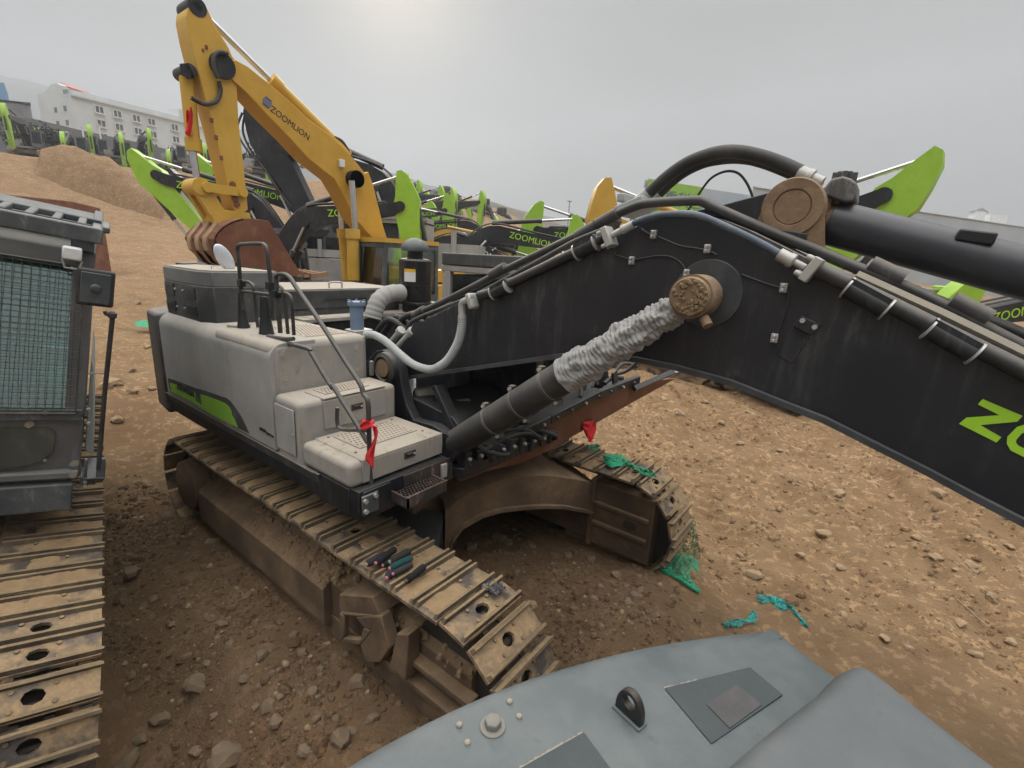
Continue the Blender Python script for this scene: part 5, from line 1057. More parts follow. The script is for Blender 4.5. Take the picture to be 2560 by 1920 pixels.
# rusty plate seen above its cab roof, standing on the yard
RP0 = [at(-60, 478, D=24), at(180, 503, D=24), at(250, 520, D=24), at(258, 545, D=24)]
zb_ = land(RP0[1].x, RP0[1].y) - .2
mb = MB(); pts = RP0 + [Vector((RP0[3].x, RP0[3].y, zb_)), Vector((RP0[0].x, RP0[0].y, zb_))]
mb.prism(pts, ray(100, 600) * 1.4)
tag(mb.build('steel_skip', 'rust', bevel=.03), 'long rust-red steel skip standing on the yard behind the leaning cab roof', 'skip')
# ---------------------------------------------------------------- the machine underfoot: counterweight and hood in the foreground
FX = thing('excavator', 'blue-grey counterweight and hood of the excavator closest to the camera, with a black lifting eye', 'excavator', (3.4, -1.6, 0), group='excavators parked in the yard')
ZT = 1.95
cf = lambda pts: crop(800, 1400, 1.2568, pts)
edge = on(cf([(30, 654), (200, 555), (400, 455), (600, 372), (800, 310), (1000, 262), (1200, 230), (1330, 217), (1400, 213), (1440, 222), (1470, 243), (1580, 330)]), Z=ZT - .05)
fw = Vector((0.907, -0.42, 0)); al = Vector((0.42, 0.907, 0))
e0, eL = edge[0], edge[-1]
edge = smooth_path(edge, 4)
outl = [e0 - al * .9 + fw * .30, e0 - al * .45 + fw * .06] + edge + [eL + fw * .55, eL + fw * 1.0, e0 - al * .95 + fw * 1.9]
# rounded casting: rings inward over the shoulder
def inset(P, d):
    out = []; n = len(P)
    for i in range(n):
        a, b, c = P[i - 1], P[i], P[(i + 1) % n]
        t = ((b - a).normalized() + (c - b).normalized()).normalized(); nn = Vector((-t.y, t.x, 0)); out.append(b + nn * d)
    return out
cen = sum(outl, Vector()) / len(outl)
s_ = 1 if (inset(outl, .05)[5] - cen).length < (outl[5] - cen).length else -1
mb = MB(); rings = [(0, .95), (0, ZT - .16)] + [(.11 * (1 - cos(q * pi / 12)) , ZT - .16 + .16 * sin(q * pi / 12) - 0) for q in range(1, 7)]
n = len(outl); vs = []
for d, z in rings:
    for p in inset(outl, s_ * d): vs.append(Vector((p.x, p.y, z)))
fs = [(i * n + j, i * n + (j + 1) % n, (i + 1) * n + (j + 1) % n, (i + 1) * n + j) for i in range(len(rings) - 1) for j in range(n)]
o_ = (len(rings) - 1) * n; vs.append(sum(vs[o_:], Vector()) / n + Vector((0, 0, .006))); fs += [(o_ + j, o_ + (j + 1) % n, o_ + n) for j in range(n)]
mb.add(vs, fs); cwt = mb.build('counterweight', 'cw', FX, angle=60)
ZS = ZT + .006
def slab(pts, mat, name, z, th, parent=cwt, bev=0):
    mb = MB(); P = on(cf(pts), Z=z); mb.prism([Vector((p.x, p.y, z)) for p in P], (0, 0, th)); return mb.build(name, mat, parent, bevel=bev)
p1 = slab([(1082, 408), (1350, 342), (1452, 428), (1229, 582)], 'patch', 'grip_patch', ZS - .004, .008)
slab([(1215, 456), (1310, 392), (1388, 456), (1287, 530)], 'patch2', 'sticker', ZS + .0045, .003, p1)
slab([(630, 660), (828, 547), (915, 665), (820, 740), (640, 760)], 'patch', 'grip_patch', ZS - .004, .008)
mb = MB(); rd = random.Random(6)
for (x0, y0), (x1, y1) in (((1082, 406), (1350, 340)), ((628, 655), (826, 544)), ((1078, 412), (1228, 586))):
    L_ = 26
    for k in range(L_):
        t = k / L_; w = rd.uniform(2, 9) * (1 if x1 - x0 > 160 and (x0 < 900 or t < .35) else .35)
        a = (x0 + (x1 - x0) * t, y0 + (y1 - y0) * t); b = (x0 + (x1 - x0) * (t + 1 / L_), y0 + (y1 - y0) * (t + 1 / L_))
        P = on(cf([(a[0], a[1] + 1), (b[0], b[1] + 1), (b[0] - 2, b[1] - w), (a[0] - 2, a[1] - w * .9)]), Z=ZS + .0015); mb.add([Vector((p.x, p.y, ZS + .0015)) for p in P], [(0, 1, 2, 3)])
tag(mb.build('settled_dust', 'mud2', cwt, fix=False, smooth=False), kind='stuff')
# lifting eye
a, b = at(*cf([(925, 462)])[0], Z=ZS), at(*cf([(1003, 535)])[0], Z=ZS)
u = (b - a).normalized(); w_ = (b - a).length; th = Vector((-u.y, u.x, 0)) * .026; H_ = .10; nn = 20
mb = MB(); out = [a + u * (w_ / 2 - w_ / 2 * cos(pi * k / nn)) + Vector((0, 0, .025 + (H_ - .025) * sin(pi * k / nn))) for k in range(nn + 1)]
outl2 = [Vector((a.x, a.y, ZS - .01))] + out + [Vector((b.x, b.y, ZS - .01))]
m_ = len(outl2); hc = a + u * w_ / 2 + Vector((0, 0, .062)); hole = [hc + (u * cos(2 * pi * k / m_) + Vector((0, 0, 1)) * sin(2 * pi * k / m_)) * .022 for k in range(m_)]
ang = lambda p: atan2((p - hc).z, (p - hc).dot(u)); outl2 = sorted(outl2, key=ang); hole = sorted(hole, key=ang)
vs = outl2 + hole + [p + th for p in outl2] + [p + th for p in hole]; fs = []
for i in range(m_):
    j = (i + 1) % m_; fs += [(i, j, m_ + j, m_ + i), (2 * m_ + j, 2 * m_ + i, 3 * m_ + i, 3 * m_ + j), (i, 2 * m_ + i, 2 * m_ + j, j), (m_ + i, m_ + j, 3 * m_ + j, 3 * m_ + i)]
mb.add(vs, fs); eye = mb.build('lifting_eye', 'gloss2', cwt, bevel=.004)
mb = MB(); c = (a + b) / 2 + th / 2; mb.prism([c + u * x + th.normalized() * y - Vector((0, 0, c.z - ZS)) for x, y in ((-w_ * .55, -.022), (w_ * .55, -.022), (w_ * .55, .022), (-w_ * .55, .022))], (0, 0, .008)); mb.build('eye_base', 'cw', eye, bevel=.004)
q = at(*cf([(543, 520)])[0], Z=ZS); mb = MB(); mb.lathe((q.x, q.y, ZS - .004), (0, 0, 1), [(0, .041), (.006, .040)], 28, 0); mb.lathe((q.x, q.y, ZS), (0, 0, 1), [(0, .027), (.022, .027), (.026, .020)], 6, 0); mb.build('bolt', 'boltgrey', cwt, bevel=.003)
for p in ((438, 516), (596, 443), (626, 490), (463, 572)):
    q = at(*cf([p])[0], Z=ZS); mb = MB(); mb.lathe((q.x, q.y, ZS - .004), (0, 0, 1), [(0, .010), (.006, .009), (.009, .005)], 12); mb.build('rivet', 'mud2', cwt)
# hood
ZH = 2.14
far = on(cf([(1580, 352), (1625, 310), (1690, 296), (1780, 342), (1900, 437), (2072, 567), (2160, 632), (2300, 740)]), Z=ZH)
near = on(cf([(1560, 372), (1440, 460), (1300, 572), (1180, 668), (1060, 770)]), Z=ZH)
nf = smooth_path([Vector((p.x, p.y, 0)) for p in near[::-1] + far], 4)
hp_ = [Vector((p.x, p.y, 0)) for p in nf] 
hp_ += [far[-1] * 1.0 + fw * .9 - Vector((0, 0, ZH)), near[-1] + fw * 1.5 - Vector((0, 0, near[-1].z))]
hp_ = [Vector((p.x, p.y, 0)) for p in hp_]
hc_ = sum(hp_, Vector()) / len(hp_); s2 = 1 if (inset(hp_, .05)[3] - hc_).length < (hp_[3] - hc_).length else -1
mb = MB(); rings = [(-.012, ZT - .1), (-.012, ZT + .03), (-.004, ZH - .13)] + [(.075 * (1 - cos(k * pi / 14)), ZH - .13 + .13 * sin(k * pi / 14)) for k in range(1, 8)]
n = len(hp_); vs = [Vector((p.x, p.y, z)) for d, z in rings for p in inset(hp_, s2 * d)]
fs = [(i * n + j, i * n + (j + 1) % n, (i + 1) * n + (j + 1) % n, (i + 1) * n + j) for i in range(len(rings) - 1) for j in range(n)]
o_ = (len(rings) - 1) * n; vs.append(sum(vs[o_:], Vector()) / n + Vector((0, 0, .012))); fs += [(o_ + j, o_ + (j + 1) % n, o_ + n) for j in range(n)]
mb.add(vs, fs); mb.build('engine_hood', 'hoodgrey', FX, angle=60)
# what carries it: body and tracks
def ob(u0, u1, v0, v1, z0, z1, mb, o=eL):
    P = [o + fw * u0 + al * v0, o + fw * u1 + al * v0, o + fw * u1 + al * v1, o + fw * u0 + al * v1]; mb.prism([Vector((p.x, p.y, z0)) for p in P], (0, 0, z1 - z0))
mb = MB(); ob(1.02, 4.2, -2.5, -.1, 1.0, 1.9, mb); mb.build('machine_body', 'body', FX, bevel=.05)
for v in (-2.55, -.55):
    mb = MB(); base = eL + fw * .3 + al * v; pr = []
    for k in range(40):
        p, _ = stadium(.5, 3.6, .5, .5, k * (2 * 3.1 + pi) / 40); pr.append(base + fw * p.x + Vector((0, 0, p.z - base.z + .02)))
    mb.prism(pr, al * .55); mb.build('track', 'chain', FX)
mb = MB(); ob(1.2, 3.2, -2.1, -.4, .5, 1.0, mb); mb.build('car_body', 'chain', FX)
# ---------------------------------------------------------------- parts shared by every excavator further off
def prof_mesh(name, prof, w, mat, bev=0.0, wt=None):       # side profile (u, v) extruded across y
    mb = MB(); mb.prism([(u, -w / 2, v) for u, v in prof], (0, w, 0)); return mb.mesh(name, mat, angle=30)
BOOM = [(-.22, 0), (-.15, .2), (.4, .55), (1.5, 1.12), (2.2, 1.38), (2.6, 1.42), (3.0, 1.34), (3.7, 1.02), (5.4, .24), (5.8, .14), (5.9, 0), (5.78, -.16), (5.4, -.17), (3.7, .40), (2.9, .66), (2.5, .70), (2.1, .62), (1.4, .36), (.4, -.12), (0, -.24), (-.2, -.15)]
ARM = [(-1.17, .08), (-1.17, .26), (-.95, .46), (-.5, .62), (-.1, .72), (.22, .64), (2.75, .28), (3.0, .17), (3.02, -.03), (2.9, -.13), (.35, -.22), (-.05, -.25), (-.35, -.12), (-.8, -.02)]
BKT = [(0, .1), (.05, -.12), (-.15, -.30), (-.30, -.62), (-.22, -.95), (.05, -1.18), (.42, -1.25), (.85, -1.12), (1.15, -.95), (1.05, -.85), (.30, .05)]
def mesh_set(pal):
    S = {}
    bm_, am_, bd = pal['boom'], pal['arm'], pal['body']
    S['boom'] = prof_mesh('boom', BOOM, .52, bm_); S['arm'] = prof_mesh('arm', ARM, .40, am_)
    mb = MB(); outer = BKT; sh = [(p[0], p[1]) for p in BKT[:9]]
    mb.prism([(u, -.62, v) for u, v in BKT], (0, .04, 0)); mb.prism([(u, .58, v) for u, v in BKT], (0, .04, 0))
    for i in range(8):
        a, b = Vector((sh[i][0], -.58, sh[i][1])), Vector((sh[i + 1][0], -.58, sh[i + 1][1])); t = (b - a).normalized(); nn = Vector((t.z, 0, -t.x)) * .03
        mb.prism([a, b, b + nn, a + nn], (0, 1.16, 0))
    for k in range(5): mb.prism([(1.10, -.60 + k * .28, -.98), (1.10, -.52 + k * .28, -.98), (1.38, -.53 + k * .28, -.86), (1.38, -.57 + k * .28, -.86)], (-.02, 0, .06))
    for y in (-.18, .14): mb.prism([(-.12, y, .1), (.28, y, .12), (.1, y, -.25), (-.15, y, -.3)], (0, .05, 0))
    S['bucket'] = mb.mesh('bucket', pal.get('bucket', 'rust'))
    mb = MB(); mb.box((-1.95, -1.3, 1.08), (.95, 1.3, 1.25)); mb.box((-1.9, -1.32, 1.25), (-.15, -.5, 2.1)); mb.box((-1.9, .5, 1.25), (-.35, 1.32, 2.05)); mb.box((-1.9, -.52, 1.25), (-.6, .52, 1.9)); mb.box((-.15, -1.32, 1.25), (.55, -.6, 1.85)); mb.box((.55, -1.30, 1.25), (1.0, -.65, 1.55)); mb.box((-1.7, -1.0, 2.1), (-.5, .9, 2.38)); mb.cyl((-1.0, .95, 2.1), (-1.0, .95, 2.75), .08, 12)
    S['body'] = mb.mesh('machine_body', bd)
    mb = MB(); mb.prism([(-1.95 - .85 * sin(pi * k / 12) ** .6, -1.32 + 2.64 * k / 12, 1.15) for k in range(13)], (0, 0, .98)); S['cw'] = mb.mesh('counterweight', pal.get('cw', bd))
    mb = MB(); x0, x1, y0, y1, z0, z1 = -.30, 1.32, .42, 1.36, 1.25, 2.95
    mb.box((x0, y0, z1 - .10), (x1 - .12, y1, z1)); mb.box((x0, y0, z0), (x1, y1, z0 + .08)); mb.box((x0, y0, z0), (x0 + .08, y1, z1 - .05)); mb.box((x0, y0, z0), (x1 - .05, y0 + .04, z0 + .55)); mb.box((x0, y1 - .04, z0), (x1 - .05, y1, z0 + .60)); mb.box((x1 - .08, y0, z0), (x1 - .01, y1, z0 + .38))
    for y in (y0, y1 - .07):
        mb.prism([(x1 - .08, y, z0 + .3), (x1 - .01, y, z0 + .3), (x1 - .13, y, z1 - .03), (x1 - .2, y, z1 - .03)], (0, .07, 0)); mb.box((.42, y + .005, z0), (.50, y + .065, z1 - .05))
    S['cab'] = mb.mesh('cab', pal.get('cab', 'steelgrey'))
    mb = MB(); mb.prism([(x1 - .055, y0 + .06, z0 + .38), (x1 - .055, y1 - .06, z0 + .38), (x1 - .165, y1 - .06, z1 - .1), (x1 - .165, y0 + .06, z1 - .1)], (-.01, 0, 0)); S['wind'] = mb.mesh('windscreen', pal.get('glass', 'glassdk'))
    mb = MB(); mb.box((x0 + .09, y1 - .035, z0 + .6), (.42, y1 - .025, z1 - .1)); mb.box((.5, y1 - .035, z0 + .6), (x1 - .14, y1 - .025, z1 - .1)); S['win'] = mb.mesh('side_window', pal.get('glass', 'glassdk'))
    mb = MB(); mb.box((x0 + .09, y0 + .02, z0 + .56), (x1 - .14, y0 + .03, z1 - .1)); S['win2'] = mb.mesh('side_window', pal.get('glass', 'glassdk'))
    mb = MB(); mb.box((x0, y0 - .01, z1), (x1 - .10, y1 + .02, z1 + .09)); S['roof'] = mb.mesh('roof', pal.get('roof', bd))
    mb = MB(); n = 46; Lr = 3.3; r = .44; per = 2 * Lr + 2 * pi * r; q = []
    for k in range(n * 2):
        s = per * k / (n * 2); p, a = stadium(-1.65, 1.65, .46, r, s); rr_ = .03 if k % 2 else 0.0; q.append((p.x + sin(a) * rr_ * (1 if abs(p.x) > 1.65 else 0), p.z + (rr_ if p.z > .46 else -rr_)))
    mb.prism([(u, -.3, v) for u, v in q], (0, .6, 0)); S['track'] = mb.mesh('track', 'shoe', angle=20)
    mb = MB(); mb.box((-1.4, -.32, .28), (1.4, .32, .66)); mb.cyl((-1.65, -.33, .46), (-1.65, .33, .46), .27, 18); mb.cyl((1.65, -.315, .46), (1.65, .315, .46), .25, 18); S['tf'] = mb.mesh('track_frame', 'mudframe')
    mb = MB(); mb.box((-1.0, -1.0, .5), (1.0, 1.0, .9)); mb.cyl((0, 0, .9), (0, 0, 1.08), .65, 28); S['car'] = mb.mesh('car_body', 'mudframe')
    mb = MB(); mb.lathe((0, 0, 0), (1, 0, 0), [(0, .06), (0, .085), (.56, .085), (.56, .10), (.60, .10), (.60, .05)], 14); S['barrel'] = mb.mesh('cylinder_barrel', pal.get('cyl', 'tube'))
    mb = MB(); mb.tube([(.58, 0, 0), (1, 0, 0)], .048, 12); S['rod'] = mb.mesh('piston_rod', 'chrome')
    mb = MB(); mb.lathe((0, -.28, 0), (0, 1, 0), [(0, .03), (0, .17), (.56, .17), (.56, .03)], 20); S['pin'] = mb.mesh('pivot_pin', 'black')
    mb = MB(); mb.prism([(0, -.26, .05), (.08, -.26, .05), (.75, -.26, .14), (.75, -.26, .02), (.05, -.26, -.07)], (0, .06, 0)); mb.prism([(0, .2, .05), (.08, .2, .05), (.75, .2, .14), (.75, .2, .02), (.05, .2, -.07)], (0, .06, 0)); S['link'] = mb.mesh('bucket_link', am_)
    mb = MB(); mb.tube(smooth_path([(1.2, .15, 1.02), (1.9, .15, 1.34), (2.5, .15, 1.52), (3.1, .15, 1.40), (4.2, .15, .88), (5.3, .15, .38)], 4), .03, 6); mb.tube(smooth_path([(1.2, -.15, 1.02), (1.9, -.15, 1.34), (2.5, -.15, 1.50), (3.1, -.15, 1.40), (4.2, -.15, .88), (5.3, -.15, .38)], 4), .03, 6)
    mb.tube([(3.1, -.15, 1.40), (3.1, .15, 1.40)], .03, 6)
    S['pipes'] = mb.mesh('steel_pipe', 'tube')
    if pal.get('text'): S['text'] = text_mesh(pal['text'], .36, pal['tmat'], .0)
    return S
PAL = {
    'green': dict(boom='black', arm='green', body='body', cab='steelgrey', roof='steelgrey', cw='char', text='ZOOMLION', tmat='letter'),
    'greenB': dict(boom='green', arm='green', body='body', cab='steelgrey', roof='steelgrey', cw='char', text='ZOOMLION', tmat='inkblk'),
    'dark': dict(boom='black', arm='black', body='body', cab='body2', roof='body2', cw='char', text='ZOOMLION', tmat='white'),
    'yellow': dict(boom='yellow2', arm='yellow', body='yellow', cab='slate', roof='yellow', cw='char', cyl='yellow', bucket='rust', glass='glassy')}
SETS = {}
def child(name, me, parent, loc=(0, 0, 0), rot=(0, 0, 0), scale=(1, 1, 1)):
    o = bpy.data.objects.new(name, me); COL.objects.link(o); o.parent = parent; o.location = loc; o.rotation_euler = rot; o.scale = scale; return o
def cylinder(S, root, P, Q, y, fat=1.0):
    d = Vector((Q[0] - P[0], 0, Q[1] - P[1])); L_ = d.length; ang = -atan2(d.z, d.x)
    b = child('hydraulic_cylinder', S['barrel'], root, (P[0], y, P[1]), (0, ang, 0), (L_, fat, fat)); child('piston_rod', S['rod'], b)
FOOT = (.15, 1.62)
def excavator(pal, label, base, heading, beta, alpha, gamma=None, bucket=False, sc=1.0, tilt=(0, 0), track_turn=0.0, full=True, name_text=True):
    """beta: slope of the boom chord, alpha: direction of the arm, both in the machine's upright plane"""
    if pal not in SETS: SETS[pal] = mesh_set(PAL[pal])
    S = SETS[pal]
    r = thing('excavator', label, 'excavator', base, (tilt[0], tilt[1], heading), 'excavators parked in the yard', place=False); r.scale = (sc,) * 3
    child('machine_body', S['body'], r); child('counterweight', S['cw'], r)
    cb = child('cab', S['cab'], r); child('windscreen', S['wind'], cb); child('side_window', S['win'], cb); child('side_window', S['win2'], cb); child('roof', S['roof'], cb)
    for y in (-1.2, 1.2): t = child('track', S['track'], r, (0, y, 0)); child('track_frame', S['tf'], t)
    child('car_body', S['car'], r)
    bo = child('boom', S['boom'], r, (FOOT[0], 0, FOOT[1]), (0, -beta, 0)); child('steel_pipe', S['pipes'], bo)
    def bp(u, v): return (FOOT[0] + u * cos(beta) - v * sin(beta), FOOT[1] + u * sin(beta) + v * cos(beta))
    T = bp(5.72, -.01); am = child('arm', S['arm'], r, (T[0], 0, T[1]), (0, -alpha, 0))
    def ap(u, v): return (T[0] + u * cos(alpha) - v * sin(alpha), T[1] + u * sin(alpha) + v * cos(alpha))
    child('pivot_pin', S['pin'], am)
    for y in (-.34, .34): cylinder(S, r, (.62, 1.35), bp(2.45, .95), y, 1.0)
    child('pivot_pin', S['pin'], bo, (2.45, 0, .95), (0, 0, 0), (.7, 1.5, .7))
    cylinder(S, r, bp(2.75, 1.52), ap(-1.02, .17), 0, 1.1)
    K = ap(2.35, .72); cylinder(S, r, ap(-.02, .60), K, 0, .9)
    g = alpha - radians(75) if gamma is None else gamma
    B = ap(2.9, .02)
    if bucket: child('bucket', S['bucket'], r, (B[0], 0, B[1]), (0, -g, 0))
    E2 = ap(2.30, .1); d = Vector((K[0] - E2[0], 0, K[1] - E2[1])); child('bucket_link', S['link'], am, (2.30, 0, .1), (0, -radians(75), 0), (.85, 1, 1))
    if name_text and 'text' in S:
        for sgn in (-1, 1): child('lettering', S['text'], bo, (4.15, sgn * .266, .52), (radians(90), radians(25.5) if sgn < 0 else radians(-25.5), 0 if sgn < 0 else pi), (.95, .95, 1))
    return r
def pose_from_tip(T, heading, sc, base_z=None, alpha=None, lo=-.5, hi=1.2):
    """find the base and boom slope so that the boom tip stands at T"""
    best = None
    for k in range(0, 160):
        be = lo + (hi - lo) * k / 160
        u = (FOOT[0] + 5.72 * cos(be)) * sc; v = (FOOT[1] + 5.72 * sin(be)) * sc
        x, y = T.x - u * cos(heading), T.y - u * sin(heading); z = land(x, y) if base_z is None else base_z
        e = abs(z + v - T.z)
        if best is None or e < best[0]: best = (e, be, (x, y, z))
    return best
# ---------------------------------------------------------------- the yellow excavator behind
YX = -7.25
YR = thing('excavator', 'yellow excavator with raised boom, lettered arm and a rusty bucket hanging over the grey box', 'excavator', (-7.0, 6.3, land(-7.0, 6.3)), group='excavators parked in the yard')
cy1 = lambda pts: crop(0, 0, 2.4578, pts)
def yface(pts, X=YX): return on(pts, X=X)
armp = cy1([(1180, 25), (1240, 75), (1290, 180), (1370, 310), (1400, 380), (1420, 520), (1432, 760), (1460, 1000), (1480, 1180), (1490, 1290), (1440, 1330), (1405, 1290), (1375, 1180), (1320, 960), (1270, 760), (1235, 640), (1180, 440), (1135, 260), (1110, 130), (1115, 75)])
P = yface(armp); mb = MB(); mb.prism([p + Vector((-.22, 0, 0)) for p in P], (.44, 0, 0)); ya = mb.build('arm', 'yellow', YR, bevel=.012)
boomp = cy1([(1405, 385), (1480, 425), (1600, 520), (1720, 620), (1850, 740), (2000, 850), (2110, 960), (2200, 1070)]) + crop(680, 420, 5.53, [(1230, 60), (1300, 240), (1370, 520), (1440, 800), (1490, 960), (1500, 1060), (1420, 1080), (1330, 1000), (1190, 860), (1060, 700), (960, 520), (860, 330), (760, 160)]) + cy1([(1850, 980), (1750, 870), (1600, 720), (1480, 590), (1390, 510), (1340, 440), (1345, 390)])
P = yface(boomp, YX + .0); mb = MB(); mb.prism([p + Vector((-.24, 0, 0)) for p in P], (.50, 0, 0)); yb = mb.build('boom', 'yellow2', YR, bevel=.012)
XFc = YX + .27
def ytube(pts, r, name, mat, parent, X=YX, n=3, sides=10, r2=None):
    mb = MB(); Q = smooth_path(on(pts, X=X), n) if n > 1 else on(pts, X=X); mb.tube(Q, r, sides); return mb.build(name, mat, parent)
def ypin(px, py, r, name='pivot_pin', w=.62, mat='black', X=YX):
    c = at(px, py, X=X + .22); mb = MB(); mb.lathe((X - w / 2, c.y, c.z), (1, 0, 0), [(0, .02), (0, r), (w, r), (w, .02)], 22); return mb.build(name, mat, yb)
ypin(*cy1([(1362, 405)])[0], .20, w=.56); ypin(*cy1([(1212, 42)])[0], .14, w=.452); ypin(*cy1([(1168, 432)])[0], .10, w=.452)
for q in ([(1175, 8), (1215, 0), (1245, 40), (1250, 75), (1215, 70), (1180, 25)], [(1105, 390), (1150, 385), (1190, 440), (1195, 480), (1160, 485), (1112, 455)]): P = on(cy1(q), X=YX + .226); mb = MB(); mb.prism(P, (-.03, 0, 0)); mb.build('pin_lug', 'black', ya, bevel=.01); ypin(*crop(680, 420, 5.53, [(1095, 160)])[0], .17, w=.9)
def ycyl(p0, p1, p2, rb, rr_, name, X=YX):
    a, b, c = on([p0, p1, p2], X=X); mb = MB(); d = c - a; L1 = (b - a).length; mb.lathe(a, d, [(0, rb * .8), (.02, rb), (L1 - .2, rb), (L1 - .2, rb * 1.2), (L1, rb * 1.2), (L1, rr_)], 18); o = mb.build(name, 'yellow', YR)
    mb = MB(); mb.tube([b - d.normalized() * .05, c], rr_, 14); mb.build('piston_rod', 'chrome', o); return o
ycyl(*cy1([(2140, 960), (1660, 490), (1215, 50)]), .115, .05, 'arm_cylinder')
ycyl(*cy1([(1145, 470), (1185, 930), (1215, 1130)]), .105, .055, 'bucket_cylinder', YX + .02)
c68 = lambda pts: crop(680, 420, 5.53, pts)
ycyl(*c68([(1130, 1560), (1155, 850), (1100, 175)]), .125, .065, 'boom_cylinder', YX + .50)
ycyl(*c68([(1040, 1560), (960, 840), (935, 450)]), .105, .055, 'boom_cylinder', YX - .45)
# bucket linkage
def ybar(pts, w, x0, th, name, mat='yellow', parent=YR):
    P = on(pts, X=YX); mb = MB(); a, b = P[0], P[1]; t = (b - a).normalized(); nn = t.cross(Vector((1, 0, 0))).normalized() * w / 2
    for xo in (x0, -x0 - th): mb.prism([a + nn + Vector((xo, 0, 0)), b + nn + Vector((xo, 0, 0)), b - nn + Vector((xo, 0, 0)), a - nn + Vector((xo, 0, 0))], (th, 0, 0))
    mb.tube([a + Vector((x0 + th + .02, 0, 0)), a - Vector((x0 + th + .02, 0, 0))], w * .55, 16); mb.tube([b + Vector((x0 + th + .02, 0, 0)), b - Vector((x0 + th + .02, 0, 0))], w * .55, 16)
    return mb.build(name, mat, parent)
ybar(cy1([(1235, 1155), (1450, 1185)]), .15, .23, .05, 'bucket_link')
ybar(cy1([(1205, 1150), (1330, 1350)]), .26, .10, .12, 'bucket_link')
mb = MB()
for px, py in ((1425, 1135), (1440, 1222), (1450, 1255)): c = at(*cy1([(px, py)])[0], X=YX + .2); mb.tube([Vector((YX - .24, c.y, c.z)), Vector((YX + .24, c.y, c.z))], .055, 14)
mb.build('linkage_pin', 'rust', ya)
# bucket
bo_ = crop(380, 480, 5.53, [(1180, 370), (1390, 400), (1540, 640), (1700, 900), (1810, 1060), (1990, 1110), (1700, 1120), (1300, 1060), (1060, 1040), (900, 960), (760, 860), (680, 740), (640, 640), (680, 560), (770, 470), (900, 400), (1040, 365)])
P = on(bo_, X=YX + .0)
prof = [(p.y, p.z) for p in P]
bw = .62
mb = MB()
mb.prism([(YX + bw, y, z) for y, z in prof], (-.045, 0, 0)); mb.prism([(YX - bw, y, z) for y, z in prof], (.045, 0, 0))
idx = list(range(6, len(prof)))
for i in idx[:-1]:
    a, b = Vector((YX - bw, *prof[i])), Vector((YX - bw, *prof[i + 1])); mb.prism([a, b, b + (Vector((YX - bw, prof[0][0], prof[0][1] - .5)) - b).normalized() * .04, a + (Vector((YX - bw, prof[0][0], prof[0][1] - .5)) - a).normalized() * .04], (2 * bw, 0, 0))
ybk = mb.build('bucket', 'rust', YR, bevel=.008)
mb = MB(); rb = random.Random(2)
for k in range(3):
    x = YX - .44 + k * .34; pr = on(crop(380, 480, 5.53, [(770, 400), (800, 470), (740, 600), (690, 720), (720, 850), (800, 960), (900, 1010), (800, 940), (640, 800), (610, 700), (620, 610), (680, 540), (740, 460)]), X=YX)
    mb.prism([(x, p.y, p.z) for p in pr], (.16, 0, 0))
mb.build('wear_strip', 'buckettan', ybk, bevel=.02)
mb = MB()
for x in (-.22, .16):
    mb = MB(); mb.prism([(YX + x, p.y, p.z) for p in on(cy1([(1290, 1300), (1340, 1290), (1500, 1310), (1510, 1345), (1430, 1420), (1340, 1440), (1290, 1380)]), X=YX)], (.06, 0, 0)); mb.build('bucket_ear', 'yellow', ybk, bevel=.01)
mb = MB(); tip = prof[5]; inn = prof[4]
for k in range(5):
    x = YX - .55 + k * .26; a = Vector((x, tip[0], tip[1])); mb.prism([a + Vector((0, .35, .05)), a + Vector((.12, .35, .05)), a + Vector((.09, -.02, 0)), a + Vector((.03, -.02, 0))], (0, .02, -.09))
mb.build('bucket_tooth', 'buckettan', ybk)
# hoses, lettering, emblem
ytube(cy1([(1380, 325), (1420, 350), (1480, 410), (1640, 545), (1880, 745), (2050, 850)]), .022, 'steel_pipe', 'galv', yb, XFc - .25, 4)
ytube(cy1([(1345, 500), (1355, 560), (1330, 620), (1260, 640), (1200, 615), (1175, 600)]), .035, 'hydraulic_hose', 'rubber', ya, XFc, 5)
ytube(cy1([(1400, 330), (1350, 320), (1315, 350), (1315, 420), (1340, 480)]), .035, 'hydraulic_hose', 'rubber', ya, XFc + .05, 5)
ytube(cy1([(2050, 845), (2100, 870), (2140, 930), (2170, 990)]), .04, 'hydraulic_hose', 'rubber', yb, XFc - .2, 5)
t = text_mesh('ZOOMLION', .40, 'inkblk', .0); A_, B_ = at(*cy1([(1665, 665)])[0], X=XFc - .008), at(*cy1([(1900, 850)])[0], X=XFc - .008)
d = (B_ - A_); mid_ = (A_ + B_) / 2; wid = max(v.co.x for v in t.vertices) - min(v.co.x for v in t.vertices); sc_ = d.length / wid
o = link('lettering', t, yb); u_ = d.normalized(); v_ = Vector((1, 0, 0)).cross(u_).normalized(); R3 = Matrix((u_, v_, Vector((1, 0, 0)))).transposed()
o.matrix_parent_inverse = Matrix(); o.location = mid_; o.rotation_euler = R3.to_euler(); o.scale = (sc_, sc_ * 1.05, 1)
mb = MB(); c = at(*cy1([(1642, 630)])[0], X=XFc - .006)
for k in range(5):
    w1 = .085 * sqrt(1 - ((k - 2) / 2.9) ** 2); q = c + v_ * (k - 2) * .034; mb.add([q - u_ * w1 - v_ * .013, q + u_ * w1 - v_ * .013, q + u_ * w1 + v_ * .013, q - u_ * w1 + v_ * .013], [(0, 1, 2, 3)], 0 if k % 4 else 1)
mb.build('emblem', ['blue', 'blueink'], yb, smooth=False)
mb = MB(); c = at(*cy1([(2100, 1005)])[0], X=XFc + .03); mb.cbox(c, (.06, .12, .15), 0); mb.build('work_light', 'lens', yb, bevel=.01)
mb = MB()
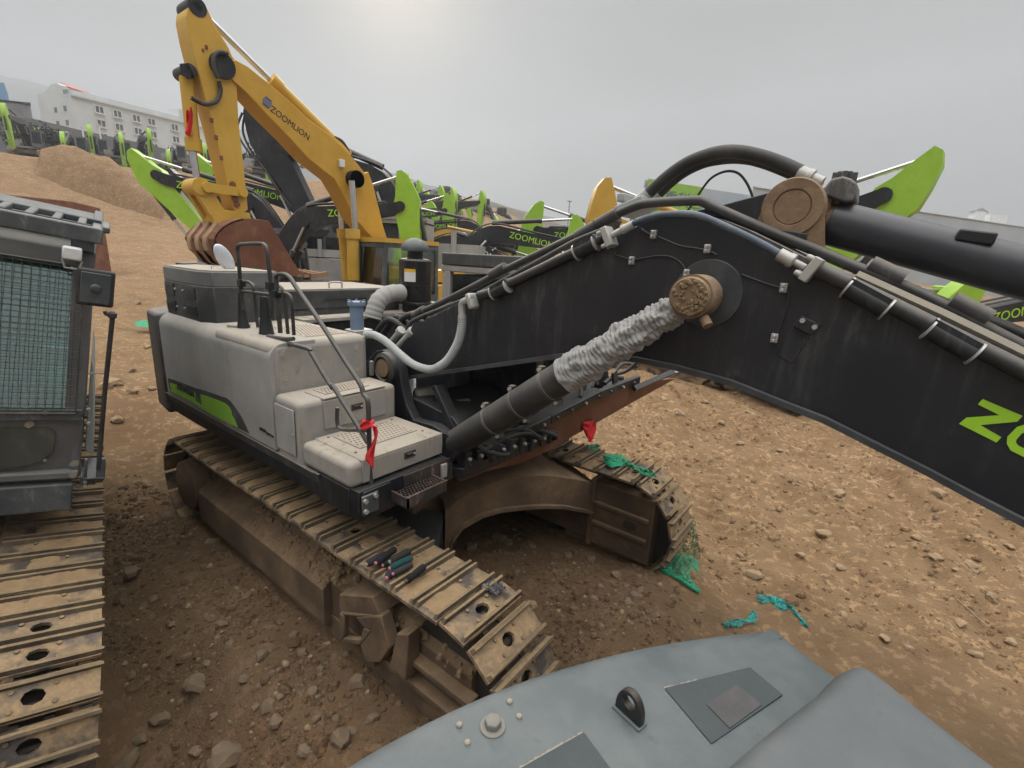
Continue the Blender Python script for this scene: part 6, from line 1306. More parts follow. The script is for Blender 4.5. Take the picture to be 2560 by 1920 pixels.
for px, py, s in ((1300, 740, .05), (1328, 845, .05), (1360, 970, .05), (1268, 290, .04), (1247, 308, .03)): c = at(*cy1([(px, py)])[0], X=YX + .225); mb = MB(); mb.cbox(c, (.02, s, s * 1.4)); mb.build('weld_tab', 'rust', ya)
# its cab, covers and undercarriage, built from the shared parts, facing across the picture
SY = SETS['yellow'] = mesh_set(PAL['yellow'])
YC = Vector((-7.25, 5.98, 0.58))
SUB = thing('tmp', 'x', 'x'); bpy.data.objects.remove(SUB, do_unlink=True)
def ychild(name, key, parent=None, dy=0.0):
    o = bpy.data.objects.new(name, SY[key]); COL.objects.link(o)
    if parent is None:
        o.parent = YR; o.location = YC - YR.location + Vector((dy, 0, 0)); o.rotation_euler = (0, 0, radians(-90))
    else: o.parent = parent
    return o
ychild('machine_body', 'body'); ychild('counterweight', 'cw'); yc = ychild('cab', 'cab'); ychild('windscreen', 'wind', yc); ychild('side_window', 'win', yc); ychild('side_window', 'win2', yc); ychild('roof', 'roof', yc)
for s in (-1.2, 1.2): t_ = ychild('track', 'track', None, s); ychild('track_frame', 'tf', t_)
ychild('car_body', 'car')
# ---------------------------------------------------------------- the other excavators of the yard
HR = radians(38)
def put(pal, label, px, py, D, hd, alpha, sc=1.0, gamma=None, text=True, bucket=False):
    T = at(px, py, D=D); h = radians(hd) if hd is not None else HR
    e, be, base = pose_from_tip(T, h, sc)
    if e > .35: base = (base[0], base[1], base[2] + (T.z - (base[2] + (FOOT[1] + 5.72 * sin(be)) * sc)))
    return excavator(pal, label, base, h, be, radians(alpha), None if gamma is None else radians(gamma), bucket, sc, name_text=text)
# near rows, behind the yellow machine
put('green', 'black-boomed excavator reaching right behind the yellow boom, its cylinder rod bright, lime arm hanging down', 1003, 515, 15.0, 40, -80, sc=.86)
put('green', 'black-boomed excavator reaching left with a lime arm head, lettered ZOOMLION, behind the yellow arm', 400, 440, 18.0, 222, -128)
put('green', 'second lime-armed excavator reaching left, its arm just right of the yellow arm', 552, 448, 19.5, 222, -128)
tall_ = put('dark', 'black excavator with its arm tucked under, tallest of those behind the yellow boom', 690, 350, 17.5, 214, -117, sc=1.2, text=False)
put('green', 'lime-armed excavator reaching right with pale lettering on its boom, beyond the yellow cab', 1113, 528, 34, 40, -84)
put('green', 'lime-armed excavator lying low behind the grey cab roof, just right of the yellow boom', 1040, 562, 30, 220, -80)
put('yellow', 'orange-yellow excavator with a low arched boom beyond the yellow cab', 1262, 622, 27, 40, -150, text=False)
put('dark', 'black excavator with a peaked boom, lying low behind the black roof guard', 1325, 672, 20, 40, -155)
put('dark', 'grey-black excavator with curved hoses on its boom, right of the peaked black one', 1405, 662, 25, 40, -150, text=False)
put('green', 'lime-armed excavator behind the steel boom pipes, arm pin dark, reaching left', 1342, 575, 21, 222, -75)
put('green', 'lime excavator with lime lettering seen between the boom pipes and the hillside', 1426, 612, 20, 42, -85)
put('yellow', 'yellow excavator whose arm rises behind the big black boom, left of the green sign', 1530, 556, 13.5, 222, -95, text=False)
put('green', 'lime-armed excavator towering behind the black port block and arm cylinder', 2212, 492, 11.5, -8, -122, sc=1.05, text=False)
put('green', 'lime excavator low behind the boom pipes at the right edge, lettering on its black boom', 2390, 790, 11, 225, -60, sc=.9)
put('green', 'lime excavator half hidden behind the large arm cylinder at the right edge', 2330, 800, 15, 60, -80, sc=.9)
ta = [c for c in tall_.children if c.name.startswith('arm')][0]
for k, y in enumerate((-.22, -.26, .0, .22)):
    mb = MB(); mb.tube(smooth_path([(-1.0, y * .6, .5), (-.6, y, .72 + .05 * k), (0, y, .86), (.5, y * .8, .70), (1.2, y, .60), (2.0, y * .7, .46)], 6), .032, 8); o = mb.build('hydraulic_hose', 'rubber'); o.parent = ta
for k in range(3):
    mb = MB(); mb.tube(smooth_path([(-.3, -.25, -.1), (.2, -.30, .25 + .1 * k), (.9 + .2 * k, -.28, .1), (1.2, -.24, -.1)], 6), .03, 8); o = mb.build('hydraulic_hose', 'rubber'); o.parent = ta
put('dark', 'black excavator half hidden behind the yellow boom cylinders, boom low', 985, 590, 24, 40, -95, text=False)
put('dark', 'dusty black excavator far behind the yellow boom bend, boom tip just above its curve', 900, 440, 27, 222, -110, text=False)
put('dark', 'black excavator between the yellow cab and the peaked black boom, arm folded', 1150, 600, 31, 40, -150, text=False)
put('green', 'lime-armed excavator partly behind the white arm lettering beyond the yellow cab', 1075, 545, 36, 30, -80, text=False)
put('dark', 'dark excavator beyond the roof guard, its boom tip near the lime arm pin', 1300, 600, 34, 222, -140, text=False)
put('dark', 'black excavator behind the left-reaching lime arms, boom nearly level', 470, 475, 24, 222, -120, text=False)
# middle distance: arms standing up like a row of lime posts
MIDROW = [(990, 470, 46, -84), (1012, 462, 40, -95), (1045, 476, 47, -92), (1066, 500, 56, -88), (1099, 492, 44, -88), (1131, 502, 38, -86), (1149, 532, 60, -80), (1201, 506, 42, -92), (1168, 520, 58, -70), (1240, 560, 62, -75), (1290, 580, 66, -80)]
for i, (px, py, D, al_) in enumerate(MIDROW):
    put('green', 'distant excavator with a raised lime arm, in the row below the scrubby hill', px, py, D * 1.25, -18 + (i * 37) % 30, al_, text=False)
# far row along the grey wall
FARROW = [(16, 290, 50, -92), (160, 358, 54, -86), (226, 340, 55, -90), (303, 358, 56, -84), (372, 348, 57, -90), (424, 402, 57, -92), (512, 384, 60, -88), (667, 410, 60, -90), (95, 345, 57, -70)]
for i, (px, py, D, al_) in enumerate(FARROW):
    put('green', 'distant excavator with a lime arm, parked before the long grey wall', px, py, D, -25 + (i * 29) % 24, al_, text=False)
# ---------------------------------------------------------------- wall, flats, sheds, poles
def vprism_wall(name, top, D0, D1, drop, th, mat, label, cat):
    P = []
    n = len(top)
    for i, (x, y) in enumerate(top): P.append(at(x, y, D=D0 + (D1 - D0) * i / (n - 1)))
    mb = MB(); back_ = Vector((ray(300, 400).x, ray(300, 400).y, 0)).normalized() * th
    for i in range(n - 1):
        a, b = P[i], P[i + 1]; mb.prism([a, b, Vector((b.x, b.y, b.z - drop)), Vector((a.x, a.y, a.z - drop))], back_)
    return tag(mb.build(name, mat), label, cat)
vprism_wall('boundary_wall', [(-160, 268), (0, 288), (80, 296), (200, 325), (365, 360), (492, 392)], 63, 78, 12, .3, 'conc', 'long grey boundary wall below the pale flats, behind the far row of excavators', 'wall')
vprism_wall('boundary_wall', [(500, 392), (590, 408), (720, 432), (830, 470), (960, 510)], 82, 92, 9, .3, 'conc', 'grey wall continuing behind the yellow arm towards the hill', 'wall')
# block of flats
A, B, E_ = at(88, 212, D=118), at(174, 222, D=112), at(505, 302, D=137)
zt = max(A.z, B.z); zt2 = E_.z
FL = thing('apartment_building', 'pale four-storey block of flats with white window frames behind the grey wall', 'building', (B.x, B.y, 6), group=None)
zb = 6.0
def wallquad(a, b, z0, za, zb_): return [Vector((a.x, a.y, z0)), Vector((b.x, b.y, z0)), Vector((b.x, b.y, zb_)), Vector((a.x, a.y, za))]
dirx = Vector((E_.x - B.x, E_.y - B.y, 0)); Lx = dirx.length; dirx.normalize(); depth = Vector((A.x - B.x, A.y - B.y, 0)); 
zTop = B.z - 1.4
mb = MB(); mb.prism([Vector((B.x, B.y, zb)), Vector((E_.x, E_.y, zb)), Vector((E_.x, E_.y, zTop)), Vector((B.x, B.y, zTop))], depth); mb.build('wall', 'wall', FL)
outn = Vector((dirx.y, -dirx.x, 0)); outn = outn if outn.dot(CAM - B) > 0 else -outn
mb = MB(); mb.prism([B + Vector((0, 0, zTop - B.z)) + outn * .5, Vector((E_.x, E_.y, zTop)) + outn * .5, Vector((E_.x, E_.y, zTop + .5)) + outn * .5, Vector((B.x, B.y, zTop + .5)) + outn * .5], depth - outn * .9 - dirx * .0); mb.build('cornice', 'wall', FL)
mb = MB(); mb.prism([Vector((B.x, B.y, zTop + .5)), Vector((E_.x, E_.y, zTop + .5)), Vector((E_.x, E_.y, zTop + 1.4)), Vector((B.x, B.y, zTop + 1.4))], depth * .2); mb.build('parapet', 'wall', FL)
g0 = Vector((B.x, B.y, 0)) + depth * .05
mb = MB(); mb.prism([Vector((g0.x, g0.y, zTop + .5)), Vector((A.x, A.y, zTop + .5)), Vector((A.x, A.y, zTop + 1.6)), Vector((g0.x, g0.y, zTop + 1.6)) + depth * .75, Vector((g0.x, g0.y, zTop + 3.1)) + depth * .45, Vector((g0.x, g0.y, zTop + 3.1)) + depth * .3, Vector((g0.x, g0.y, zTop + 1.5))], dirx * 4.0); gb = mb.build('gable', 'wall', FL)
c0 = Vector((g0.x, g0.y, 0)) + dirx * .5 + outn * .6
mb = MB(); mb.prism([Vector((c0.x, c0.y, zTop + 1.6)), c0 + dirx * 3.2 + Vector((0, 0, zTop + 1.5)), c0 + dirx * 2.2 + depth * .25 + Vector((0, 0, zTop + 3.0)), c0 - dirx * .3 + depth * .25 + Vector((0, 0, zTop + 3.1))], Vector((0, 0, .15))); mb.build('roof_tiles', 'wallpink', gb)
wi = 0
for sx_ in (5.2, 8.9, 13.0, 16.4, 22.0, 25.6, 32, 35.6, 42, 46, 52, 55.5, 62, 66, 72, 76, 82, 86):
    if sx_ > Lx - 2: break
    for st in range(6):
        z0 = zTop - 2.5 - st * 3.0
        if z0 < zb + 2: break
        big = (int(sx_ * 10) % 3) != 0
        c = Vector((B.x, B.y, 0)) + dirx * sx_; w, h = (1.9, 1.7) if big else (.9, 1.0)
        mb = MB(); q = c + outn * .02
        for (u0, u1, v0, v1) in ((-w / 2, w / 2, h - .14, h), (-w / 2, w / 2, 0, .14), (-w / 2, -w / 2 + .16, .14, h - .14), (w / 2 - .16, w / 2, .14, h - .14), (-.06, .06, .14, h - .14)):
            P = [q + dirx * u0 + Vector((0, 0, z0 + v0)), q + dirx * u1 + Vector((0, 0, z0 + v0)), q + dirx * u1 + Vector((0, 0, z0 + v1)), q + dirx * u0 + Vector((0, 0, z0 + v1))]; mb.prism(P, outn * .30)
        if big: P = [q + dirx * -1.05 + Vector((0, 0, z0 - .14)), q + dirx * 1.05 + Vector((0, 0, z0 - .14)), q + dirx * 1.05 + Vector((0, 0, z0 - .01)), q + dirx * -1.05 + Vector((0, 0, z0 - .01))]; mb.prism(P, outn * .5)
        f = mb.build('window', 'white', FL); mb = MB(); P = [q + dirx * (-w / 2 + .16) + Vector((0, 0, z0 + .14)), q + dirx * (w / 2 - .16) + Vector((0, 0, z0 + .14)), q + dirx * (w / 2 - .16) + Vector((0, 0, z0 + h - .14)), q + dirx * (-w / 2 + .16) + Vector((0, 0, z0 + h - .14))]; mb.prism(P, outn * .06); mb.build('pane', 'paneg', f)
        wi += 1
for t in (.22, .5):
    for st in range(5):
        z0 = zTop - 3.0 - st * 3.0; c = Vector((B.x, B.y, 0)) + depth * t; dn = depth.normalized(); on_ = Vector((dn.y, -dn.x, 0)); on_ = on_ if on_.dot(CAM - B) > 0 else -on_
        P = [c + dn * -.6 + Vector((0, 0, z0)), c + dn * .6 + Vector((0, 0, z0)), c + dn * .6 + Vector((0, 0, z0 + 1.1)), c + dn * -.6 + Vector((0, 0, z0 + 1.1))]; mb = MB(); mb.prism(P, on_ * .08); mb.build('window', 'paneg', FL)
mb = MB(); c = Vector((B.x, B.y, 0)) + dirx * (Lx * .8); mb.prism([c + Vector((0, 0, zTop + .5)), c + dirx * 6 + Vector((0, 0, zTop + .5)), c + dirx * 6 + Vector((0, 0, zTop + 3.4)), c + Vector((0, 0, zTop + 3.4))], depth * .3); mb.build('stair_head', 'wall', FL)
# low shed left of the flats, and a blue roof beyond
P = [at(-140, 240, D=95), at(55, 262, D=90), at(76, 264, D=92)]
SH = thing('shed', 'low grey shed with a flat roof at the left end behind the wall', 'shed', (P[1].x, P[1].y, 8))
mb = MB(); dp = Vector((ray(0, 400).x, ray(0, 400).y, 0)).normalized() * 12
mb.prism([P[0], P[1], Vector((P[1].x, P[1].y, 7)), Vector((P[0].x, P[0].y, 7))], dp); mb.prism([P[1], P[2], Vector((P[2].x, P[2].y, 7)), Vector((P[1].x, P[1].y, 7))], dp); mb.build('wall', 'conc', SH)
mb = MB(); mb.prism([P[0] + Vector((0, 0, .05)), P[1] + Vector((0, 0, .05)), P[2] + Vector((.4, 0, .05)), P[2] + Vector((.4, 0, .5)), P[1] + Vector((0, 0, .5)), P[0] + Vector((0, 0, .5))], dp); mb.build('roof', 'slate', SH)
q0 = at(-80, 232, D=170); q1 = at(20, 236, D=170); mb = MB(); mb.prism([q0, q1, q1 + Vector((0, 0, 3.6)) - (q1 - q0) * .05, q0 + Vector((0, 0, 3.6))], dp * 1.5); mb.prism([q0, q1, Vector((q1.x, q1.y, 8)), Vector((q0.x, q0.y, 8))], dp * 1.4)
tag(mb.build('warehouse', 'bluesheet'), 'small warehouse with bright blue sheet roof below the hills at far left', 'warehouse')
# earth mound and hedges before the wall
def mound(name, pts, D, depth_, label, mat='dirt'):
    P = on(pts, D=D); mb = MB(); n = len(P); fwd = Vector((ray(250, 450).x, ray(250, 450).y, 0)).normalized()
    def fn(u, v):
        i = min(n - 2, int(u * (n - 1))); t = u * (n - 1) - i; p = P[i] * (1 - t) + P[i + 1] * t; w = v * 2 - 1
        q = p + fwd * w * depth_; zg = land(q.x, q.y) - .3; q.z = zg + max(0, (p.z - zg)) * (1 - abs(w) ** 1.7) ; q.z += .35 * noise.noise(Vector((q.x * .5, q.y * .5, 2))) + .15 * noise.noise(Vector((q.x * 1.7, q.y * 1.7, 5))); return q
    mb.grid(fn, 60, 24); return tag(mb.build(name, mat, angle=180, fix=False), kind='structure') if label is None else tag(mb.build(name, mat, angle=180, fix=False), label, 'mound')
mound('dirt_mound', [(88, 440), (104, 372), (160, 368), (220, 380), (280, 400), (340, 440), (385, 470)], 46, 5.0, 'steep-ended heap of tan dirt across the yard, left of the yellow arm')
def bush(name, px, py, D, w, h, d, seed, label, cat='hedge', n=1500, leaf=.16, mats=('leaf', 'leaf2')):
    rd = random.Random(seed); c = at(px, py, D=D); mb = MB()
    lobes = [(rd.uniform(-w, w) * .75, rd.uniform(-d, d) * .6, rd.uniform(.25, .8) * h, rd.uniform(.35, .6) * min(h, w)) for _ in range(9)]
    r_ = Vector((ROT[0].x, ROT[0].y, 0)).normalized(); f_ = Vector((-r_.y, r_.x, 0))
    for i in range(n):
        lx, ly, lz, lr = rd.choice(lobes); v = Vector((rd.gauss(0, 1), rd.gauss(0, 1), rd.gauss(0, 1))).normalized() * lr * rd.uniform(.55, 1.08)
        p = c + r_ * (lx + v.x) + f_ * (ly + v.y) + Vector((0, 0, max(.0, lz + v.z))); a = Vector((rd.gauss(0, 1), rd.gauss(0, 1), rd.gauss(0, 1))).normalized(); b = a.cross(Vector((0, 0, 1)) + a * .3).normalized(); s = leaf * rd.uniform(.6, 1.5)
        mb.add([p - a * s, p + b * s * .6, p + a * s, p - b * s * .6], [(0, 1, 2, 3)], 0 if rd.random() < .6 else 1)
    T_ = thing(name, label, cat, tuple(c)); mb.build('foliage', list(mats), T_, fix=False, smooth=False)
    mb = MB(); zg = land(c.x, c.y)
    mb.tube([Vector((c.x, c.y, zg - .1)), c + Vector((0, 0, h * .2)), c + Vector((.1, 0, h * .55))], [.16, .12, .05], 8)
    for k in range(4): mb.tube([c + Vector((0, 0, h * .1)), c + r_ * rd.uniform(-w, w) * .6 + Vector((0, 0, h * .55))], [.07, .03], 6)
    mb.build('stem', 'wood', T_); return T_
bush('hedge', 70, 372, 56, 2.6, 2.6, 1.2, 1, 'dark clipped hedge before the grey wall, left of the dirt heap', leaf=.16)
bush('hedge', 115, 372, 57, 2.2, 2.4, 1.2, 2, 'dark bushy shrub before the grey wall, just behind the dirt heap', leaf=.16)
bush('hedge', 690, 440, 70, 5, 3.2, 1.5, 5, 'dark shrubs along the wall right of the yellow arm', leaf=.2)
bush('hedge', 590, 432, 70, 4, 2.5, 1.5, 6, 'dark shrubs along the wall, between the yellow arm and the black arm', leaf=.2)
for i, (px, top_, D) in enumerate(((617, 405, 66), (636, 408, 66), (247, 312, 60), (205, 318, 60))):
    a = at(px, top_, D=D); mb = MB(); mb.tube([a, Vector((a.x, a.y, land(a.x, a.y) - .2))], .09, 8)
    mb.cbox(a, (.3, .3, .06)); tag(mb.build('post', 'white'), 'slim white post standing before the grey wall', 'post', 'white posts along the wall')
a = at(1424, 505, D=85); mb = MB(); mb.tube([a, Vector((a.x, a.y, 2))], [.10, .16], 8); t = thing('light_pole', 'tall floodlight pole left of the green sign, against the sky', 'lamp post', (a.x, a.y, 2)); mb.build('pole', 'galv', t)
mb = MB(); mb.lathe(a, (0, 0, 1), [(0, .15), (.1, .45), (.18, .45), (.25, .1)], 10); mb.build('lamp_head', 'galv', t)
# long pale shed with the green sign on the right
A, B = at(1612, 449, D=52), at(1884, 489, D=58)
S1 = thing('warehouse', 'pale blue-grey shed carrying a lime green sign with dark characters', 'warehouse', (A.x, A.y, 0))
nrm_ = Vector((ray(1800, 500).x, ray(1800, 500).y, 0)).normalized()
def wl(a, b, mat, par, zlow=0.0, off=0.0, th=20): mb = MB(); o = -nrm_ * off; mb.prism([a + o, b + o, Vector((b.x, b.y, zlow)) + o, Vector((a.x, a.y, zlow)) + o], nrm_ * th); return mb.build('wall', mat, par)
w1 = wl(A, B, 'metalwall', S1)
sg = at(1757, 472, D=54.9); a2 = A + (sg - A) * .05
lo = 3.4; mb = MB(); o = -nrm_ * .25; sl = (sg - A); SA, SB = A + sl * .06 + o + Vector((0, 0, .1)), sg + o + Vector((0, 0, .1))
mb.prism([SA, SB, SB - Vector((0, 0, lo)), SA - Vector((0, 0, lo))], -nrm_ * .12); sgn = mb.build('sign_board', 'sign', S1)
t = text_mesh('\u5e74\u91cd\u79d1\u56db', 1.75, 'signtxt', .02); u_ = (SB - SA).normalized(); v_ = Vector((0, 0, 1)); v_ = (v_ - u_ * u_.z).normalized(); n_ = u_.cross(v_)
o_ = link('lettering', t, sgn); o_.matrix_parent_inverse = Matrix(); o_.location = SA + u_ * sl.length * .53 - v_ * 1.75 - nrm_ * .15; o_.rotation_euler = Matrix((u_, v_, n_)).transposed().to_euler(); o_.scale = (1.05, .95, 1)
C1, D1 = at(1884, 468, D=50), at(2800, 604, D=78)
S2 = thing('warehouse', 'long pale blue-grey shed at the right, with two white roof ventilators', 'warehouse', (C1.x, C1.y, 0))
w2 = wl(C1, D1, 'metalwall', S2); mb = MB(); mb.tube([C1, D1], .12, 6); mb.build('eaves', 'lgrey', S2)
for (x0, x1, y0, y1) in ((2440, 2466, 527, 556), (2478, 2522, 535, 562)):
    t_ = (x0 - 1884) / (2800 - 1884); Dv = 50 + 28 * t_ ** .9 + 1.5; a, b = at(x0, y0, D=Dv), at(x1, y0 + 3, D=Dv); zl = at(x0, y1, D=Dv).z - 1
    mb = MB(); mb.prism([a, b, Vector((b.x, b.y, zl)), Vector((a.x, a.y, zl))], nrm_ * 2); vt = mb.build('roof_ventilator', 'white', S2)
    if x0 == 2440: mb = MB(); mb.prism([a - (b - a) * .3, b + (b - a) * .3, (a + b) / 2 + Vector((0, 0, .5))], nrm_ * 2.2); mb.build('ventilator_cap', 'galv', vt)
# scrub on the near hill: bare brushwood reading as one mass
rs_ = random.Random(12); mb = MB()
for i in range(5200):
    t = rs_.random(); px = 1000 + t * 560; c = at(px, 512 + max(0, (px - 1150)) * .30 + (28 if px < 1080 else 0) - 6 * rs_.random(), D=rs_.uniform(170, 226))
    out = Vector((c.x - CAM.x, c.y - CAM.y, 0)).normalized(); k = (226 - (ROT @ (c - CAM)).z) / 55; c.z = c.z - k * (c.z - 3) * .55 + rs_.uniform(-.5, 1.2)
    for q in range(2):
        a = Vector((rs_.gauss(0, .6), rs_.gauss(0, .6), abs(rs_.gauss(1, .4)))).normalized(); b = a.cross(out).normalized(); s = rs_.uniform(.6, 1.6)
        mb.add([c - b * s * .5, c + b * s * .5, c + a * s * 1.5], [(0, 1, 2)], rs_.randrange(2))
tag(mb.build('scrub', ['twig', 'twig2'], fix=False, smooth=False), 'leafless brown scrub covering the near hillside', 'scrub', kind='stuff')
# ---------------------------------------------------------------- small things lying about
def ribbed(name, pa, pb, z, r, mat, label, tipm='pink', dz=0.0):
    a, b = at(*pa, Z=z), at(*pb, Z=z + dz); d = b - a; L_ = d.length; prof = []
    k = int(L_ / .006)
    for i in range(k + 1): prof.append((L_ * i / k, r * (1.0 if i % 2 else .86) * (1 if 2 < i < k - 1 else .8)))
    mb = MB(); mb.lathe(a, d, prof, 14); t = mb.build(name, mat); tag(t, label, 'spring sleeve', 'ribbed sleeves on the track')
    mb = MB(); mb.lathe(a - d.normalized() * .012, d, [(0, r * .3), (.004, r * .5), (.014, r * .5)], 10); o = mb.build('tip', tipm, t); return t
c86 = lambda p: crop(860, 1300, 9.2167, [p])[0]
ribbed('ribbed_sleeve', c86((520, 1020)), c86((960, 780)), 1.185, .030, 'navy', 'navy ribbed sleeve at the left end of the pile on the track', 'mud2')
ribbed('ribbed_sleeve', c86((740, 990)), c86((1170, 670)), 1.195, .027, 'blkrib', 'black ribbed sleeve lying furthest up the track in the pile', 'pink')
ribbed('ribbed_sleeve', c86((1060, 960)), c86((1500, 720)), 1.195, .029, 'olive', 'dark olive ribbed sleeve on top of the pile, above the teal one', 'mud2')
ribbed('ribbed_sleeve', c86((900, 1040)), c86((1300, 880)), 1.160, .027, 'blkrib', 'black ribbed sleeve under the olive one, with a pink end', 'pink')
ribbed('ribbed_sleeve', c86((1060, 1110)), c86((1560, 870)), 1.178, .027, 'teal', 'teal ribbed sleeve in the pile on the track')
ribbed('ribbed_sleeve', c86((1140, 1240)), c86((1560, 1030)), 1.165, .024, 'greyrib', 'grey ribbed sleeve at the near side of the pile with a pink end')
ribbed('ribbed_sleeve', c86((990, 1330)), c86((1120, 1180)), 1.150, .028, 'navy', 'short navy ribbed sleeve end poking from under the pile')
ribbed('ribbed_sleeve', c86((1440, 1400)), c86((1850, 1070)), 1.185, .026, 'blkrib', 'single black ribbed sleeve lying apart from the pile', 'rust')
q = at(1232, 1475, Z=1.13); mb = MB(); rw = random.Random(4)
mb.grid(lambda u, v: q + Vector((.14 * (u - .5) + .02 * noise.noise(Vector((u * 5, v * 5, 1))), .11 * (v - .5) + .02 * noise.noise(Vector((u * 5, v * 5, 7))), .02 + .045 * abs(noise.noise(Vector((u * 6, v * 6, 3)))))), 18, 14)
tag(mb.build('plastic_wrap', 'wrap', fix=False, angle=20), 'crumpled dark plastic wrapper lying on the near track', 'wrapper')
# red cloth strips
def cloth(name, pts, mat, label, cat, wav=.012, plane=None, seed=0, fray=True):
    L_, R_ = pts; k = len(L_); A_, B_ = on(L_, **plane), on(R_, **plane); mb = MB(); nu, nv = 26, 9
    def fn(u, v):
        i = min(k - 2, int(u * (k - 1))); t = u * (k - 1) - i; a = A_[i].lerp(A_[i + 1], t); b = B_[i].lerp(B_[i + 1], t); p = a.lerp(b, v)
        return p + Vector((.8, -.6, 0)) * (wav * sin(v * 7 + u * 4 + seed) + wav * .8 * noise.noise(Vector((u * 5, v * 4, seed)))) 
    mb.grid(fn, nu, nv); o = mb.build(name, mat, angle=80, fix=False); o.modifiers.new('s', 'SOLIDIFY').thickness = .002
    return tag(o, label, cat)
cz3 = lambda pts: crop(640, 860, 4.096, pts)
mb = MB(); c = at(*cz3([(1150, 840)])[0], Y=.17)
r1 = cloth('red_ribbon', (cz3([(1060, 830), (1110, 785), (1160, 780), (1195, 840), (1215, 960), (1170, 1060), (1120, 1140), (1115, 1190), (1190, 1270)]), cz3([(1075, 870), (1130, 880), (1175, 850), (1235, 835), (1252, 900), (1235, 1000), (1220, 1060), (1210, 1130), (1198, 1275)])), 'red', 'torn red cloth tied round the handrail of the grey excavator', 'ribbon', .012, dict(Y=.12), 1)
mb = MB(); mb.tube(smooth_path([c + Vector((.03 * cos(a), .03 * sin(a), .012 * sin(2 * a) + .02)) for a in [k * pi / 6 for k in range(13)]], 3), .016, 8); mb.build('knot', 'red', r1)
m2 = cz3([(1090, 970), (1080, 1020), (1085, 1060)]), cz3([(1130, 1010), (1140, 1040), (1135, 1075)])
cloth('red_ribbon', (crop(1100, 880, 3.456, [(1240, 620), (1250, 700), (1280, 772)]), crop(1100, 880, 3.456, [(1355, 560), (1350, 650), (1300, 775)])), 'red', 'red cloth hanging below the far corner of the grey excavator cab', 'ribbon', .03, dict(X=.215), 4)
cloth('red_ribbon', (crop(680, 420, 5.53, [(1470, 1180), (1440, 1260), (1410, 1340), (1375, 1390)]), crop(680, 420, 5.53, [(1495, 1180), (1480, 1270), (1450, 1350), (1420, 1440)])), 'red', 'red cloth hanging on the cab door edge of the yellow excavator', 'ribbon', .03, dict(D=10.6), 5)
cloth('red_ribbon', (cy1([(1150, 680), (1140, 760), (1135, 820)]), cy1([(1180, 660), (1185, 760), (1180, 850)])), 'red', 'faded red cloth tied to the bucket cylinder of the yellow excavator', 'ribbon', .05, dict(X=YX + .14), 2)
# green netting
def netpiece(name, outline_l, outline_r, mat, label, plane, h=.05, seed=0, base=None, nu=40, nv=16):
    k = len(outline_l); A_ = [Vector(p) for p in outline_l]; B_ = [Vector(p) for p in outline_r]; mb = MB()
    def fn(u, v):
        i = min(k - 2, int(u * (k - 1))); t = u * (k - 1) - i; p = A_[i].lerp(A_[i + 1], t).lerp(B_[i].lerp(B_[i + 1], t), v)
        e = 4 * v * (1 - v)
        return p + Vector((.03 * noise.noise(Vector((u * 8, v * 6, seed))), .03 * noise.noise(Vector((u * 8, v * 6, seed + 5))), h * abs(noise.noise(Vector((u * 9, v * 5, seed + 2)))) * e + .004 + h * .3 * e))
    mb.grid(fn, nu, nv); return tag(mb.build(name, mat, fix=False, angle=60), label, 'netting')
c16 = lambda pts: crop(1360, 1080, 5.027, pts)
zt_ = 1.155
netpiece('green_net', on(c16([(700, 300), (820, 275), (1000, 300), (1080, 390), (1200, 470), (1300, 480), (1400, 510)]), Z=zt_ + .03), on(c16([(760, 360), (830, 450), (960, 430), (1040, 430), (1140, 490), (1230, 540), (1390, 570)]), Z=zt_), 'net', 'strip of torn green netting draped over the far track shoes', None, .05, 1)
netpiece('green_net', on(c16([(550, 180), (620, 165), (700, 180)]), Z=zt_ + .03), on(c16([(560, 230), (630, 245), (690, 220)]), Z=zt_), 'net', 'small green netting tuft at the rear end of the far track top', None, .05, 2)
gl = lambda px, py: at(px, py, Z=ground_z(*at(px, py, Z=.1).xy) + .01)
c9 = lambda pts: crop(900, 850, 2.458, pts)
La = [at(*p, Y=3.36) for p in c9([(2000, 1065)])] + [at(*c9([(1975, 1200)])[0], Y=3.3)] + [gl(*c9([(1930, 1320)])[0]), gl(*c9([(1850, 1385)])[0]), gl(*c9([(1800, 1400)])[0])]
Lb = [at(*p, Y=3.38) for p in c9([(2025, 1080)])] + [at(*c9([(2075, 1190)])[0], Y=3.3)] + [gl(*c9([(2085, 1360)])[0]), gl(*c9([(2085, 1560)])[0]), gl(*c9([(1960, 1480)])[0])]
netpiece('green_net', La, Lb, 'netthin', 'large green net hanging from the far track front down onto the dirt', None, .09, 6, nu=70, nv=36)
mb = MB()
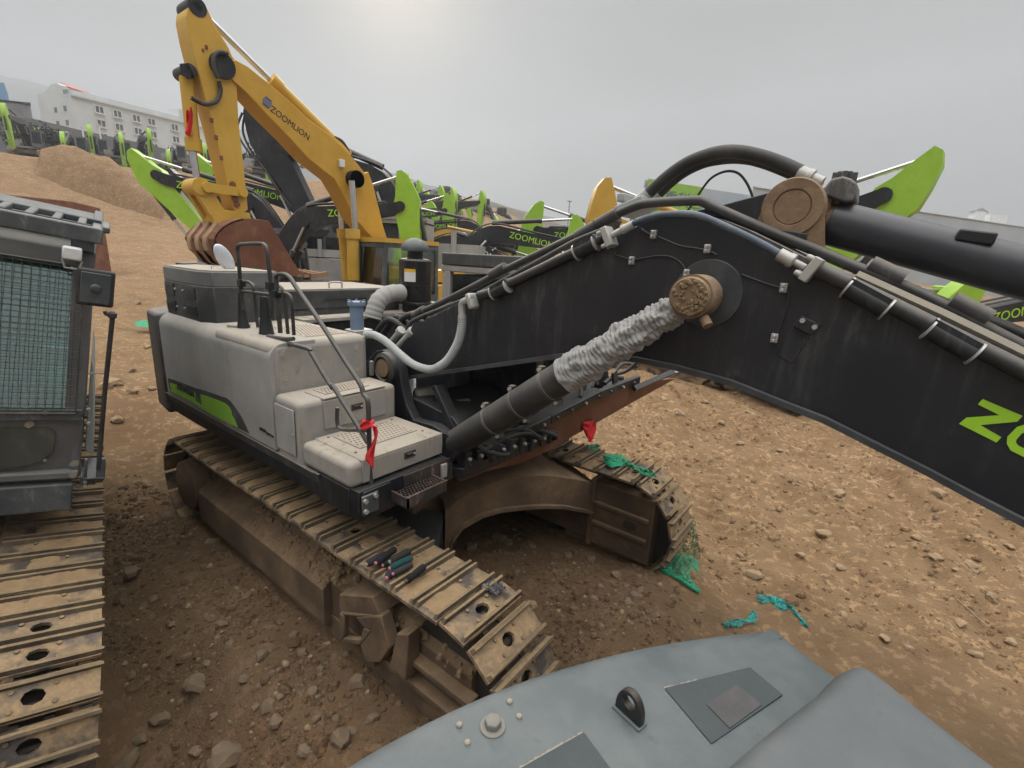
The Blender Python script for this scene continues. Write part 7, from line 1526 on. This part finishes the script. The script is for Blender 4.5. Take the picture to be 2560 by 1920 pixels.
for P_ in ([La[0], La[1], La[2], La[3], La[4]], [La[4], gl(*c9([(1960, 1480)])[0]), gl(*c9([(2020, 1520)])[0]), Lb[3]]): 
    Q = smooth_path([p + Vector((0, 0, .02)) for p in P_], 8); mb = MB(); mb.tube([q + Vector((.01 * noise.noise(q * 6), .01 * noise.noise(q * 7), 0)) for q in Q], [.012 + .016 * abs(noise.noise(q * 5)) for q in Q], 6); mb.build('gathered_edge', 'net', bpy.data.objects['green_net.002'])
c10 = lambda pts: crop(1660, 1000, 2.458, pts)
netpiece('green_net', [gl(*p) for p in c10([(570, 1205), (650, 1200), (720, 1225), (800, 1280), (880, 1400)])], [gl(*p) for p in c10([(575, 1245), (640, 1265), (700, 1300), (760, 1310), (880, 1405)])], 'netteal', 'larger teal scrap of netting lying on the dirt before the counterweight', None, .06, 8)
netpiece('green_net', [gl(*p) for p in c10([(365, 1385), (430, 1360), (520, 1355), (530, 1300), (560, 1300)])], [gl(*p) for p in c10([(365, 1395), (440, 1395), (530, 1370), (565, 1365), (572, 1360)])], 'netteal', 'smaller teal scrap of netting beside the counterweight edge', None, .05, 9)
netpiece('green_net', [gl(*p) for p in ((335, 805), (360, 800), (385, 808))], [gl(*p) for p in ((338, 815), (362, 818), (386, 816))], 'net', 'faint scrap of green netting on the yard left of the grey excavator', None, .05, 12)
Q = smooth_path([gl(*p) for p in c10([(1710, 1135), (1750, 1150), (1790, 1220), (1880, 1300), (1990, 1400)])], 6); mb = MB(); mb.tube([q + Vector((0, 0, .01)) for q in Q], .004, 6); tag(mb.build('wire', 'mud2'), 'thin pale wire lying on the dirt at the right', 'wire')
# haze over the yard and the hills
HAZE = 0.0010
mb = MB(); mb.box((-960, -100, -4), (200, 800, 236)); m, N_, L_, b_ = new_mat('haze'); out_ = N_['Material Output']; N_.remove(b_)
pv = N_.new('ShaderNodeVolumePrincipled'); pv.inputs['Color'].default_value = (0.88, 0.93, 0.98, 1); pv.inputs['Density'].default_value = HAZE; pv.inputs['Anisotropy'].default_value = 0.2; L_.new(pv.outputs[0], out_.inputs['Volume'])
tag(mb.build('haze', m, smooth=False), kind='stuff')
